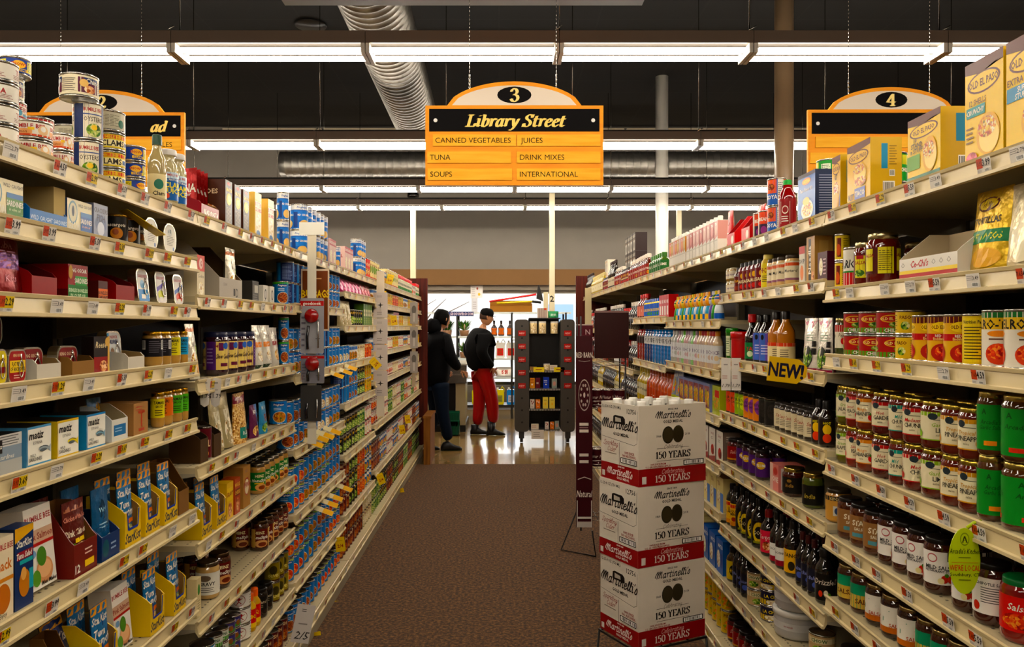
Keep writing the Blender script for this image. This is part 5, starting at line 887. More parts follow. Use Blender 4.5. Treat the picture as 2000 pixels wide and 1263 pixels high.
run('R',2,3,[('juicelime',1388,1409,{'n':2}),('juicepack',1326,1386,{'n':7,'hs':1.0}),('kool',1304,1324,{'n':4})])
fill('R',2,4,['white_pasta','white_pasta','v_green'],1); fill('R',2,5,['yel_tea','blue_bag'],1); fill('R',2,6,['blue_bag','yel_tea','yel_syr'],1); fill('R',2,7,['v_yel','yel_syr','v_black'],2)
fill('R',3,1,['punch_red','punch_y','punch_y','redcap'],1); fill('R',3,2,['power_b','power_b','power_n','power_r'],1); fill('R',3,3,['soda_org','soda_org','water_lem'],1); fill('R',3,4,['soda_org','soda_dk'],1); fill('R',3,5,['blue_bag','kool'],1); fill('R',3,6,['yel_tea'],1)
for b in (4,5,6):
    fill('R',b,1,['soda_dk','redcap','soda_dk'],1); fill('R',b,2,['soda_dk','power_r','w_clear'],1); fill('R',b,3,['soda_dk','soda_dk','water_lem'],1); fill('R',b,4,['soda_dk','soda_org'],1); fill('R',b,5,['soda_dk'],1); fill('R',b,6,['yel_tea'],1)
# ================================================================ ROOM
def nodes_mat(name, fn):
    m = bpy.data.materials.new(name); m.use_nodes = True; fn(m.node_tree, m.node_tree.nodes['Principled BSDF']); return m
def carpet(nt, b):
    tc = nt.nodes.new('ShaderNodeTexCoord'); n1 = nt.nodes.new('ShaderNodeTexNoise'); n1.inputs['Scale'].default_value = 55; n1.inputs['Detail'].default_value = 5
    n1.inputs['Roughness'].default_value = .75
    cr = nt.nodes.new('ShaderNodeValToRGB'); e = cr.color_ramp.elements
    e[0].position = .36; e[0].color = lin('#22150a'); e[1].position = .66; e[1].color = lin('#83603c'); x = e.new(.5); x.color = lin('#4c3319')
    nt.links.new(tc.outputs['Object'], n1.inputs['Vector']); nt.links.new(n1.outputs['Fac'], cr.inputs[0]); nt.links.new(cr.outputs[0], b.inputs['Base Color'])
    bp = nt.nodes.new('ShaderNodeBump'); bp.inputs['Strength'].default_value = .5; bp.inputs['Distance'].default_value = .004
    nt.links.new(n1.outputs['Fac'], bp.inputs['Height']); nt.links.new(bp.outputs[0], b.inputs['Normal']); b.inputs['Roughness'].default_value = .95
def tilefl(nt, b):
    tc = nt.nodes.new('ShaderNodeTexCoord'); br = nt.nodes.new('ShaderNodeTexBrick'); br.offset = 0
    for i, c in (('Color1', '#8c7350'), ('Color2', '#87704c'), ('Mortar', '#736245')): br.inputs[i].default_value = lin(c)
    br.inputs['Scale'].default_value = 1; br.inputs['Mortar Size'].default_value = .003; br.inputs['Brick Width'].default_value = .305; br.inputs['Row Height'].default_value = .305
    nt.links.new(tc.outputs['Object'], br.inputs['Vector']); nt.links.new(br.outputs['Color'], b.inputs['Base Color'])
    b.inputs['Roughness'].default_value = .16; b.inputs['Coat Weight'].default_value = .3
def ceilm(nt, b):
    tc = nt.nodes.new('ShaderNodeTexCoord'); br = nt.nodes.new('ShaderNodeTexBrick'); br.offset = 0
    for i, c in (('Color1', '#0b0a09'), ('Color2', '#090808'), ('Mortar', '#191716')): br.inputs[i].default_value = lin(c)
    br.inputs['Scale'].default_value = 1; br.inputs['Mortar Size'].default_value = .012; br.inputs['Brick Width'].default_value = 1.22; br.inputs['Row Height'].default_value = .61
    nt.links.new(tc.outputs['Object'], br.inputs['Vector']); nt.links.new(br.outputs['Color'], b.inputs['Base Color']); b.inputs['Roughness'].default_value = .9
def wallm(col):
    def f(nt, b):
        tc = nt.nodes.new('ShaderNodeTexCoord'); n1 = nt.nodes.new('ShaderNodeTexNoise'); n1.inputs['Scale'].default_value = 3
        mx = nt.nodes.new('ShaderNodeMixRGB'); mx.blend_type = 'MULTIPLY'; mx.inputs[0].default_value = .12; mx.inputs[1].default_value = lin(col)
        nt.links.new(tc.outputs['Object'], n1.inputs['Vector']); nt.links.new(n1.outputs['Fac'], mx.inputs[2]); nt.links.new(mx.outputs[0], b.inputs['Base Color']); b.inputs['Roughness'].default_value = .8
    return f
def woodm(c1, c2, ax='X'):
    def f(nt, b):
        tc = nt.nodes.new('ShaderNodeTexCoord'); mp = nt.nodes.new('ShaderNodeMapping'); mp.inputs['Scale'].default_value = (1.2, 1.2, 12) if ax == 'X' else (14, 14, .8)
        n1 = nt.nodes.new('ShaderNodeTexNoise'); n1.inputs['Scale'].default_value = 3; n1.inputs['Detail'].default_value = 6
        cr = nt.nodes.new('ShaderNodeValToRGB'); e = cr.color_ramp.elements; e[0].position = .35; e[0].color = lin(c1); e[1].position = .65; e[1].color = lin(c2)
        nt.links.new(tc.outputs['Object'], mp.inputs[0]); nt.links.new(mp.outputs[0], n1.inputs['Vector']); nt.links.new(n1.outputs['Fac'], cr.inputs[0]); nt.links.new(cr.outputs[0], b.inputs['Base Color']); b.inputs['Roughness'].default_value = .5; b.inputs['Specular IOR Level'].default_value = .15
    return f
def metalduct(nt, b):
    tc = nt.nodes.new('ShaderNodeTexCoord'); n1 = nt.nodes.new('ShaderNodeTexNoise'); n1.inputs['Scale'].default_value = 9
    cr = nt.nodes.new('ShaderNodeValToRGB'); e = cr.color_ramp.elements; e[0].color = lin('#6d6a66'); e[1].color = lin('#a3a09a')
    nt.links.new(tc.outputs['Object'], n1.inputs['Vector']); nt.links.new(n1.outputs['Fac'], cr.inputs[0]); nt.links.new(cr.outputs[0], b.inputs['Base Color']); b.inputs['Metallic'].default_value = .9; b.inputs['Roughness'].default_value = .38
def glassm(nt, b):
    tr = nt.nodes.new('ShaderNodeBsdfTransparent'); gl = nt.nodes.new('ShaderNodeBsdfGlossy'); gl.inputs['Roughness'].default_value = .02
    mx = nt.nodes.new('ShaderNodeMixShader'); mx.inputs[0].default_value = .06
    nt.links.new(tr.outputs[0], mx.inputs[1]); nt.links.new(gl.outputs[0], mx.inputs[2]); nt.links.new(mx.outputs[0], nt.nodes['Material Output'].inputs[0])
M_CARPET, M_TILE, M_CEIL = nodes_mat('brown_carpet', carpet), nodes_mat('cream_floor_tile', tilefl), nodes_mat('dark_ceiling_tile', ceilm)
M_WALL, M_BAND, M_SIDE = nodes_mat('grey_wall', wallm('#7a756e')), nodes_mat('tan_bulkhead', wallm('#6e5232')), nodes_mat('side_wall', wallm('#6e6860'))
M_WOOD, M_WOODR = nodes_mat('oak_wood', woodm('#6b4426', '#8d6238', 'Z')), nodes_mat('red_brown_wood', woodm('#3c1712', '#5a261c', 'Z'))
M_DUCT, M_GLASS = nodes_mat('galvanised_duct', metalduct), nodes_mat('window_glass', glassm)
M_PLY = nodes_mat('honey_plywood', woodm('#dc9434', '#e4a244', 'X')); M_PLQ = nodes_mat('light_plaque', woodm('#e2aa4c', '#ecba60', 'X'))
def struct(name, m): return tag(link(name, m.mesh(name)), kind='structure')
HZ, YW = 5.33, 15.0
struct('floor', MB().box(-9,-9,-.1,9,8.97,0,M_CARPET)); struct('floor_tile', MB().box(-9,8.97,-.1,9,YW,-.002,M_TILE))
struct('ceiling', MB().box(-9,-9,HZ,9,YW+.2,HZ+.1,M_CEIL))
struct('wall_left', MB().box(-9.1,-9,0,-9,YW,HZ,M_SIDE)); struct('wall_right', MB().box(9,-9,0,9.1,YW,HZ,M_SIDE)); struct('wall_back', MB().box(-9,-9.1,0,9,-9,HZ,M_SIDE))
struct('wall_front', MB().box(-9,YW,2.3,9,YW+.2,HZ,M_WALL).box(-9,YW,0,9,YW+.2,.45,M_SIDE).box(-9,YW,.45,-3.2,YW+.2,2.3,M_SIDE).box(4.2,YW,.45,9,YW+.2,2.3,M_SIDE))
struct('trim_1', MB().box(-9,YW-.25,2.33,9,YW-.001,2.62,M_BAND)); struct('trim_2', MB().box(-9,YW-.08,2.24,9,YW-.001,2.33,'#8f8578').box(-9,YW-.1,4.95,9,YW-.001,5.0,'#b0a898'))
w = struct('window_1', MB().box(-3.2,YW+.06,.45,4.2,YW+.14,.51,'#5c5850/m').box(-3.2,YW+.06,2.18,4.2,YW+.14,2.3,'#8f8578').box(-3.2,YW+.06,.51,-3.12,YW+.14,2.18,'#8f8578').box(4.12,YW+.06,.51,4.2,YW+.14,2.18,'#8f8578').box(1.86,YW+.06,.51,1.92,YW+.14,2.18,'#8f8578').box(-1.72,YW+.06,.51,-1.66,YW+.14,2.18,'#8f8578'))
link('pane', MB().box(-3.12,YW+.095,.51,4.12,YW+.103,2.18,M_GLASS).mesh('pane'), w)
for i in range(6):
    struct('trim_%d' % (i+3), MB().box(-5.2+i*1.9,YW-.09,5.02,-3.35+i*1.9,YW-.02,5.28,'#c8bda8'))
# outside
gnd = struct('ground_outside', MB().box(-30,YW+.2,-.12,30,70,-.02,'#d8dadd/p'))
def building(x, y, w, d, h, c, label):
    m = MB().box(x,y,-.02,x+w,y+d,h,c); 
    o = link('building', m.mesh('building')); tag(o, label, 'building', kind=None)
    for i in range(int(w/2.2)):
        for j in range(int(h/2.8)):
            x0 = x+.7+i*2.2; z0 = .9+j*2.8
            link('window', MB().box(x0,y-.05,z0,x0+1.1,y-.001,z0+1.5,'#8ba0b8/b').mesh('window'), o)
building(-14,34,13,8,7,'#c9c6c0','pale building across the street, seen through the left of the shop window'); building(1,30,9,8,6,'#d2d0ca','white building beyond the shop window, behind the grey display rack')
for x, y in ((-2.4,24),(-3.3,26)):
    rnd = random.Random(int(x*10)); m = MB(); m.tube([(x,y,0),(x+.05,y,1.5),(x,y,3)],[.12,.1,.07],'#6c625a/p')
    for i in range(16):
        a = rnd.uniform(0,6.28); z = rnd.uniform(1.2,3); m.tube([(x,y,z),(x+math.cos(a)*.7,y+.3*math.sin(a),z+.5),(x+math.cos(a)*1.5,y+.5*math.sin(a),z+.9)],[.03,.02,.008],'#6c625a/p',5)
    tag(link('bare_tree', m.mesh('bare_tree')), 'bare winter tree outside the shop window, ' + ('nearer the glass' if y == 24 else 'further back'), 'tree')
# ceiling lights
TUBE_S = 13.5
tm = bpy.data.materials.new('lit_tube'); tm.use_nodes = True; b_ = tm.node_tree.nodes['Principled BSDF']; b_.inputs['Emission Color'].default_value = (1, .89, .73, 1); b_.inputs['Emission Strength'].default_value = TUBE_S; b_.inputs['Base Color'].default_value = (.9,.9,.9,1)
U = 1.335
fx_h = MB(); fx_h.box(-U/2+.002,-.13,.05,U/2-.002,.13,.052,'#34312e'); fx_h.box(-U/2+.002,-.131,.05,U/2-.002,-.128,.135,'#5c4f45'); fx_h.box(-U/2+.002,.128,.05,U/2-.002,.131,.135,'#5c4f45'); fx_h.box(-U/2+.002,-.128,.133,U/2-.002,.128,.135,'#3c342e')
fx_h.prism([(-.05,.05),(.05,.05),(.015,.018),(-.015,.018)],'x',-U/2+.03,U/2-.03,'#23211f'); fx_h.box(-U/2+.003,-.13,-.015,-U/2+.03,.13,.05,'#b8b2a8'); fx_h.box(U/2-.03,-.13,-.015,U/2-.003,.13,.05,'#b8b2a8')
fx_h = fx_h.mesh('housing')
def tubem(y):
    pr = MB(); pts = [(-U/2+.035,y,.012),(U/2-.035,y,.012)]; pr.tube(pts, .019, tm, 8); return pr.mesh('tube')
tb1, tb2 = tubem(-.085), tubem(.085)
hang = MB().tube([(-U/2+.01,0,.135),(-U/2+.01,0,HZ-3.46)],.004,'#8c8780/m',5).tube([(-U/2-.03,-.12,.14),(-U/2+.02,-.12,.17)],.006,'#d8d4cc/m',5).mesh('hanger')
ROWS = [(5.58,-1), (8.39,0), (11.07,1), (12.8,2), (2.77,3), (-.04,4), (-2.85,5)]
RN = {-1:'nearest lit row above the aisle signs',0:'second lit row behind the hanging sign',1:'third lit row',2:'fourth lit row by the front wall',3:'row overhead',4:'row overhead behind',5:'rear row',6:'rearmost row'}
for yr, k in ROWS:
    for i in range(-5, 6):
        if k >= 3 and abs(i) > 4: continue
        x = .414 - U/2 + i*U + (.35 if k == 0 else -.2 if k == 1 else 0)
        o = link('fluorescent_light', None, loc=(x, yr, 3.45)); ordn = ['first','second','third','fourth','fifth','sixth','seventh','eighth','ninth','tenth','eleventh'][i+5]
        tag(o, f'long fluorescent twin tube light, {ordn} from left in {RN[k]}', 'ceiling light', f'fluorescent lights in the {RN[k]}')
        link('housing', fx_h, o); link('tube', tb1, o); link('tube', tb2, o)
        if abs(x - U/2 + 1.0) > .42: link('hanger', hang, o)
    if k < 3:
        tag(link('light_rail', MB().box(-7.2,yr+.03,3.592,7.2,yr+.06,3.64,'#1c1916').mesh('light_rail')), f'long dark support rail above the {RN[k]}', 'rail')
# ducts
def duct(name, a, b, r, label):
    a, b = Vector(a), Vector(b); L = (b-a).length; m = MB(); pr = [(0,0)]; z = 0
    while z < L-.01:
        pr += [(r,z),(r,z+.085),(r+.007,z+.093),(r+.007,z+.1),(r,z+.108)]; z += .11
    pr += [(r,L),(0,L)]
    m.lathe(pr, M_DUCT, 36); o = link(name, m.mesh(name)); o.location = a; o.rotation_mode = 'QUATERNION'; o.rotation_quaternion = (b-a).to_track_quat('Z','Y'); tag(o, label, 'duct'); return o
duct('air_duct', (-.97,2.2,4.22), (-1.08,10.5,4.22), .28, 'round silver spiral duct running along the black ceiling over the aisle')
o = duct('air_duct', (-3.35,12.2,4.05), (4.4,12.2,4.05), .19, 'long silver duct crossing the store in front of the grey wall')
tag(link('ceiling_speaker', MB().lathe([(0,0),(.19,0),(.2,.02),(.17,.03)], '#2c2927', 24).mesh('ceiling_speaker'), loc=(-2.35,9.9,HZ-.035)), 'round dark ceiling speaker left of the silver duct', 'speaker')
tag(link('unlit_light_rail', MB().box(-1.5,5.4,0,1.0,5.56,.06,'#8c8a86').mesh('unlit_light_rail'), loc=(0,0,3.80)), 'unlit metal light rail at top edge beside the silver duct', 'ceiling panel')  # unlit rail of the near light row, hung well below the ceiling
# columns and poles
def col(name, x, y, w, h, k, label, z0=0, cat='column', round_=True):
    m = MB().lathe([(0,z0),(w/2,z0),(w/2,h),(0,h)], k, 20) if round_ else MB().box(-w/2,-w/2,z0,w/2,w/2,h,k)
    return tag(link(name, m.mesh(name), loc=(x,y,0)), label, cat)
col('support_column', 2.62, 7.3, .17, HZ-.001, '#7c6a56', 'white support column right of the numbered aisle signs, near the green cans'); col('support_column', 2.46, 12.0, .19, HZ-.001, '#d8d4cc', 'thick white column further back above the drink cartons')
def pole(px, Y, w, z1, label, num=None):
    x = (px-VX)/F*Y; o = link('checkout_pole', MB().box(-w/2,-w/2,0,w/2,w/2,z1,'#cdc4aa').mesh('checkout_pole'), loc=(x,Y,0)); tag(o, label, 'pole')
    if num: m = MB(); m.art([T(num,0,.5,.9,K_,'b')], lambda u,v,l: (u*.04,-w/2-.002,1.92+v*.1), .08, .1); link('number', m.mesh('number'), o)
pole(1078,11.9,.08,3.55,'tall cream checkout pole marked with a black 2','2'); pole(807,13.1,.085,3.6,'tall cream checkout pole above the left shelves'); pole(1326,12.6,.07,3.4,'thin cream pole right of the thick white column'); pole(1066,12.6,.07,2.1,'short grey post behind the numbered pole')
tag(link('camera_dome', MB().lathe([(0,-.1),(.07,-.08),(.1,-.02),(.1,.04),(0,.05)],'#2a2724/b',16).mesh('camera_dome'), loc=((807-VX)/F*13.1,13.1,3.72)), 'dark round fitting at the top of the left checkout pole', 'fitting')
# ---------------------------------------------------------------- aisle signs
def aisle_sign(X, dz, num, street, plq, label, sx=0, Y=5.0):
    o = link('aisle_sign', None, loc=(X, Y, 2.44+dz)); tag(o, label, 'sign', 'hanging aisle signs')
    w, h = 1.119, .5; s = 1/310
    m = MB().box(-w/2,-.012,0,w/2,.012,h,M_PLY); arc = []
    R_ = .62
    for i in range(21):
        t = -1+2*i/20; x = t*.423; arc.append((x, h + .152*(1-t*t)**.62 if abs(t) < 1 else h))
    m.prism(arc, 'y', -.012, .012, M_PLY); link('board', m.mesh('board'), o)
    f = MB(); arc2 = [(x*.925, h+(z-h)*.82+.002) for x, z in arc]
    f.add([(x,-.0135,z) for x, z in arc2], [tuple(range(len(arc2)))[::-1]], '#d6c9ba'); 
    sf = lambda u,v,l: (u*w/2, -.0138-l*.0002, v*h)
    f.art([('e',0,(h+.066)/h,.108/(w/2),.053/h,'#100d0d/p'),('t',num,0,(h+.066)/h,.16,'#ecd69a/p','nh')], sf, w, h); link('arch_panel', f.mesh('arch_panel'), o)
    b = MB().box(-.535,-.0165,.5-.163,.535,-.0125,.5-.022,'#0e0c0d/p')
    sb = lambda u,v,l: (u*w/2, -.0168-l*.0002, v*h)
    b.art([('t',street,sx,.808,.15,'#f2d48c/p','nih'),('e',-.885,.812,.022,.024,'#dedad6'),('e',.885,.812,.022,.024,'#dedad6')], sb, w, h); link('street_panel', b.mesh('street_panel'), o)
    for x0, x1, y0, txt, k in plq:
        X0, X1, Z1 = (x0-1004.5)*s, (x1-1004.5)*s, (362-y0)*s; Z0 = Z1-.072
        p = MB().box(X0,-.022,Z0,X1,-.0125,Z1,M_PLQ)
        if txt:
            V, Fc, tw = text2d(txt, 'B'); hh = .033; xs = X0+(.016 if not k else k)
            p.add([(xs+(a+tw/2)*hh*1.0, -.0226, (Z0+Z1)/2+(c-.5)*hh) for a, c in V], Fc, '#1c0f08/p')
        link('plaque', p.mesh('plaque'), o)
    for x in (-.282, .265):
        c = MB(); z = h+.1
        while z < HZ-2.44-dz-.01:
            c.tube([(x,0,z),(x,0,z+.022)], .0045 if z < h+.2 else .0016, '#c8c4bc/m', 5); z += .026
        link('chain', c.mesh('chain'), o)
PLQ = [(846,1008,264,'CANNED VEGETABLES',0),(1010,1172,264,'JUICES',.022),(835,998,297,'TUNA',0),(1009,1172,297,'DRINK MIXES',.02),(836,1000,330,'SOUPS',0),(1009,1172,330,'INTERNATIONAL',.02)]
aisle_sign(.095, 0, '3', 'Library Street', PLQ, 'gold hanging aisle sign 3 reading Library Street, centre of the aisle')
aisle_sign(-2.69, .06, '2', 'ad', [(846,1008,264,'',0),(1010,1172,264,'LES',.40),(835,998,297,'',0),(1009,1172,297,'',.0),(836,1000,330,'',0),(1009,1172,330,'',0)], 'gold hanging aisle sign 2 behind the stacked fish cans', .68, 5.38)
aisle_sign(2.637, .07, '4', ' ', [(846,1008,264,'',0),(1010,1172,264,'',0),(835,998,297,'',0),(1009,1172,297,'',0)], 'gold hanging aisle sign 4 behind the yellow taco boxes', 0, 5.35)
# ---------------------------------------------------------------- end panels
def simple(name, mb, label, cat, loc=(0,0,0), rz=0, group=None): return tag(link(name, mb.mesh(name), loc=loc, rz=rz), label, cat, group)
simple('end_panel', MB().box(-1.9,9.655,0,-.873,9.70,2.14,M_WOODR), 'tall red brown wooden end panel closing the left shelves', 'panel')
simple('end_panel', MB().box(.935,9.655,0,1.9,9.70,2.17,M_WOODR), 'tall red brown wooden end panel closing the right shelves', 'panel')
simple('corner_guard', MB().box(-.85,8.93,0,-.775,9.55,.52,M_WOOD).box(-.86,8.92,.52,-.765,9.56,.545,M_WOOD), 'low oak guard post at the far foot of the left shelves', 'post')
# ---------------------------------------------------------------- cider cartons
def cider_box(i, openb=False):
    w, d, h = .33, .255, .311; m = MB(); WH = '#d6cdc0'
    if not openb: m.box(-w/2,-d/2,0,w/2,d/2,h-.001,WH)
    else:
        t = .004
        m.box(-w/2,-d/2,0,w/2,d/2,t,WH); m.box(-w/2,-d/2,t,w/2,-d/2+t,h,WH); m.box(-w/2,d/2-t,t,w/2,d/2,h,WH); m.box(-w/2,-d/2+t,t,-w/2+t,d/2-t,h,WH); m.box(w/2-t,-d/2+t,t,w/2,d/2-t,h,WH)
    RD = '#8c1224'; BK = '#1b1614'; G1, G2 = '#2b261a', '#383020'
    fr = [('r',-1,0,1,.215,RD),('t','Celebrating',0,.165,.055,'#d8b8b0','mi'),('t','150 YEARS',.0,.08,.085,'#e0d4cc','n'),('r',-.9,.03,-.78,.12,'#d8d0c8'),
      ('t','SINCE 1868',0,.945,.022,BK,'b'),('t',"Martinelli's",0,.875,.085,BK,'mbi'),('t','GOLD MEDAL',0,.79,.035,BK,'b'),
      ('e',-.15,.62,.17,.11,G1),('e',.15,.625,.17,.11,G2),('e',-.15,.62,.14,.09,'#3a3322'),('e',.15,.625,.14,.09,'#2e2818'),('t','1868',-.42,.61,.028,BK,'n'),('t','2018',.42,.62,.028,BK,'n'),
      ('t','Celebrating',0,.475,.045,'#5c5448','mi'),('r',-.48,.455,-.22,.459,BK),('r',.22,.455,.48,.459,BK),('t','150 YEARS',0,.375,.085,BK,'n'),('t','150 YEARS',.006,.375,.085,BK,'n'),('r',-.48,.3,.5,.304,BK),
      ('r',.3,.225,.92,.29,BK),('bar',.33,.235,.89,.28),('t','100% JUICE FROM',-.45,.265,.022,RD,'b'),('t','U.S. GROWN FRESH APPLES',-.45,.235,.022,RD,'b')]
    sd = [('r',-1,0,1,.215,RD),('t','SINCE 1868',.1,.19,.02,'#e0d4cc','b'),('t',"Martinelli's",0,.12,.085,'#e0d4cc','mbi'),('t','GOLD MEDAL',.2,.045,.03,'#e0d4cc','b'),('r',-.93,.03,-.78,.1,'#d8d0c8'),
      ('t','12-25.4 OZ (750 ML)',-.42,.945,.035,BK,'s'),('t','12756',.65,.915,.06,BK,'s'),
      ('l',[(-.96,.55),(.78,.5),(.93,.53),(.96,.93)],.004,BK),('t',"Martinelli's",0,.73,.12,BK,'mbi'),('t','GOLD MEDAL',.1,.605,.038,BK,'b'),
      ('p',[(-.32,.75),(-.3,.83),(-.2,.845),(.22,.84),(.32,.81),(.33,.74),(.2,.735)],'#17120f'),('p',[(-.2,.76),(-.2,.82),(.1,.81),(.12,.765)],'#b0a89c'),
      ('t','Sparkling',-.45,.475,.06,RD,'mi'),('t','Cider',-.4,.4,.06,RD,'mi'),('lines',-.75,.33,-.1,.36,1,'#8c8478'),('r',.02,.215,.035,.5,BK),
      ('t','100% JUICE',.55,.39,.03,RD,'b'),('t','NO ALCOHOL',.55,.35,.03,RD,'b'),('r',.1,.25,.93,.32,BK),('bar',.14,.26,.9,.31)]
    m.art(fr, s_front(w,d,h), w, h); m.art(sd, s_left(w,d,h), d, h); m.art(fr, lambda u,v,l: (-u*w/2,d/2+l*EP,v*h), w, h); m.art(sd, s_right(w,d,h), d, h)
    a = math.radians(27) + (0, .012, -.01)[i]; cx, cy = .622, 3.2285
    o = link('cider_carton', m.mesh('cider_carton'), loc=(cx+(0,-.004,.003)[i], cy, .312+i*.3115), rz=a)
    tag(o, ['bottom white and dark red sparkling cider carton on the wire stand','middle white and dark red sparkling cider carton of the stack','open topmost cider carton with white bottle caps showing'][i], 'carton', 'stacked sparkling cider cartons'); return o
for i in range(3): top = cider_box(i, i == 2)
bottle('cider','green cider bottle with white cap',.037,.318,'#24381c/g','#dcd8d0','#d8ccb0',[T('CIDER',0,.5,.3,R_)],z=(.15,.4),nr=.36,sh=.6,kind='cider_bottle',ch=.03,capr=1.35)
a = math.radians(27)
for i in range(4):
    for j in range(3):
        lx, ly = -.1185+i*.079, -.08+j*.08
        p = P['cider']; x = .625 + lx*math.cos(a) - ly*math.sin(a); y = 3.2285 + lx*math.sin(a) + ly*math.cos(a)
        o = link(p.kind, p.me[0][1], loc=(x, y, .312+.623+.005), rz=a)
        for n, me in p.me[1:]: link(n, me, o)
        tag(o, f"white capped cider bottle in open carton, {['nearest','second','third','farthest'][i]} column, {['front','middle','back'][j]} row", 'bottle', 'cider bottles in the open carton')
st = MB(); BKM = '#1a1614'
c45 = [Vector((lx*math.cos(a)-ly*math.sin(a)+.622, lx*math.sin(a)+ly*math.cos(a)+3.2285, 0)) for lx, ly in ((-.17,-.13),(.17,-.13),(.17,.13),(-.17,.13))]
st.tube([v+Vector((0,0,.304)) for v in c45], .005, BKM, 6, True)
for k in range(5):
    t = k/4; st.tube([c45[0].lerp(c45[1],t)+Vector((0,0,.304)), c45[3].lerp(c45[2],t)+Vector((0,0,.304))], .003, BKM, 5)
for k in range(4):
    v = c45[k]; n = c45[(k+1) % 4]; ctr = Vector((.622,3.2285,0)); vo = ctr + (v-ctr)*1.12; no = ctr + (n-ctr)*1.12
    st.tube([v+Vector((0,0,.3)), vo.lerp(no,.08)+Vector((0,0,.15)), vo+Vector((0,0,.006))], .005, BKM, 6)
    st.tube([vo+Vector((0,0,.006)), no+Vector((0,0,.006))], .004, BKM, 6)
simple('wire_stand', st, 'black wire stand under the sparkling cider cartons', 'stand')
# ---------------------------------------------------------------- maroon pet treat stand
MAR = '#3a0f16'
rs = link('display_stand', None, loc=(.68, 5.4, 0)); tag(rs, 'dark maroon wire display stand behind the cider cartons', 'display stand')
fr = MB()
for x, y in ((-.13,-.06),(.17,-.06),(-.13,.2),(.17,.2)): fr.tube([(x,y,.18),(x,y,1.62)], .006, BKM, 6)
fr.tube([(-.055-.0,-.06,.18),(-.03,-.06,.007),(-.25,.1,.007),(-.14,.06,.3)], .006, BKM, 6); fr.tube([(.17,-.06,.3),(.2,-.1,.007),(.2,.26,.007),(.17,.2,.3)], .006, BKM, 6)
link('wire_frame', fr.mesh('wire_frame'), rs)
bn = MB().box(-.165,-.085,.21,-.055,-.078,1.49,MAR)
sb = lambda u,v,l: (-.11+u*.055, -.0852-l*.0003, .21+v*1.28)
bn.art([('t','RED BARN',0,.9,.028,'#d8ccc0','n'),('l',[(-.7,.87),(0,.865),(.7,.87)],.002,'#b8a8a0'),('e',0,.69,.72,.083,'#b8a8a0'),('e',0,.69,.66,.077,MAR),('e',0,.69,.12,.014,'#c8b8b0')]+[('e',.44*math.cos(k*PI/5),.69+.053*math.sin(k*PI/5),.1,.008,'#b8a8a0') for k in range(10)]+
  [('r',-.6,.53,.5,.545,'#d8ccc0'),('r',-.6,.495,.5,.51,'#d8ccc0'),('lines',-.6,.512,.5,.53,1,'#8c7070'),('r',-.6,.37,.5,.385,'#d8ccc0'),('r',-.6,.335,.5,.35,'#d8ccc0'),('t','Natural',0,.175,.035,'#e0d4c8','mi'),('l',[(-.8,.25),(0,.262),(.8,.25)],.004,'#c8b8b0'),('r',-.92,.0,-.82,.14,'#c8c0b8'),('r',.82,.0,.92,.14,'#c8c0b8'),('r',-.82,.0,.82,.03,'#b8b0a8'),('r',-.82,.045,.82,.055,'#c8c0b8')], sb, .11, 1.28)
link('banner', bn.mesh('banner'), rs)
link('header_card', MB().box(-.04,-.075,1.34,.19,-.069,1.655,'#2a0609').box(-.04,-.076,1.645,.19,-.068,1.657,'#7c6460').mesh('header_card'), rs)
for z in (1.29, 1.0, .6, .25):
    q = MB()
    for k in range(9): q.tube([(-.125+k*.0365,-.06,z),(-.125+k*.0365,.2,z)], .002, BKM, 4)
    for dz in (.0, .025, .05): q.tube([(-.13,-.062,z+dz),(.17,-.062,z+dz)], .0025, '#b0a8a0/m', 5)
    link('wire_shelf', q.mesh('wire_shelf'), rs)
can('pet_can','maroon pet food can with white script',.037,.12,'#3c1016',[T('Natur',-.1,.6,.2,'#d8c8bc','i'),('lines',-.5,.25,.5,.35,1,'#8c7070'),E(.8,.2,.1,.05,'#c8b8b0')],kind='pet_food_can',metal='#a8a098/m')
for z in (1.004, .604):
    for k in range(4):
        for j in range(2):
            p = P['pet_can']; o = link(p.kind, p.me[0][1], loc=(.68-.09+k*.077, 5.4-.0+j*.085, z), rz=.3*k)
            for n, me in p.me[1:]: link(n, me, o)
            tag(o, f"maroon pet food can on {'upper' if z > .8 else 'lower'} wire shelf, {['first','second','third','fourth'][k]} from left, {['front','back'][j]} row", 'can', 'pet food cans on the maroon stand')
simple('sign_card', MB().box(.51,5.52,1.49,.63,5.55,1.62,'#4a1820').box(.51,5.515,1.62,.635,5.55,1.63,'#b8a8a0'), 'small maroon box standing behind the banner top', 'box') if 0 else None
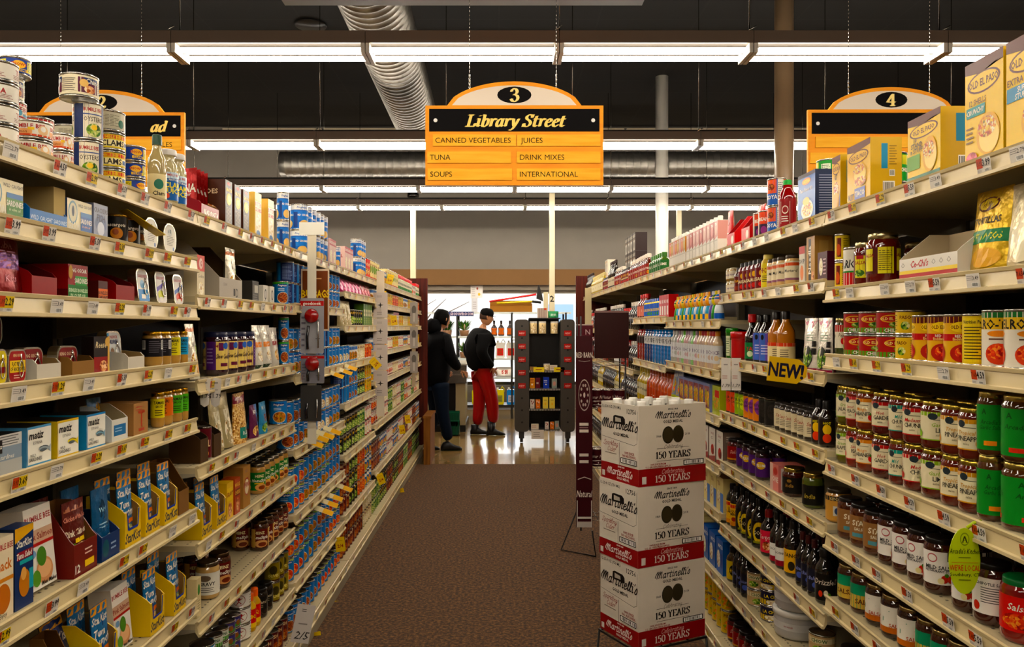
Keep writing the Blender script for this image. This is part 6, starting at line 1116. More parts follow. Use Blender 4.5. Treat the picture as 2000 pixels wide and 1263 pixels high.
# ---------------------------------------------------------------- hanging strips and shelf signs
def strip_pose(px, Y): return ((px-VX)/F*Y, Y)
x, y = strip_pose(609, 3.80)
o = link('clip_strip', MB().box(-.021,0,0,.021,.003,1.02,'#d0c9b8/b').box(-.06,-.003,1.0,.06,.0,1.06,'#d8d6cc').mesh('clip_strip'), loc=(x-.0,y,.99)); tag(o, 'tall cream plastic clip strip hanging off the left shelves', 'strip')
def tcard(px, y0, y1, Y, gk, label, dark=False):
    w = .112 if not dark else .1; h = (y1-y0)/F*Y; X = (px-VX)/F*Y; z = CH-(y1-VY)/F*Y
    m = MB(); m.prism(rrect(w,h,.008,3,0,h/2),'y',-.0,.002,gk)
    f = lambda u,v,l: (u*w/2,-.0003-l*.0002,v*h)
    if not dark: m.art([('r',-1,.86,1,.95,'#a01c24'),('t','goodcook',0,.905,.055,W_,'b'),('lines',-.9,.1,-.55,.7,6,'#5c5860'),('lines',.3,.25,.7,.28,1,'#2c2a28')], f, w, h)
    tool = MB(); 
    if not dark: tool.lathe([(0,-.008),(.03,-.006),(.034,0),(.03,.006),(0,.008)], '#8c1420/b', 16)
    o = link('kitchen_tool_card', m.mesh('kitchen_tool_card'), loc=(X,Y-.006,z)); tag(o, label, 'card')
    if not dark:
        k = link('red_knob', tool.mesh('red_knob'), o, (.0, -.012, h*.68), rot=(PI/2,0,0))
    link('tool_handle', MB().tube([(.03,-.006,h*.1),(.03,-.006,h*.62)], .004, '#b8b4b0/m', 6).tube([(-.02,-.006,h*.08),(-.022,-.006,h*.3),(-.015,-.006,h*.5)], .007, '#1c1a1c/b', 6).mesh('tool_handle'), o)
tcard(610,582,690,3.78,'#8f8d90','grey kitchen tool card with round red opener, uppermost on strip'); tcard(611,692,748,3.785,'#77757a','grey kitchen tool card with dark handles below the red opener'); tcard(608,752,822,3.79,'#3a3836','dark tool card, lowest on the clip strip',True)
def card(name, px0, px1, y0, y1, Y, base, art, label, rz=0, cat='sign', lean=0, poly=None):
    w = (px1-px0)/F*Y; h = (y1-y0)/F*Y; X = ((px0+px1)/2-VX)/F*Y; z = CH-(y1-VY)/F*Y
    m = MB()
    if poly: m.prism([(a*w/2, b*h) for a, b in poly], 'y', 0, .0015, base)
    else: m.box(-w/2,0,0,w/2,.0015,h,base)
    m.art(art, lambda u,v,l: (u*w/2,-.0002-l*.0002,v*h), w, h)
    o = link(name, m.mesh(name), loc=(X,Y,z), rot=(0,lean,rz)); return tag(o, label, cat)
card('paper_bag_pack',588,643,525,646,3.9,'#c8b8a4',[('r',-.9,.03,.9,.97,'#6b3a1c'),('t','BU',-.62,.6,.12,'#d8b82c','b'),('t','BAGS',.45,.6,.12,'#d8b82c','b'),('e',0,.35,.3,.08,'#a8805c'),('lines',-.5,.82,.5,.87,1,'#c8a078')],'brown paper bag pack with yellow lettering behind the clip strip',cat='pack')
hb = [('p',[(-.5,.5),(0,.58),(.5,.5),(0,.42)],'#2c2826'),('e',0,.5,.5,.085,'#c9c2bc'),('p',[(0,.62),(.12,.5),(0,.38),(-.12,.5)],'#2c2826'),('p',[(-.5,.5),(0,.53),(.5,.5),(0,.47)],'#2c2826'),('lines',-.5,.8,.5,.88,2,'#8c8680'),('lines',-.5,.1,.5,.25,2,'#8c8680')]
for i in range(4): card('measuring_spoon_card',729,757,571+i*51,620+i*51,6.1+i*.001,'#c2bab4',hb,f"pale packet with dark star cutouts, {['top','second','third','bottom'][i]} of four on the strip",cat='card')
tag(link('clip_strip', MB().box(-.03,0,0,.03,.003,1.12,'#cfc6b4').mesh('clip_strip'), loc=((743-VX)/F*6.11,6.11,.86)), 'cream clip strip holding four pale packets, middle left shelves', 'strip')
for i in range(3): card('thermometer_card',801,816,590+i*48,632+i*48,8.3+i*.001,'#a8a29c',[('e',0,.65,.6,.2,'#6c6864'),('r',-.2,.1,.2,.5,'#c8c4c0')],f"small grey tool card, {['top','middle','bottom'][i]} of three near the far left end",cat='card')
tag(link('clip_strip', MB().box(-.02,0,0,.02,.003,.9,'#b8a890').mesh('clip_strip'), loc=((808-VX)/F*8.32,8.32,.92)), 'narrow clip strip near the far left end', 'strip')
card('new_tag',1497,1573,699,747,2.60,'#d8b41c',[('t','NEW!',-.08,.5,.55,'#1c1a34','Bb'),('t','NEW!',-.06,.5,.55,'#1c1a34','Bb')],'yellow NEW! shelf tag with pointed end on the right shelves',rz=.0,poly=[(-1,0),(.55,0),(1,.32),(1,.72),(.55,1),(-1,1)],lean=.12)
for px, Y, l in ((1418,3.42,'white paper price strip, farther of the two by the red pot'),(1438,3.36,'white paper price strip, nearer of the two by the red pot')):
    card('price_strip',px-9,px+9,699,762,Y,'#d2ccc4',[('lines',-.5,.75,.4,.85,1,'#8c8680'),('lines',-.8,.35,.7,.48,2,'#a87c70'),('t','1.79',0,.15,.1,'#4c4844','i')],l,rz=-.15)
for px, Y, l in ((399,2.56,'curled white paper price strip, farther of two on the left shelves'),(420,2.62,'curled white paper price strip reading $1.79, nearer the soup jars')):
    card('price_strip',px-12,px+12,737,795,Y,'#cfc9c1',[('lines',-.5,.78,.5,.86,1,'#5c5854'),('t','$1.79',0,.38,.14,'#2c2a28','s'),('lines',-.6,.55,.5,.62,1,'#8c8680')],l,rz=.15,poly=[(-1,.95),(-.6,.1),(0,0),(.7,.08),(1,.95),(0,1)])
# local sign
m = MB(); w, h = .064, .142; m.prism([(w/2*math.cos(t), h/2+h/2*math.sin(t)) for t in [2*PI*i/28 for i in range(28)]],'y',0,.002,'#aebf3c')
m.art([('e',0,.83,.3,.1,'#7c8c2c'),('e',0,.83,.24,.08,'#aebf3c'),('t','A',0,.83,.1,'#2c3014','n'),('t',"Arcadia's Kitchen",0,.65,.075,'#2c3014','i'),('lines',-.4,.54,.4,.57,1,'#5c6424'),('l',[(-.85,.48),(.85,.48)],.006,'#b84c2c'),('t',"WE'RE LOCAL",0,.4,.085,'#b8401c'),('t','Southbury, CT',0,.3,.05,'#2c3014'),('lines',-.4,.2,.4,.24,1,'#5c6424')], lambda u,v,l: (u*w/2,-.0002-l*.0002,v*h), w, h)
m.tube([(.005,.001,h),(.02,.001,h+.012),(.034,.001,h+.016)], [.004,.004,.004], '#aebf3c', 5)
tag(link('local_sign', m.mesh('local_sign'), loc=((1884-VX)/F*1.70,1.70,CH-(1160-VY)/F*1.70), rz=-.1), 'lime green oval local kitchen sign hanging below the salsa jars', 'sign')
# yellow sale flags on the left
FLAGS = [(740,935,.0),(725,712,-.4),(663,1062,.25),(746,1036,.2),(655,1187,.5),(615,1250,.2),(782,962,.1),(795,948,.1),(764,545,.6),(748,578,.3),(768,625,.2),(795,818,.2),(784,838,.2),(810,925,.1),(818,912,.1)]
FLN = ['beside the middle bean cans','by the pale packets','below the far soup cans','above the carpet halfway down','lowest near the carpet','at the bottom edge of the picture','farther of a pair above the carpet','nearer the end panel, above the carpet','hanging at the top shelf','on the second shelf behind','on the third shelf behind','near the far cans, upper','near the far cans, lower','last but one by the guard post','last by the guard post']
for (px, py, an), nm in zip(FLAGS, FLN):
    Y = F*.925/abs(px-VX); w, h = .055, .085
    m = MB().box(-w/2,0,-h,w/2,.001,0,'#d8b818'); m.art([('t','2/4',0,.4,.22,'#8c3018','b'),('lines',-.6,.7,.6,.82,1,'#b0901c')], lambda u,v,l: (u*w/2,-.0002-l*.0002,-h+v*h), w, h)
    z = CH-(py-VY)/F*Y + .04
    tag(link('sale_flag', m.mesh('sale_flag'), loc=((px-VX)/F*Y, Y, z), rot=(0,-.35+an,.3)), f'small yellow sale flag on the left shelves, {nm}', 'tag', 'yellow sale flags')
for i, (px, py) in enumerate([(607,862),(618,852),(630,846),(644,838),(648,968),(638,980),(628,995),(668,950),(650,728),(668,722),(678,714)]):
    Y = F*.93/abs(px-VX); m = MB().box(0,0,0,.1,.03,.001,'#d8cca8'); m.box(.045,.001,.001,.1,.029,.0014,'#d8a838')
    tag(link('shelf_flag', m.mesh('shelf_flag'), loc=((px-VX)/F*Y-.04, Y, CH-(py-VY)/F*Y), rot=(.7,.35,.0)), f"cream and orange shelf flag, {['first','second','third','fourth','fifth','sixth','seventh','eighth','ninth','tenth','eleventh'][i]} of the group by the blue soup cans", 'tag', 'cream shelf flags')
m = MB().box(0,0,0,.12,.05,.001,'#d8c01c'); tag(link('sale_flag', m.mesh('sale_flag'), loc=(-.965,2.06,1.855), rot=(0,.5,.9)), 'bent yellow sale flag under the top left shelf', 'tag')
card('price_sheet',545,580,1180,1255,3.55,'#c9c2bc',[('lines',-.4,.8,.3,.9,2,'#5c5854'),('t','2/5',.1,.2,.2,'#2c2a28','i'),('lines',-.5,.45,.5,.55,1,'#8c8680')],'white paper price sheet hanging low on the left shelves',rz=.2,lean=.2).location.x += .05
# ---------------------------------------------------------------- price tags
def tagm(u, price, kind):
    m = MB(); w, h = .047, .030
    m.box(-w/2,0,0,w/2,.0008,h,'#d6d0c6')
    f = lambda a, v, l: (a*w/2,-.0001-l*.00015,v*h)
    if kind == 'w': m.art([('lines',-.9,.5,.1,.9,3,'#8c8680'),('t',price,.45,.68,.3,'#2c2824'),('bar',-.2,.05,.8,.35)], f, w, h)
    else:
        m.art([('r',-1,.3,-.15,1,'#b8502c'),('t',u,-.58,.65,.3,'#2c120a')]+([('r',-.15,.3,1,1,'#d8bc38'),('r',-1,.24,1,.3,'#d8bc38')] if kind == 'y' else [])+[('t',price,.42,.66,.48,'#1c1814','b'),('lines',-.9,.04,-.1,.2,2,'#8c8680'),('bar',.1,.02,.7,.22)], f, w, h)
    return m.mesh('price_tag')
TG = [('y','2.39'),('y','2.99'),('o','3.99'),('o','4.19'),('y','1.29'),('w','2.79'),('w','3.49'),('o','4.59'),('o','5.59'),('y','2.29'),('y','3.69')]
TM = {k: tagm(random.choice(['7.65','12.76','6.38','5.19','13.92']), p, k2) for k2, p in TG for k in [(k2, p)]}
TD = {'y': 'yellow-orange price tag', 'o': 'white-orange price tag', 'w': 'white price tag'}
TAGS = []; rest = MB(); rn = random.Random(3); ntag = 0
for b in range(NB):
    for sd in 'LR':
        X, rz = SIDE[sd]
        for si, z in enumerate(SH[sd, b]):
            if b == 0 and z < .6: continue
            n = (8 if b < 2 else 6 if b == 2 else 5 if b < 5 else 4)
            for i in range(n):
                Y = BAY0 + BL*b + BL*(i+.5)/n + rn.uniform(-.03, .03)
                if Y < 1.42: continue
                if sd == 'R' and b == 0 and si == 3: k = ('o', '4.59')
                elif sd == 'R' and b == 0 and si == 4: k = ('o', '5.59')
                else: k = rn.choice(TG)
                off = .0145 + (.025 if si == len(SH[sd, b])-1 else 0); x = X + (off if sd == 'L' else -off)
                if ntag < 300:
                    o = link('price_tag', TM[k], loc=(x, Y, z-.036), rot=(.14, 0, rz)); o['category'] = 'price tag'; ntag += 1
                    TAGS.append(dict(o=o, desc=f"{TD[k[0]].replace(' price tag','')} {k[1]} price tag", sd=sd, b=b, si=si, Y=Y))
                else:
                    Mx = Matrix.Translation((x, Y, z-.036)) @ Euler((.14,0,rz)).to_matrix().to_4x4()
                    c = {'y': '#d8bc38', 'o': '#d6d0c6', 'w': '#d6d0c6'}[k[0]]
                    rest.add([Mx @ Vector(v) for v in ((-.022,0,0),(.022,0,0),(.022,0,.03),(-.022,0,.03))], [(0,1,2,3)], c)
                    if k[0] != 'w': rest.add([Mx @ Vector(v) for v in ((-.022,-.0005,.01),(-.002,-.0005,.01),(-.002,-.0005,.03),(-.022,-.0005,.03))], [(0,1,2,3)], '#b8502c')
tag(link('price_tags', rest.mesh('price_tags')), 'small price tags along the far shelf rails of both sides', 'price tags', kind='stuff')

card('maroon_card',1125,1158,633,658,5.9,'#4a1620',[('r',-1,.92,1,1,'#b8a8a0'),('t','N',.4,.4,.4,'#b8a0a0','n')],'small maroon card with pale top edge behind the banner of the pet food stand',cat='card')
tag(link('clip_strip', MB().box(-.035,0,0,.035,.003,.55,'#cbbf9f').mesh('clip_strip'), loc=((1149-VX)/F*8.6,8.6,1.42)), 'cream clip strip on the far right shelves behind the maroon stand', 'strip')
# ================================================================ FAR END
def XY(px, Y): return (px-VX)/F*Y
def Zp(py, Y): return CH-(py-VY)/F*Y
# grey roll-in rack
Yk = 10.6
rk = link('display_rack', None, loc=(XY(1064,Yk), Yk, 0)); tag(rk, 'grey curved-side display rack on casters with red signs at the aisle end', 'rack')
for s in (-1, 1):
    m = MB(); pts = rrect(.19, 1.5, .05, 4, 0, 0)
    m.prism([(a + s*.305, b + .9) for a, b in pts], 'y', -.02, .3, '#48443f')
    for k in range(9): m.prism([(s*.305+.014*math.cos(t), .28+k*.16+.014*math.sin(t)) for t in [2*PI*i/8 for i in range(8)]], 'y', -.023, -.0205, '#1a1816')
    link('side_panel', m.mesh('side_panel'), rk)
    for k in range(5):
        q = MB().box(s*.305-.05,-.03,1.5-k*.175-.07,s*.305+.05,-.024,1.5-k*.175,'#9c2c24')
        q.art([('t','NEW',0,.5,.3,'#d8a8a0','bi'),('lines',-.5,.1,.5,.25,1,'#c87c74')], lambda u,v,l: (s*.305+u*.05,-.0302-l*.0003,1.5-k*.175-.07+v*.07), .1, .07); link('red_sign', q.mesh('red_sign'), rk)
    q = MB().lathe([(0,-.02),(.04,-.02),(.04,.02),(0,.02)],'#2a2826',14); cs = link('caster', q.mesh('caster'), rk, (s*.31,.05,.042), rot=(0,PI/2,0)); 
    q = MB().box(s*.31-.035,.0,.06,s*.31+.035,.1,.15,'#3a3836'); link('caster_bracket', q.mesh('caster_bracket'), rk)
link('back_panel', MB().box(-.21,.29,.14,.21,.3,1.66,'#090807').box(-.21,-.0,1.655,.21,.3,1.67,'#2a2624').mesh('back_panel'), rk)
for z in (.96,.72,.45,.17):
    q = MB().box(-.209,.0,z-.012,.209,.289,z,'#2a2624'); 
    for k in range(20): q.box(-.205+k*.0208,-.012,z-.018,-.195+k*.0208,0,z+.006,'#a8a49c')
    link('wire_shelf', q.mesh('wire_shelf'), rk)
def item(key, x, y, z, desc, rz=0, sc=None, lean=0, cat=None):
    p = P[key]; o = link(p.kind, p.one(), loc=(x,y,z), rot=(lean,0,rz), sc=sc); tag(o, desc, cat or p.cat); return o
X0 = XY(1064,Yk)
pouch('popcorn','clear popcorn bag',.085,.04,.15,'#c8b48c/f',[E(0,.3,.7,.22,'@cream'),E(0,.68,.15,.06,'#2c2824'),('lines',-.4,.5,.4,.58,1,'#5c4c3c'),R(-1,.85,1,1,'#a8a49c/f')],kind='snack_bag',cat='bag')
for x, l in ((-.15,'clear snack bag hanging on the grey rack, leftmost'),(-.03,'clear snack bag hanging on the grey rack, middle'),(.13,'clear snack bag hanging on the grey rack, rightmost')): item('popcorn', X0+x, Yk+.05, 1.46, l, sc=(1.15,1,1.1))
box('slim_y','tan candy bar box',.055,.05,.12,'#c88a3c',[('lines',-.8,.5,.8,.95,3,'#7c3c1c'),R(-.4,.3,.2,.45,W_)],kind='candy_box'); box('slim_m','maroon candy bar box',.05,.05,.12,'#5c1824',[('lines',-.7,.4,.7,.6,2,W_)],kind='candy_box'); box('slim_b','blue candy bar box',.065,.05,.13,'#1f3c9c',[('lines',-.8,.5,.8,.75,2,W_),R(-.3,.3,.2,.4,W_)],kind='candy_box'); box('slim_g','pale grey snack box',.055,.05,.11,'#8c948c',[E(0,.5,.6,.25,'#b88c80')],kind='candy_box')
box('yel_pack','pale yellow snack box',.06,.05,.125,'#d8c46c',[E(0,.4,.3,.13,'#e0b030'),('lines',-.6,.7,.6,.8,1,'#5c5424')],kind='snack_box'); box('cand_w','white patterned candy box',.05,.05,.1,'#d0c4b8',[E(-.4,.8,.2,.12,'#7c2420'),E(.4,.7,.2,.12,'#7c2420'),E(0,.55,.2,.1,'#7c2420'),('lines',-.5,.1,.5,.25,1,'#8c4c3c')],kind='candy_box'); box('cand_o','orange patterned candy box',.05,.05,.1,'#c8742c',[E(-.4,.8,.2,.12,'#e0d4c8'),E(.4,.7,.2,.12,'#e0d4c8'),E(0,.6,.2,.1,'#5c241c'),('lines',-.4,.2,.4,.3,1,W_)],kind='candy_box')
box('loaf','white wrapped snack pack',.1,.07,.07,'#d8ccbc',[('lines',-.8,.3,.8,.8,2,'#a8786c')],kind='snack_pack',cat='pack'); box('brown_loaf','brown wrapped snack pack',.09,.07,.05,'#8c6c48',[],kind='snack_pack',cat='pack')
for x, k, l in ((-.15,'brown_loaf','brown pack at left on the grey rack top shelf'),(.03,'popcorn','clear bag standing on the grey rack top shelf'),(.12,'loaf','white pack at right on the grey rack top shelf')): item(k, X0+x, Yk+.07, .966, l, sc=(1,1,.6) if k == 'popcorn' else None)
for x, k, l in ((-.165,'slim_y','tan candy box on the grey rack, second shelf, leftmost'),(-.09,'slim_m','maroon candy box on the grey rack second shelf'),(.02,'slim_b','blue candy box on the grey rack second shelf'),(.13,'slim_g','pale grey box on the grey rack, second shelf, rightmost')): item(k, X0+x, Yk+.05, .727, l, sc=(1.2,1,1.15))
for x, k, l in ((-.165,'cand_w','white patterned candy box on the grey rack third shelf'),(-.09,'cand_o','orange patterned candy box on the grey rack third shelf'),(.01,'yel_pack','pale yellow box on the grey rack third shelf, left of two'),(.1,'yel_pack','pale yellow box on the grey rack third shelf, right of two')): item(k, X0+x, Yk+.05, .457, l, sc=(1.2,1,1.2))
for x, k, l in ((-.13,'loaf','white pack on the grey rack bottom shelf, leftmost'),(.03,'cand_w','white and red box on the grey rack bottom shelf'),(.1,'cand_o','orange box on the grey rack bottom shelf'),(.165,'slim_g','grey box on the grey rack bottom shelf, rightmost')): item(k, X0+x, Yk+.06, .177, l)
for px, l in ((1052,'yellow shelf label on the grey rack, left of two'),(1092,'yellow shelf label on the grey rack, right of two')): card('shelf_label',px-10,px+11,717,726,Yk-.02,'#d8c42c',[('lines',-.6,.3,.6,.7,1,'#8c3c1c')],l,cat='label')
card('notice_card',1038,1062,839,857,Yk-.03,'#d0c8c0',[('lines',-.7,.2,.5,.8,3,'#8c8680')],'white notice card at the foot of the grey rack')
box('tissue','striped carton',.13,.08,.13,'#c9bcb0',[R(-1+.22*i,0,-.9+.22*i,1,'#7c5c50') for i in range(1,9)]+[R(.4,.8,.9,1,'#c8542c')],kind='striped_carton'); item('tissue', X0-.03, Yk+.1, 1.672, 'striped carton standing on top of the grey rack')
pouch('green_bag','green crumpled snack bag',.14,.05,.09,'#2c7c4c/f',[R(-.5,.3,.5,.6,'#a8b8a8/f')],kind='snack_bag',cat='bag'); item('green_bag', X0+.12, Yk+.1, 1.672, 'green crumpled bag lying on top of the grey rack')
# checkout counter
Yc2 = 11.7
ct = link('checkout_counter', None, loc=(0,Yc2,0)); tag(ct, 'beige checkout counter with steel top beside the man in red trousers', 'counter')
xa, xb = XY(846,Yc2), XY(909,Yc2)
link('counter_body', MB().box(xa-1.2,0.1,.1,xb-.02,1.2,.72,'#8f8268').box(XY(890,Yc2),0,.1,xb,.1,.72,'#8f8268').box(xa-1.2,.02,.0,xb,1.2,.1,'#1c1916').box(xa,.06,.1,XY(889,Yc2),.1,.72,'#15120f').mesh('counter_body'), ct)
link('steel_top', MB().box(xa-1.2,-.04,.72,xb+.02,1.2,.985,'#9c958a/m').box(xa-1.2,-.06,.985,xb+.03,1.22,1.005,'#b8b2a6').box(xa-1,-.05,.84,xb-.05,-.04,.86,'#d0ccc4/m').mesh('steel_top'), ct)
link('card_reader', MB().box(XY(886,Yc2),.0,1.006,XY(897,Yc2),.1,1.06,'#1a1816').mesh('card_reader'), ct)
for k in range(4):
    z = Zp(783+k*15,Yc2)-.02; m = MB().box(XY(857,Yc2),.02,z,XY(871,Yc2),.055,z+.085,'#b8a898'); m.art([('lines',-.8,.2,.8,.8,2,'#8c5c50')], lambda u,v,l: (XY(864,Yc2)+u*.05,.0198-l*.0003,z+v*.085), .1, .08); link('sign_plate', m.mesh('sign_plate'), ct)
bk = MB()
for k in range(2):
    z = .02+k*.12
    xb0, xb1 = -.13, .13
    bk.prism([(xb0+.015,z),(xb1-.015,z),(xb1,z+.2),(xb0,z+.2)],'y',-.1,-.096,'#0c4c38'); bk.prism([(xb0+.015,z),(xb1-.015,z),(xb1,z+.2),(xb0,z+.2)],'y',.096,.1,'#0c4c38'); bk.box(xb0,-.1,z,xb0+.005,.1,z+.2,'#0c4c38'); bk.box(xb1-.005,-.1,z,xb1,.1,z+.2,'#0c4c38')
    bk.box(xb0-.005,-.106,z+.19,xb1+.005,-.1,z+.205,'#0f5c44')
    for i in range(7): bk.box(xb0+.02+i*.036,-.104,z+.03,xb0+.028+i*.036,-.1,z+.17,'#08382a')
    bk.box(xb0+.015,-.095,z,xb1-.015,.095,z+.006,'#0c4c38')
simple('shopping_basket', bk, 'dark green plastic shopping baskets on the floor before the checkout counter', 'basket', (XY(880,11.35),11.35,0))
# window shelving and goods
Yw = 13.4
ws = link('window_shelving', None, loc=(0,Yw,0)); tag(ws, 'light metal shelving in front of the shop window', 'shelving')
fr = MB()
for px in (893,1000,862,1105): fr.box(XY(px,Yw)-.015,-.03,0,XY(px,Yw)+.015,-.0205,1.79,'#2a2824'); fr.box(XY(px,Yw)-.015,.521,0,XY(px,Yw)+.015,.535,1.79,'#2a2824')
link('posts', fr.mesh('posts'), ws)
WS = [.23,.70,1.02,1.39,1.8]
for z in WS:
    link('shelf', MB().box(XY(835,Yw),-.02,z-.03,XY(1115,Yw),.52,z,'#c8ccc8' if z > .3 else '#2a2824').mesh('shelf'), ws)
def jug(key, desc, k, lab):
    m = MB(); m.prism(rrect(.17,.24,.03,4,0,.12),'y',-.06,.06,k); l = MB().box(-.055,-.063,.04,.055,-.0602,.15,lab); l.art([('lines',-.7,.2,.7,.8,3,'#5c5c24')], lambda u,v,q: (u*.055,-.0632-q*.0003,.04+v*.11), .11,.11)
    m.tube([(.02,0,.24),(.05,0,.285),(.085,0,.25),(.085,0,.2)], .014, k, 6); c = MB().lathe([(.022,.24),(.022,.27),(0,.27)], '#d8d4c8', 10, -.04, 0)
    P[key] = Proto('fluid_jug','jug',desc,(.17,.12,.28),[('jug_body',m),('label',l),('cap',c)])
jug('jug_y','yellow jug','#d8cc1c/b','#8c8c50'); jug('jug_b','blue jug','#2a84c8/b','#c8ccd8'); jug('jug_w','white jug','#d8d4cc/b','#b8342c')
for i, (px, k) in enumerate(((930,'jug_y'),(957,'jug_y'),(976,'jug_y'),(998,'jug_b'))): item(k, XY(px,Yw), Yw+.08, .235, f"{['yellow','yellow','yellow','blue'][i]} fluid jug on the lowest window shelf, {['leftmost','second','third','fourth'][i]} of four", sc=(.85,1,1.05))
for i, px in enumerate((977,998,955,)): item('jug_w', XY(px,Yw), Yw+.08, 1.022, f"white jug with red label on the window shelving, {['middle','rightmost','leftmost'][i]} of three", sc=(.95,1,1.1))
pouch('salt_bag','white red salt bag',.3,.2,.16,'#d8d0c8/f',[R(-.3,.3,.4,.7,'#b83c34')],kind='salt_bag',cat='bag'); item('salt_bag', XY(985,Yw), Yw+.14, .705, 'white bag with red print lying on the window shelving')
pouch('ice_bag','grey blue stone patterned bag',.32,.16,.2,'#8c98a4/f',[E(-.4,.5,.35,.3,'#a4b0bc/f'),E(.35,.4,.4,.25,'#76828e/f')],kind='salt_bag',cat='bag'); 
bottle('gift','dark gift bottle',.05,.24,'#2c1a10/g','#1c1410','#b8642c',[E(0,.5,.3,.3,'#8c94a0')],z=(.1,.5),nr=.35,sh=.5,kind='gift_bottle')
for i, px in enumerate((965,979,996)): item('gift', XY(px,Yw), Yw+.1, 1.395, f"dark bottle on the window shelving beside the man's cap, {['leftmost','middle','rightmost'][i]} of three", sc=(1.1,1.1,1.1))
simple('cardboard_tray', MB().box(-.36,0,0,.36,.3,.01,'#8c6438/p').box(-.36,0,.01,.36,.01,.1,'#8c6438/p').box(-.36,.29,.01,.36,.3,.2,'#8c6438/p').box(-.36,.01,.01,-.35,.29,.14,'#8c6438/p').box(.35,.01,.01,.36,.29,.14,'#8c6438/p'), 'brown cardboard tray on top of the window shelving, behind the cap', 'tray', (XY(998,Yw),Yw,1.803))
m = MB().tube([(-.3,0,.0),(.5,0,.12)],.02,'#b8302c/b',6); m.prism([(.5,.05),(.62,.0),(.6,.12),(.55,.28),(.53,.28)],'y',-.01,.01,'#15120f')
simple('snow_brush', m, 'red handled snow tool with black head on the cardboard tray', 'tool', (XY(990,Yw),Yw+.1,1.98)); m = MB().tube([(-.3,0,.02),(.3,0,.05)],.018,'#c8b41c/b',6).tube([(.3,0,.05),(.45,0,.03)],.024,'#15120f',6)
simple('snow_brush', m, 'yellow handled snow tool lying on the cardboard tray', 'tool', (XY(1005,Yw),Yw+.06,1.93))
bm = MB().box(-.28,0,0,.28,.01,.075,'#22305c'); bm.art([('t','WER SHOWROOM',0,.5,.6,'#c8b8c0','b')], lambda u,v,l: (u*.28,-.0002-l*.0003,v*.075), .56,.075); simple('banner', bm, 'dark blue banner reading SHOWROOM seen at the window', 'sign', (XY(893,Yw),Yw-.05,1.73))
card('window_notice',919,943,557,582,14.9,'#d0ccc8',[('e',.1,.75,.15,.1,'#a04c3c'),('e',.4,.3,.2,.12,'#c8a84c'),('lines',-.8,.1,-.1,.9,5,'#a8a4a0')],'white notice hanging at the top of the shop window')
card('window_notice',921,933,582,610,14.92,'#c8c8cc',[('lines',-.6,.2,.6,.8,4,'#a8a4a8')],'lower narrow notice on the shop window')
pt = MB(); rnd = random.Random(9)
def plant(px, z, label, n=60, flo='#c8a0a0'):
    m = MB()
    m.lathe([(0,0),(.07,0),(.09,.1),(0,.1)], '#8c6c54', 12)
    for i in range(n):
        a = rnd.uniform(0,2*PI); r = rnd.uniform(.02,.1); h = .1 + rnd.uniform(.02,.16); x, y = r*math.cos(a), r*math.sin(a)*.7
        dx, dy = math.cos(a)*.045, math.sin(a)*.04; k = rnd.choice(['#3c6c2c','#4c7c34','#6c8c3c','#2c4c24']) if i % 5 else flo
        m.add([(x*.3,y*.3,.1),(x-dy*.4,y+dx*.4,h-.02),(x+dx,y+dy,h+.02),(x+dy*.4,y-dx*.4,h-.03)], [(0,1,2,3)], k)
    simple('potted_plant', m, label, 'plant', (XY(px,Yw),Yw+.15,z))
plant(872,1.393,'leafy potted plant on the window shelving, upper'); plant(906,1.393,'leafy potted plant right of the upper one by the jacket',60,'#d8c4b0'); plant(872,1.023,'potted plant with pink flowers on the shelf below','60' and 60,'#d8909c'); plant(906,1.023,'potted plant with cream flowers low behind the counter',60,'#e0d4b8')
# ---------------------------------------------------------------- people
def skin(name, V, E_, Rd, k, parent=None, lev=1, root=0, flat=()):
    me = bpy.data.meshes.new(name); me.from_pydata(V, E_, []); me.update(); me.materials.append(mt(k) if isinstance(k, str) else k)
    o = bpy.data.objects.new(name, me); COL.objects.link(o)
    if parent: o.parent = parent
    md = o.modifiers.new('skin','SKIN'); md.use_smooth_shade = True
    lay = me.skin_vertices[0].data if me.skin_vertices else None
    if lay is None:
        bpy.context.view_layer.objects.active = o
        bpy.ops.object.mode_set(mode='EDIT'); bpy.ops.object.mode_set(mode='OBJECT'); lay = me.skin_vertices[0].data
    for i, r in enumerate(Rd): lay[i].radius = r if isinstance(r, tuple) else (r, r); lay[i].use_root = (i == root)
    sb = o.modifiers.new('sub','SUBSURF'); sb.levels = lev; sb.render_levels = lev + 1
    # bake to a plain mesh
    dg = bpy.context.evaluated_depsgraph_get(); nm = bpy.data.meshes.new_from_object(o.evaluated_get(dg)); o.modifiers.clear(); o.data = nm
    nm.name = name
    for p_ in nm.polygons: p_.use_smooth = True
    return o
def chain(V, E_, Rd, pts, rs, start=None):
    prev = start
    for p_, r in zip(pts, rs):
        V.append(p_); Rd.append(r)
        if prev is not None: E_.append((prev, len(V)-1))
        prev = len(V)-1
    return prev
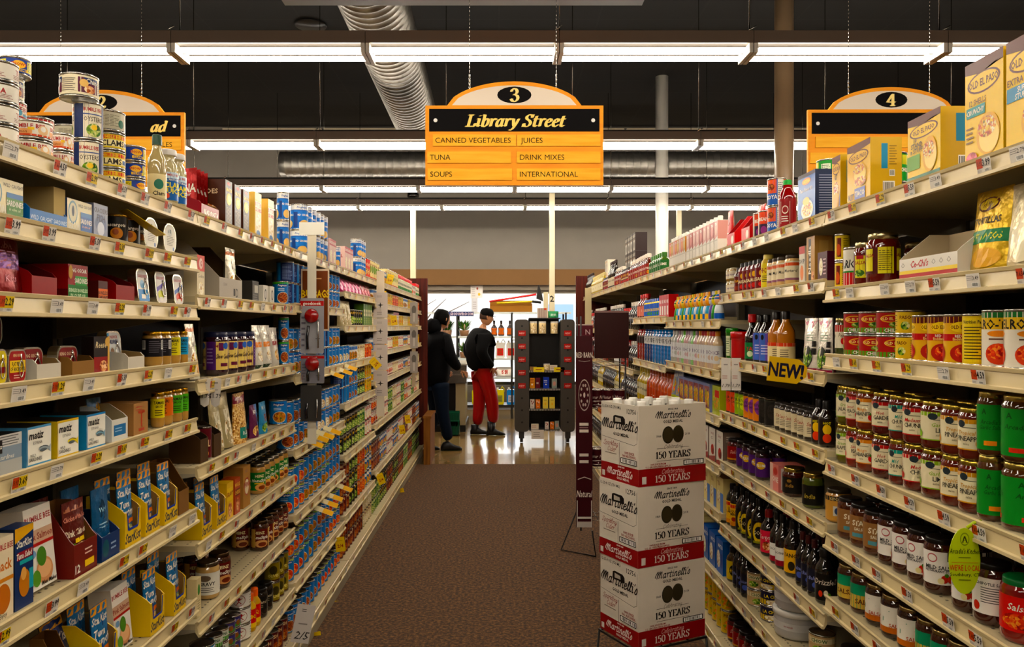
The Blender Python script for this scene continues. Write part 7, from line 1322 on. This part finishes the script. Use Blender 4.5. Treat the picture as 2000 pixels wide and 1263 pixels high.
def head_mesh(k):
    """egg-shaped head with brow, nose, mouth and ears; faces -Y, centre at chin-crown middle"""
    m = MB(); N, Q = 24, 18; V = []
    for j in range(Q+1):
        t = PI*j/Q; z = -math.cos(t)*.118; r = math.sin(t)**.8
        for i in range(N):
            a = 2*PI*i/N; fx, fy = math.cos(a), math.sin(a)
            x = .077*r*fx; y = .096*r*fy
            if z < -.03: x *= 1-.35*min(1, (-.03-z)/.09); y = y*(1-.18*min(1,(-.03-z)/.09)) - .008*min(1,(-.03-z)/.09)
            f = max(0, -fy)**6
            if fy < 0:
                y -= .024*max(0, 1-abs(x)/.018)*max(0, 1-abs(z+.018)/.028)*f**.3     # nose
                y -= .006*max(0, 1-abs(x)/.05)*max(0, 1-abs(z-.028)/.012)          # brow
                y += .007*max(0, 1-abs(abs(x)-.03)/.018)*max(0, 1-abs(z-.008)/.014)  # sockets
                y -= .005*max(0, 1-abs(x)/.028)*max(0, 1-abs(z+.055)/.014)         # lips
            V.append((x, y, z))
    m.add(V, [(j*N+i, j*N+(i+1) % N, (j+1)*N+(i+1) % N, (j+1)*N+i) for j in range(Q) for i in range(N)], k, True)
    for s in (-1, 1):
        m.tube([(s*.074,.0,-.025),(s*.088,.008,-.008),(s*.09,.01,.012),(s*.078,.004,.022)],[.008,.011,.012,.008],k,8)
        m.lathe([(0,-.006),(.006,-.003),(.007,0),(.006,.003),(0,.006)],'#e4dcd4',10,s*.03,-.083); 
        m.lathe([(0,-.0035),(.0035,0),(0,.0035)],'#2a1c14',8,s*.03,-.089)
    m.box(-.02,-.0985,-.057,.02,-.094,-.0545,'#8c4c40')
    return m
def hand(V0, d, up, side, k, name, parent, curl=.5):
    """palm, four unequal bent fingers and a thumb as one skinned mesh; d: finger direction, up: back of hand normal"""
    V0, d, up = Vector(V0), Vector(d).normalized(), Vector(up).normalized(); s = d.cross(up).normalized()*side
    V, E_, Rd = [], [], []
    V.append(V0); Rd.append((.024,.017)); V.append(V0+d*.045); Rd.append((.032,.014)); E_.append((0,1))
    for i, (off, L) in enumerate(((.026,.068),(.009,.078),(-.009,.073),(-.026,.058))):
        b = V0+d*.082+s*off; p1 = b+d*L*.45*math.cos(curl*.4)-up*L*.45*math.sin(curl*.4); p2 = p1+d*L*.35*math.cos(curl*1.2)-up*L*.35*math.sin(curl*1.2); p3 = p2+d*L*.25*math.cos(curl*1.9)-up*L*.25*math.sin(curl*1.9)
        chain(V, E_, Rd, [b,p1,p2,p3], [.0095,.0085,.008,.007], 1)
    t0 = V0+d*.025+s*.026; t1 = t0+(d*.6+s*.7).normalized()*.035; t2 = t1+(d*.9+s*.2-up*.2).normalized()*.028; chain(V, E_, Rd, [t0,t1,t2],[.011,.0095,.008],0)
    return skin(name, [tuple(v) for v in V], E_, Rd, k, parent)
SKN = '#b08468'
# man in red trousers: base at his feet centre; figure faces right and away
Ym = 11.35; mx = XY(942,Ym)
man = link('person', None, loc=(mx, Ym, 0)); tag(man, 'person in black jacket, black cap and red trousers standing with hands in pockets', 'person')
face = Vector((.93,.36,0)); lat = Vector((-.36,.93,0))  # lat: his left
def B(f, l, z): v = face*f + lat*l; return (v.x, v.y, z)
# body under the clothes
TORSO = [B(-.02,0,.93),B(-.03,0,1.08),B(-.04,0,1.26),B(-.03,0,1.42),B(.0,0,1.52)]
LEGL = [B(-.02,.1,.86),B(.0,.105,.68),B(-.0,.11,.48),B(-.03,.1,.28),B(-.04,.1,.12)]
LEGR = [B(.0,-.1,.86),B(.07,-.1,.68),B(.12,-.09,.48),B(.13,-.08,.3),B(.14,-.08,.16)]
ARM = lambda s: [B(-.03,s*.22,1.43),B(-.13,s*.31,1.2),B(-.03,s*.28,1.06),B(.07,s*.22,.99)]
V, E_, Rd = [], [], []
chain(V,E_,Rd,TORSO+[B(.035,0,1.60)],[.1,.1,.11,.09,.055,.056])
for L_ in (LEGL, LEGR): chain(V,E_,Rd,L_,[.075,.06,.05,.045,.038],0)
for s_ in (1,-1): chain(V,E_,Rd,ARM(s_),[.045,.04,.034,.026],3)
skin('body',V,E_,Rd,SKN,man)
hd = head_mesh(SKN); h = link('head', hd.mesh('head'), man, (*B(.065,0,1.685)[:2],1.685), rot=(.16,0,math.atan2(face.y,face.x)+PI/2-.15))
link('hair', MB().lathe([(.0,.0),(.078,-.03),(.084,.02),(.082,.05)], '#4c3c34/p', 20).mesh('hair'), h, (0,.022,-.005))
cap = MB(); cap.lathe([(.097,.018),(.101,.05),(.096,.085),(.07,.118),(.02,.132),(0,.133)], '#070606/p', 22); cap.lathe([(.097,.018),(.09,.02),(.0,.06)],'#070606/p',22)
vis = [(.088*math.sin(t), -.065-.075*math.cos(t)**.7 if math.cos(t) > 0 else -.065) for t in [(-1+2*i/12)*PI/2 for i in range(13)]]
cap.prism([(x, y) for x, y in vis],'z',.022,.028,'#070606/p'); link('cap', cap.mesh('cap'), h, (0,.004,.005))
gl = MB().tube([(-.03,-.1,.008),(.03,-.1,.008)],.003,'#1c1a18',5).tube([(.045,-.09,.01),(.086,.0,.012)],.0025,'#1c1a18',5); link('glasses', gl.mesh('glasses'), h)
V, E_, Rd = [], [], []
TORSO[0] = B(-.02,0,.9)
chain(V,E_,Rd,TORSO,[(.2,.2),(.235,.235),(.235,.25),(.19,.2),(.085,.085)])
for s_ in (1,-1): chain(V,E_,Rd,ARM(s_),[.1,.088,.075,.055],3)
skin('jacket',V,E_,Rd,'#080708/p',man)
V, E_, Rd = [], [], []
chain(V,E_,Rd,[B(-.01,0,1.0)],[(.15,.15)])
chain(V,E_,Rd,LEGL,[.125,.115,.1,.09,.085],0); chain(V,E_,Rd,LEGR,[.125,.115,.1,.09,.08],0)
skin('trousers',V,E_,Rd,'#8c0f18',man)
for f0, l0, z0, yaw in ((-.04,.11,0,0),(.14,-.08,0,.0)):
    sh_ = MB(); V=[]; N=12
    secs = [(-.10,.035,.055),(-.07,.045,.11),(-.01,.05,.125),(.06,.052,.075),(.13,.048,.05),(.17,.02,.03)]
    for x, wd, hh in secs:
        for i in range(N):
            a_ = 2*PI*i/N; V.append((x, wd*math.cos(a_), max(.002, hh*.5+hh*.5*math.sin(a_))))
    sh_.add(V,[(j*N+i,j*N+(i+1)%N,(j+1)*N+(i+1)%N,(j+1)*N+i) for j in range(5) for i in range(N)]+[tuple(range(N))[::-1],tuple(5*N+i for i in range(N))],'#0f0d0c',True)
    if z0 == 0: sh_.lathe([(.055,.06),(.06,.2 if l0 < 0 else .14),(.0,.2 if l0 < 0 else .14)],'#0f0d0c',12,-.03,0)
    b3 = B(f0,l0,0); link('shoe', sh_.mesh('shoe'), man, (b3[0],b3[1],0), rz=math.atan2(face.y,face.x)-.3)
for s, nm in ((1,'left_hand'),(-1,'right_hand')): hand(B(.085,s*.21,.985), Vector(B(.35,-s*.1,-1)), Vector(B(-.3,s*1,0)), -s, SKN, nm, man, .6)
# dark jacket hanging open at his back
# second person, mostly behind the end panel
Yp = 9.95; px_ = XY(853,Yp)
p2 = link('person', None, loc=(px_, Yp, 0)); tag(p2, 'person in dark hooded coat and dark jeans half hidden by the left end panel', 'person')
face, lat = Vector((.8,.6,0)), Vector((-.6,.8,0))
TORSO = [B(-.02,0,.86),B(-.02,0,1.0),B(-.02,0,1.2),B(-.01,0,1.38),B(.01,0,1.49)]
LEGL = [B(0,.09,.8),B(.05,.1,.48),B(-.1,.09,.12)]; LEGR = [B(0,-.09,.8),B(.02,-.1,.48),B(.12,-.09,.12)]
ARM = lambda s: [B(0,s*.2,1.4),B(.03,s*.26,1.17),B(.19,s*.22,1.02)]
V, E_, Rd = [], [], []
chain(V,E_,Rd,TORSO+[B(.06,0,1.57)],[.1,.1,.1,.09,.055,.055])
for L_ in (LEGL, LEGR): chain(V,E_,Rd,L_,[.075,.05,.036],0)
for s_ in (1,-1): chain(V,E_,Rd,ARM(s_),[.045,.04,.028],3)
skin('body',V,E_,Rd,SKN,p2)
h = link('head', head_mesh(SKN).mesh('head'), p2, (*B(.09,0,1.64)[:2],1.64), rot=(.25,0,math.atan2(face.y,face.x)+PI/2))
link('hair', MB().lathe([(.0,-.06),(.085,-.07),(.1,.0),(.098,.06),(.07,.115),(0,.13)], '#080605/p', 20).mesh('hair'), h, (0,.028,0))
V, E_, Rd = [], [], []
TORSO[0] = B(-.02,0,.76)
chain(V,E_,Rd,TORSO,[(.18,.18),(.21,.21),(.21,.21),(.18,.18),(.11,.11)])
for s_ in (1,-1): chain(V,E_,Rd,ARM(s_),[.09,.08,.06],3)
skin('coat',V,E_,Rd,'#060609/p',p2)
V, E_, Rd = [], [], []
chain(V,E_,Rd,[B(-.05,0,1.46),B(-.06,0,1.56),B(-.02,0,1.66)],[.11,.12,.09]); skin('hood',V,E_,Rd,'#060609/p',p2)
V, E_, Rd = [], [], []
chain(V,E_,Rd,[B(0,0,.95)],[(.14,.14)])
chain(V,E_,Rd,LEGL,[.12,.085,.07],0); chain(V,E_,Rd,LEGR,[.12,.085,.07],0)
skin('jeans',V,E_,Rd,'#0e1826/p',p2)
for f0, l0 in ((-.1,.09),(.12,-.09)):
    sh_ = MB(); V=[]; N=12
    for x, wd, hh in secs:
        for i in range(N):
            a_ = 2*PI*i/N; V.append((x, wd*math.cos(a_), max(.002, hh*.5+hh*.5*math.sin(a_))))
    sh_.add(V,[(j*N+i,j*N+(i+1)%N,(j+1)*N+(i+1)%N,(j+1)*N+i) for j in range(5) for i in range(N)]+[tuple(range(N))[::-1],tuple(5*N+i for i in range(N))],'#0f0d0c',True)
    b3 = B(f0,l0,0); link('shoe', sh_.mesh('shoe'), p2, (b3[0],b3[1],0), rz=math.atan2(face.y,face.x)-.4)
for s, nm in ((1,'left_hand'),(-1,'right_hand')): hand(B(.22,s*.21,1.0), Vector(B(1,0,-.5)), Vector(B(0,s*1,.3)), -s, SKN, nm, p2, .6)
# ================================================================ LABELS
ORDN = ['first','second','third','fourth','fifth','sixth','seventh','eighth','ninth','tenth','eleventh','twelfth','thirteenth','fourteenth','fifteenth','sixteenth','seventeenth','eighteenth','nineteenth','twentieth']
SHN = ['top','second','third','fourth','fifth','sixth','seventh','eighth','ninth']
SIDEN = {'L': 'left', 'R': 'right'}
ORDN += ['twenty-' + x for x in ORDN[:9]] + ['thirtieth']
def shelfname(sd, b, si):
    n = len(SH[sd, b]); s = 'bottom' if si == n-1 else SHN[si]
    return f"{s} shelf, {SIDEN[sd]} {ORD[b]} bay"
def nw(t): return len(re.findall(r"[A-Za-z0-9][A-Za-z0-9'-]*", t))
def tier(l, m):
    if l == 0: return 'lowest'
    if l == m: return 'topmost'
    return 'middle' if m == 2 else ORDN[l] + '-up'
import re
def name_all(recs):
    byk = {}
    for r in recs: byk.setdefault((r['desc'], r['sd'], r['b'], r['si']), []).append(r)
    for (desc, sd, b, si), v in byk.items():
        sn = shelfname(sd, b, si); ex = [r.get('extra', '') for r in v]
        if len(v) == 1: v[0]['o']['label'] = f"{desc}{ex[0]}, {sn}"; continue
        rows = {r.get('row', 0) for r in v}
        for row in rows:
            w = [r for r in v if r.get('row', 0) == row]; ys = sorted({round(r['Y'], 2) for r in w})
            for k, Y in enumerate(ys):
                col_ = sorted([r for r in w if round(r['Y'], 2) == Y], key=lambda r: r['o'].location.z)
                for l, r in enumerate(col_):
                    bits = []
                    if len(ys) > 1: bits.append(f"{ORDN[min(k,28)]} from front")
                    if len(col_) > 1: bits.append(tier(l, len(col_)-1))
                    if len(rows) > 1 and row: bits.append('behind')
                    t = f"{desc}{r.get('extra','')}, {' '.join(bits)}, {sn}" if bits else f"{desc}{r.get('extra','')}, {sn}"
                    if nw(t) > 16: t = t.replace(' from front', ' along')
                    if nw(t) > 16: t = t.replace(' can with ', ' can, ').replace(' with ', ', ').replace(' and ', ' ')
                    if nw(t) > 16: t = t.replace(' shelf,', ',')
                    r['o']['label'] = t; r['o']['group'] = f"{desc} repeats on the {sn}"
for r in REC: r['desc'] = r['p'].desc
name_all(REC)
# price tags are counted along the whole rail
bys = {}
for r in TAGS: bys.setdefault((r['sd'], r['b'], r['si']), []).append(r)
for (sd, b, si), v in bys.items():
    v.sort(key=lambda r: r['Y']); sn = shelfname(sd, b, si)
    for k, r in enumerate(v):
        r['o']['label'] = f"{r['desc']}, {ORDN[k]} from front, {sn}"; r['o']['group'] = f"price tags on the rail of {sn}"
# ================================================================ CAMERA, WORLD, LIGHT
cd = bpy.data.cameras.new('camera'); cam = bpy.data.objects.new('camera', cd); COL.objects.link(cam)
cam.location = (0, 0, CH); cam.rotation_euler = (PI/2, 0, 0); cd.sensor_width = 36; cd.lens = 36*F/2000
cd.shift_x = (1000-VX)/2000; cd.shift_y = -(631.5-VY)/2000; cd.clip_start = .05; cd.clip_end = 200
SC.camera = cam
w = bpy.data.worlds.new('world'); SC.world = w; w.use_nodes = True
bg = w.node_tree.nodes['Background']; sky = w.node_tree.nodes.new('ShaderNodeTexSky'); sky.sky_type = 'HOSEK_WILKIE'; sky.turbidity = 8; sky.sun_direction = Vector((.3,.6,.6)).normalized(); sky.ground_albedo = .8
mxs = w.node_tree.nodes.new('ShaderNodeMixRGB'); mxs.inputs[0].default_value = .75; mxs.inputs[2].default_value = (1,1,1,1)
w.node_tree.links.new(sky.outputs[0], mxs.inputs[1]); w.node_tree.links.new(mxs.outputs[0], bg.inputs[0]); bg.inputs[1].default_value = 1.3
SC.view_settings.view_transform = 'Standard'; SC.view_settings.look = 'None'; SC.view_settings.gamma = 1; SC.view_settings.exposure = 2.0
SC.view_settings.use_curve_mapping = False
cy = SC.cycles; cy.use_denoising = True; cy.max_bounces = 8; cy.diffuse_bounces = 2; cy.glossy_bounces = 3; cy.transmission_bounces = 4; cy.transparent_max_bounces = 6; cy.caustics_reflective = False; cy.caustics_refractive = False; cy.sample_clamp_indirect = 6
cy.use_adaptive_sampling = True; cy.adaptive_threshold = .02
print('OBJECTS', len(bpy.data.objects), 'REC', len(REC))
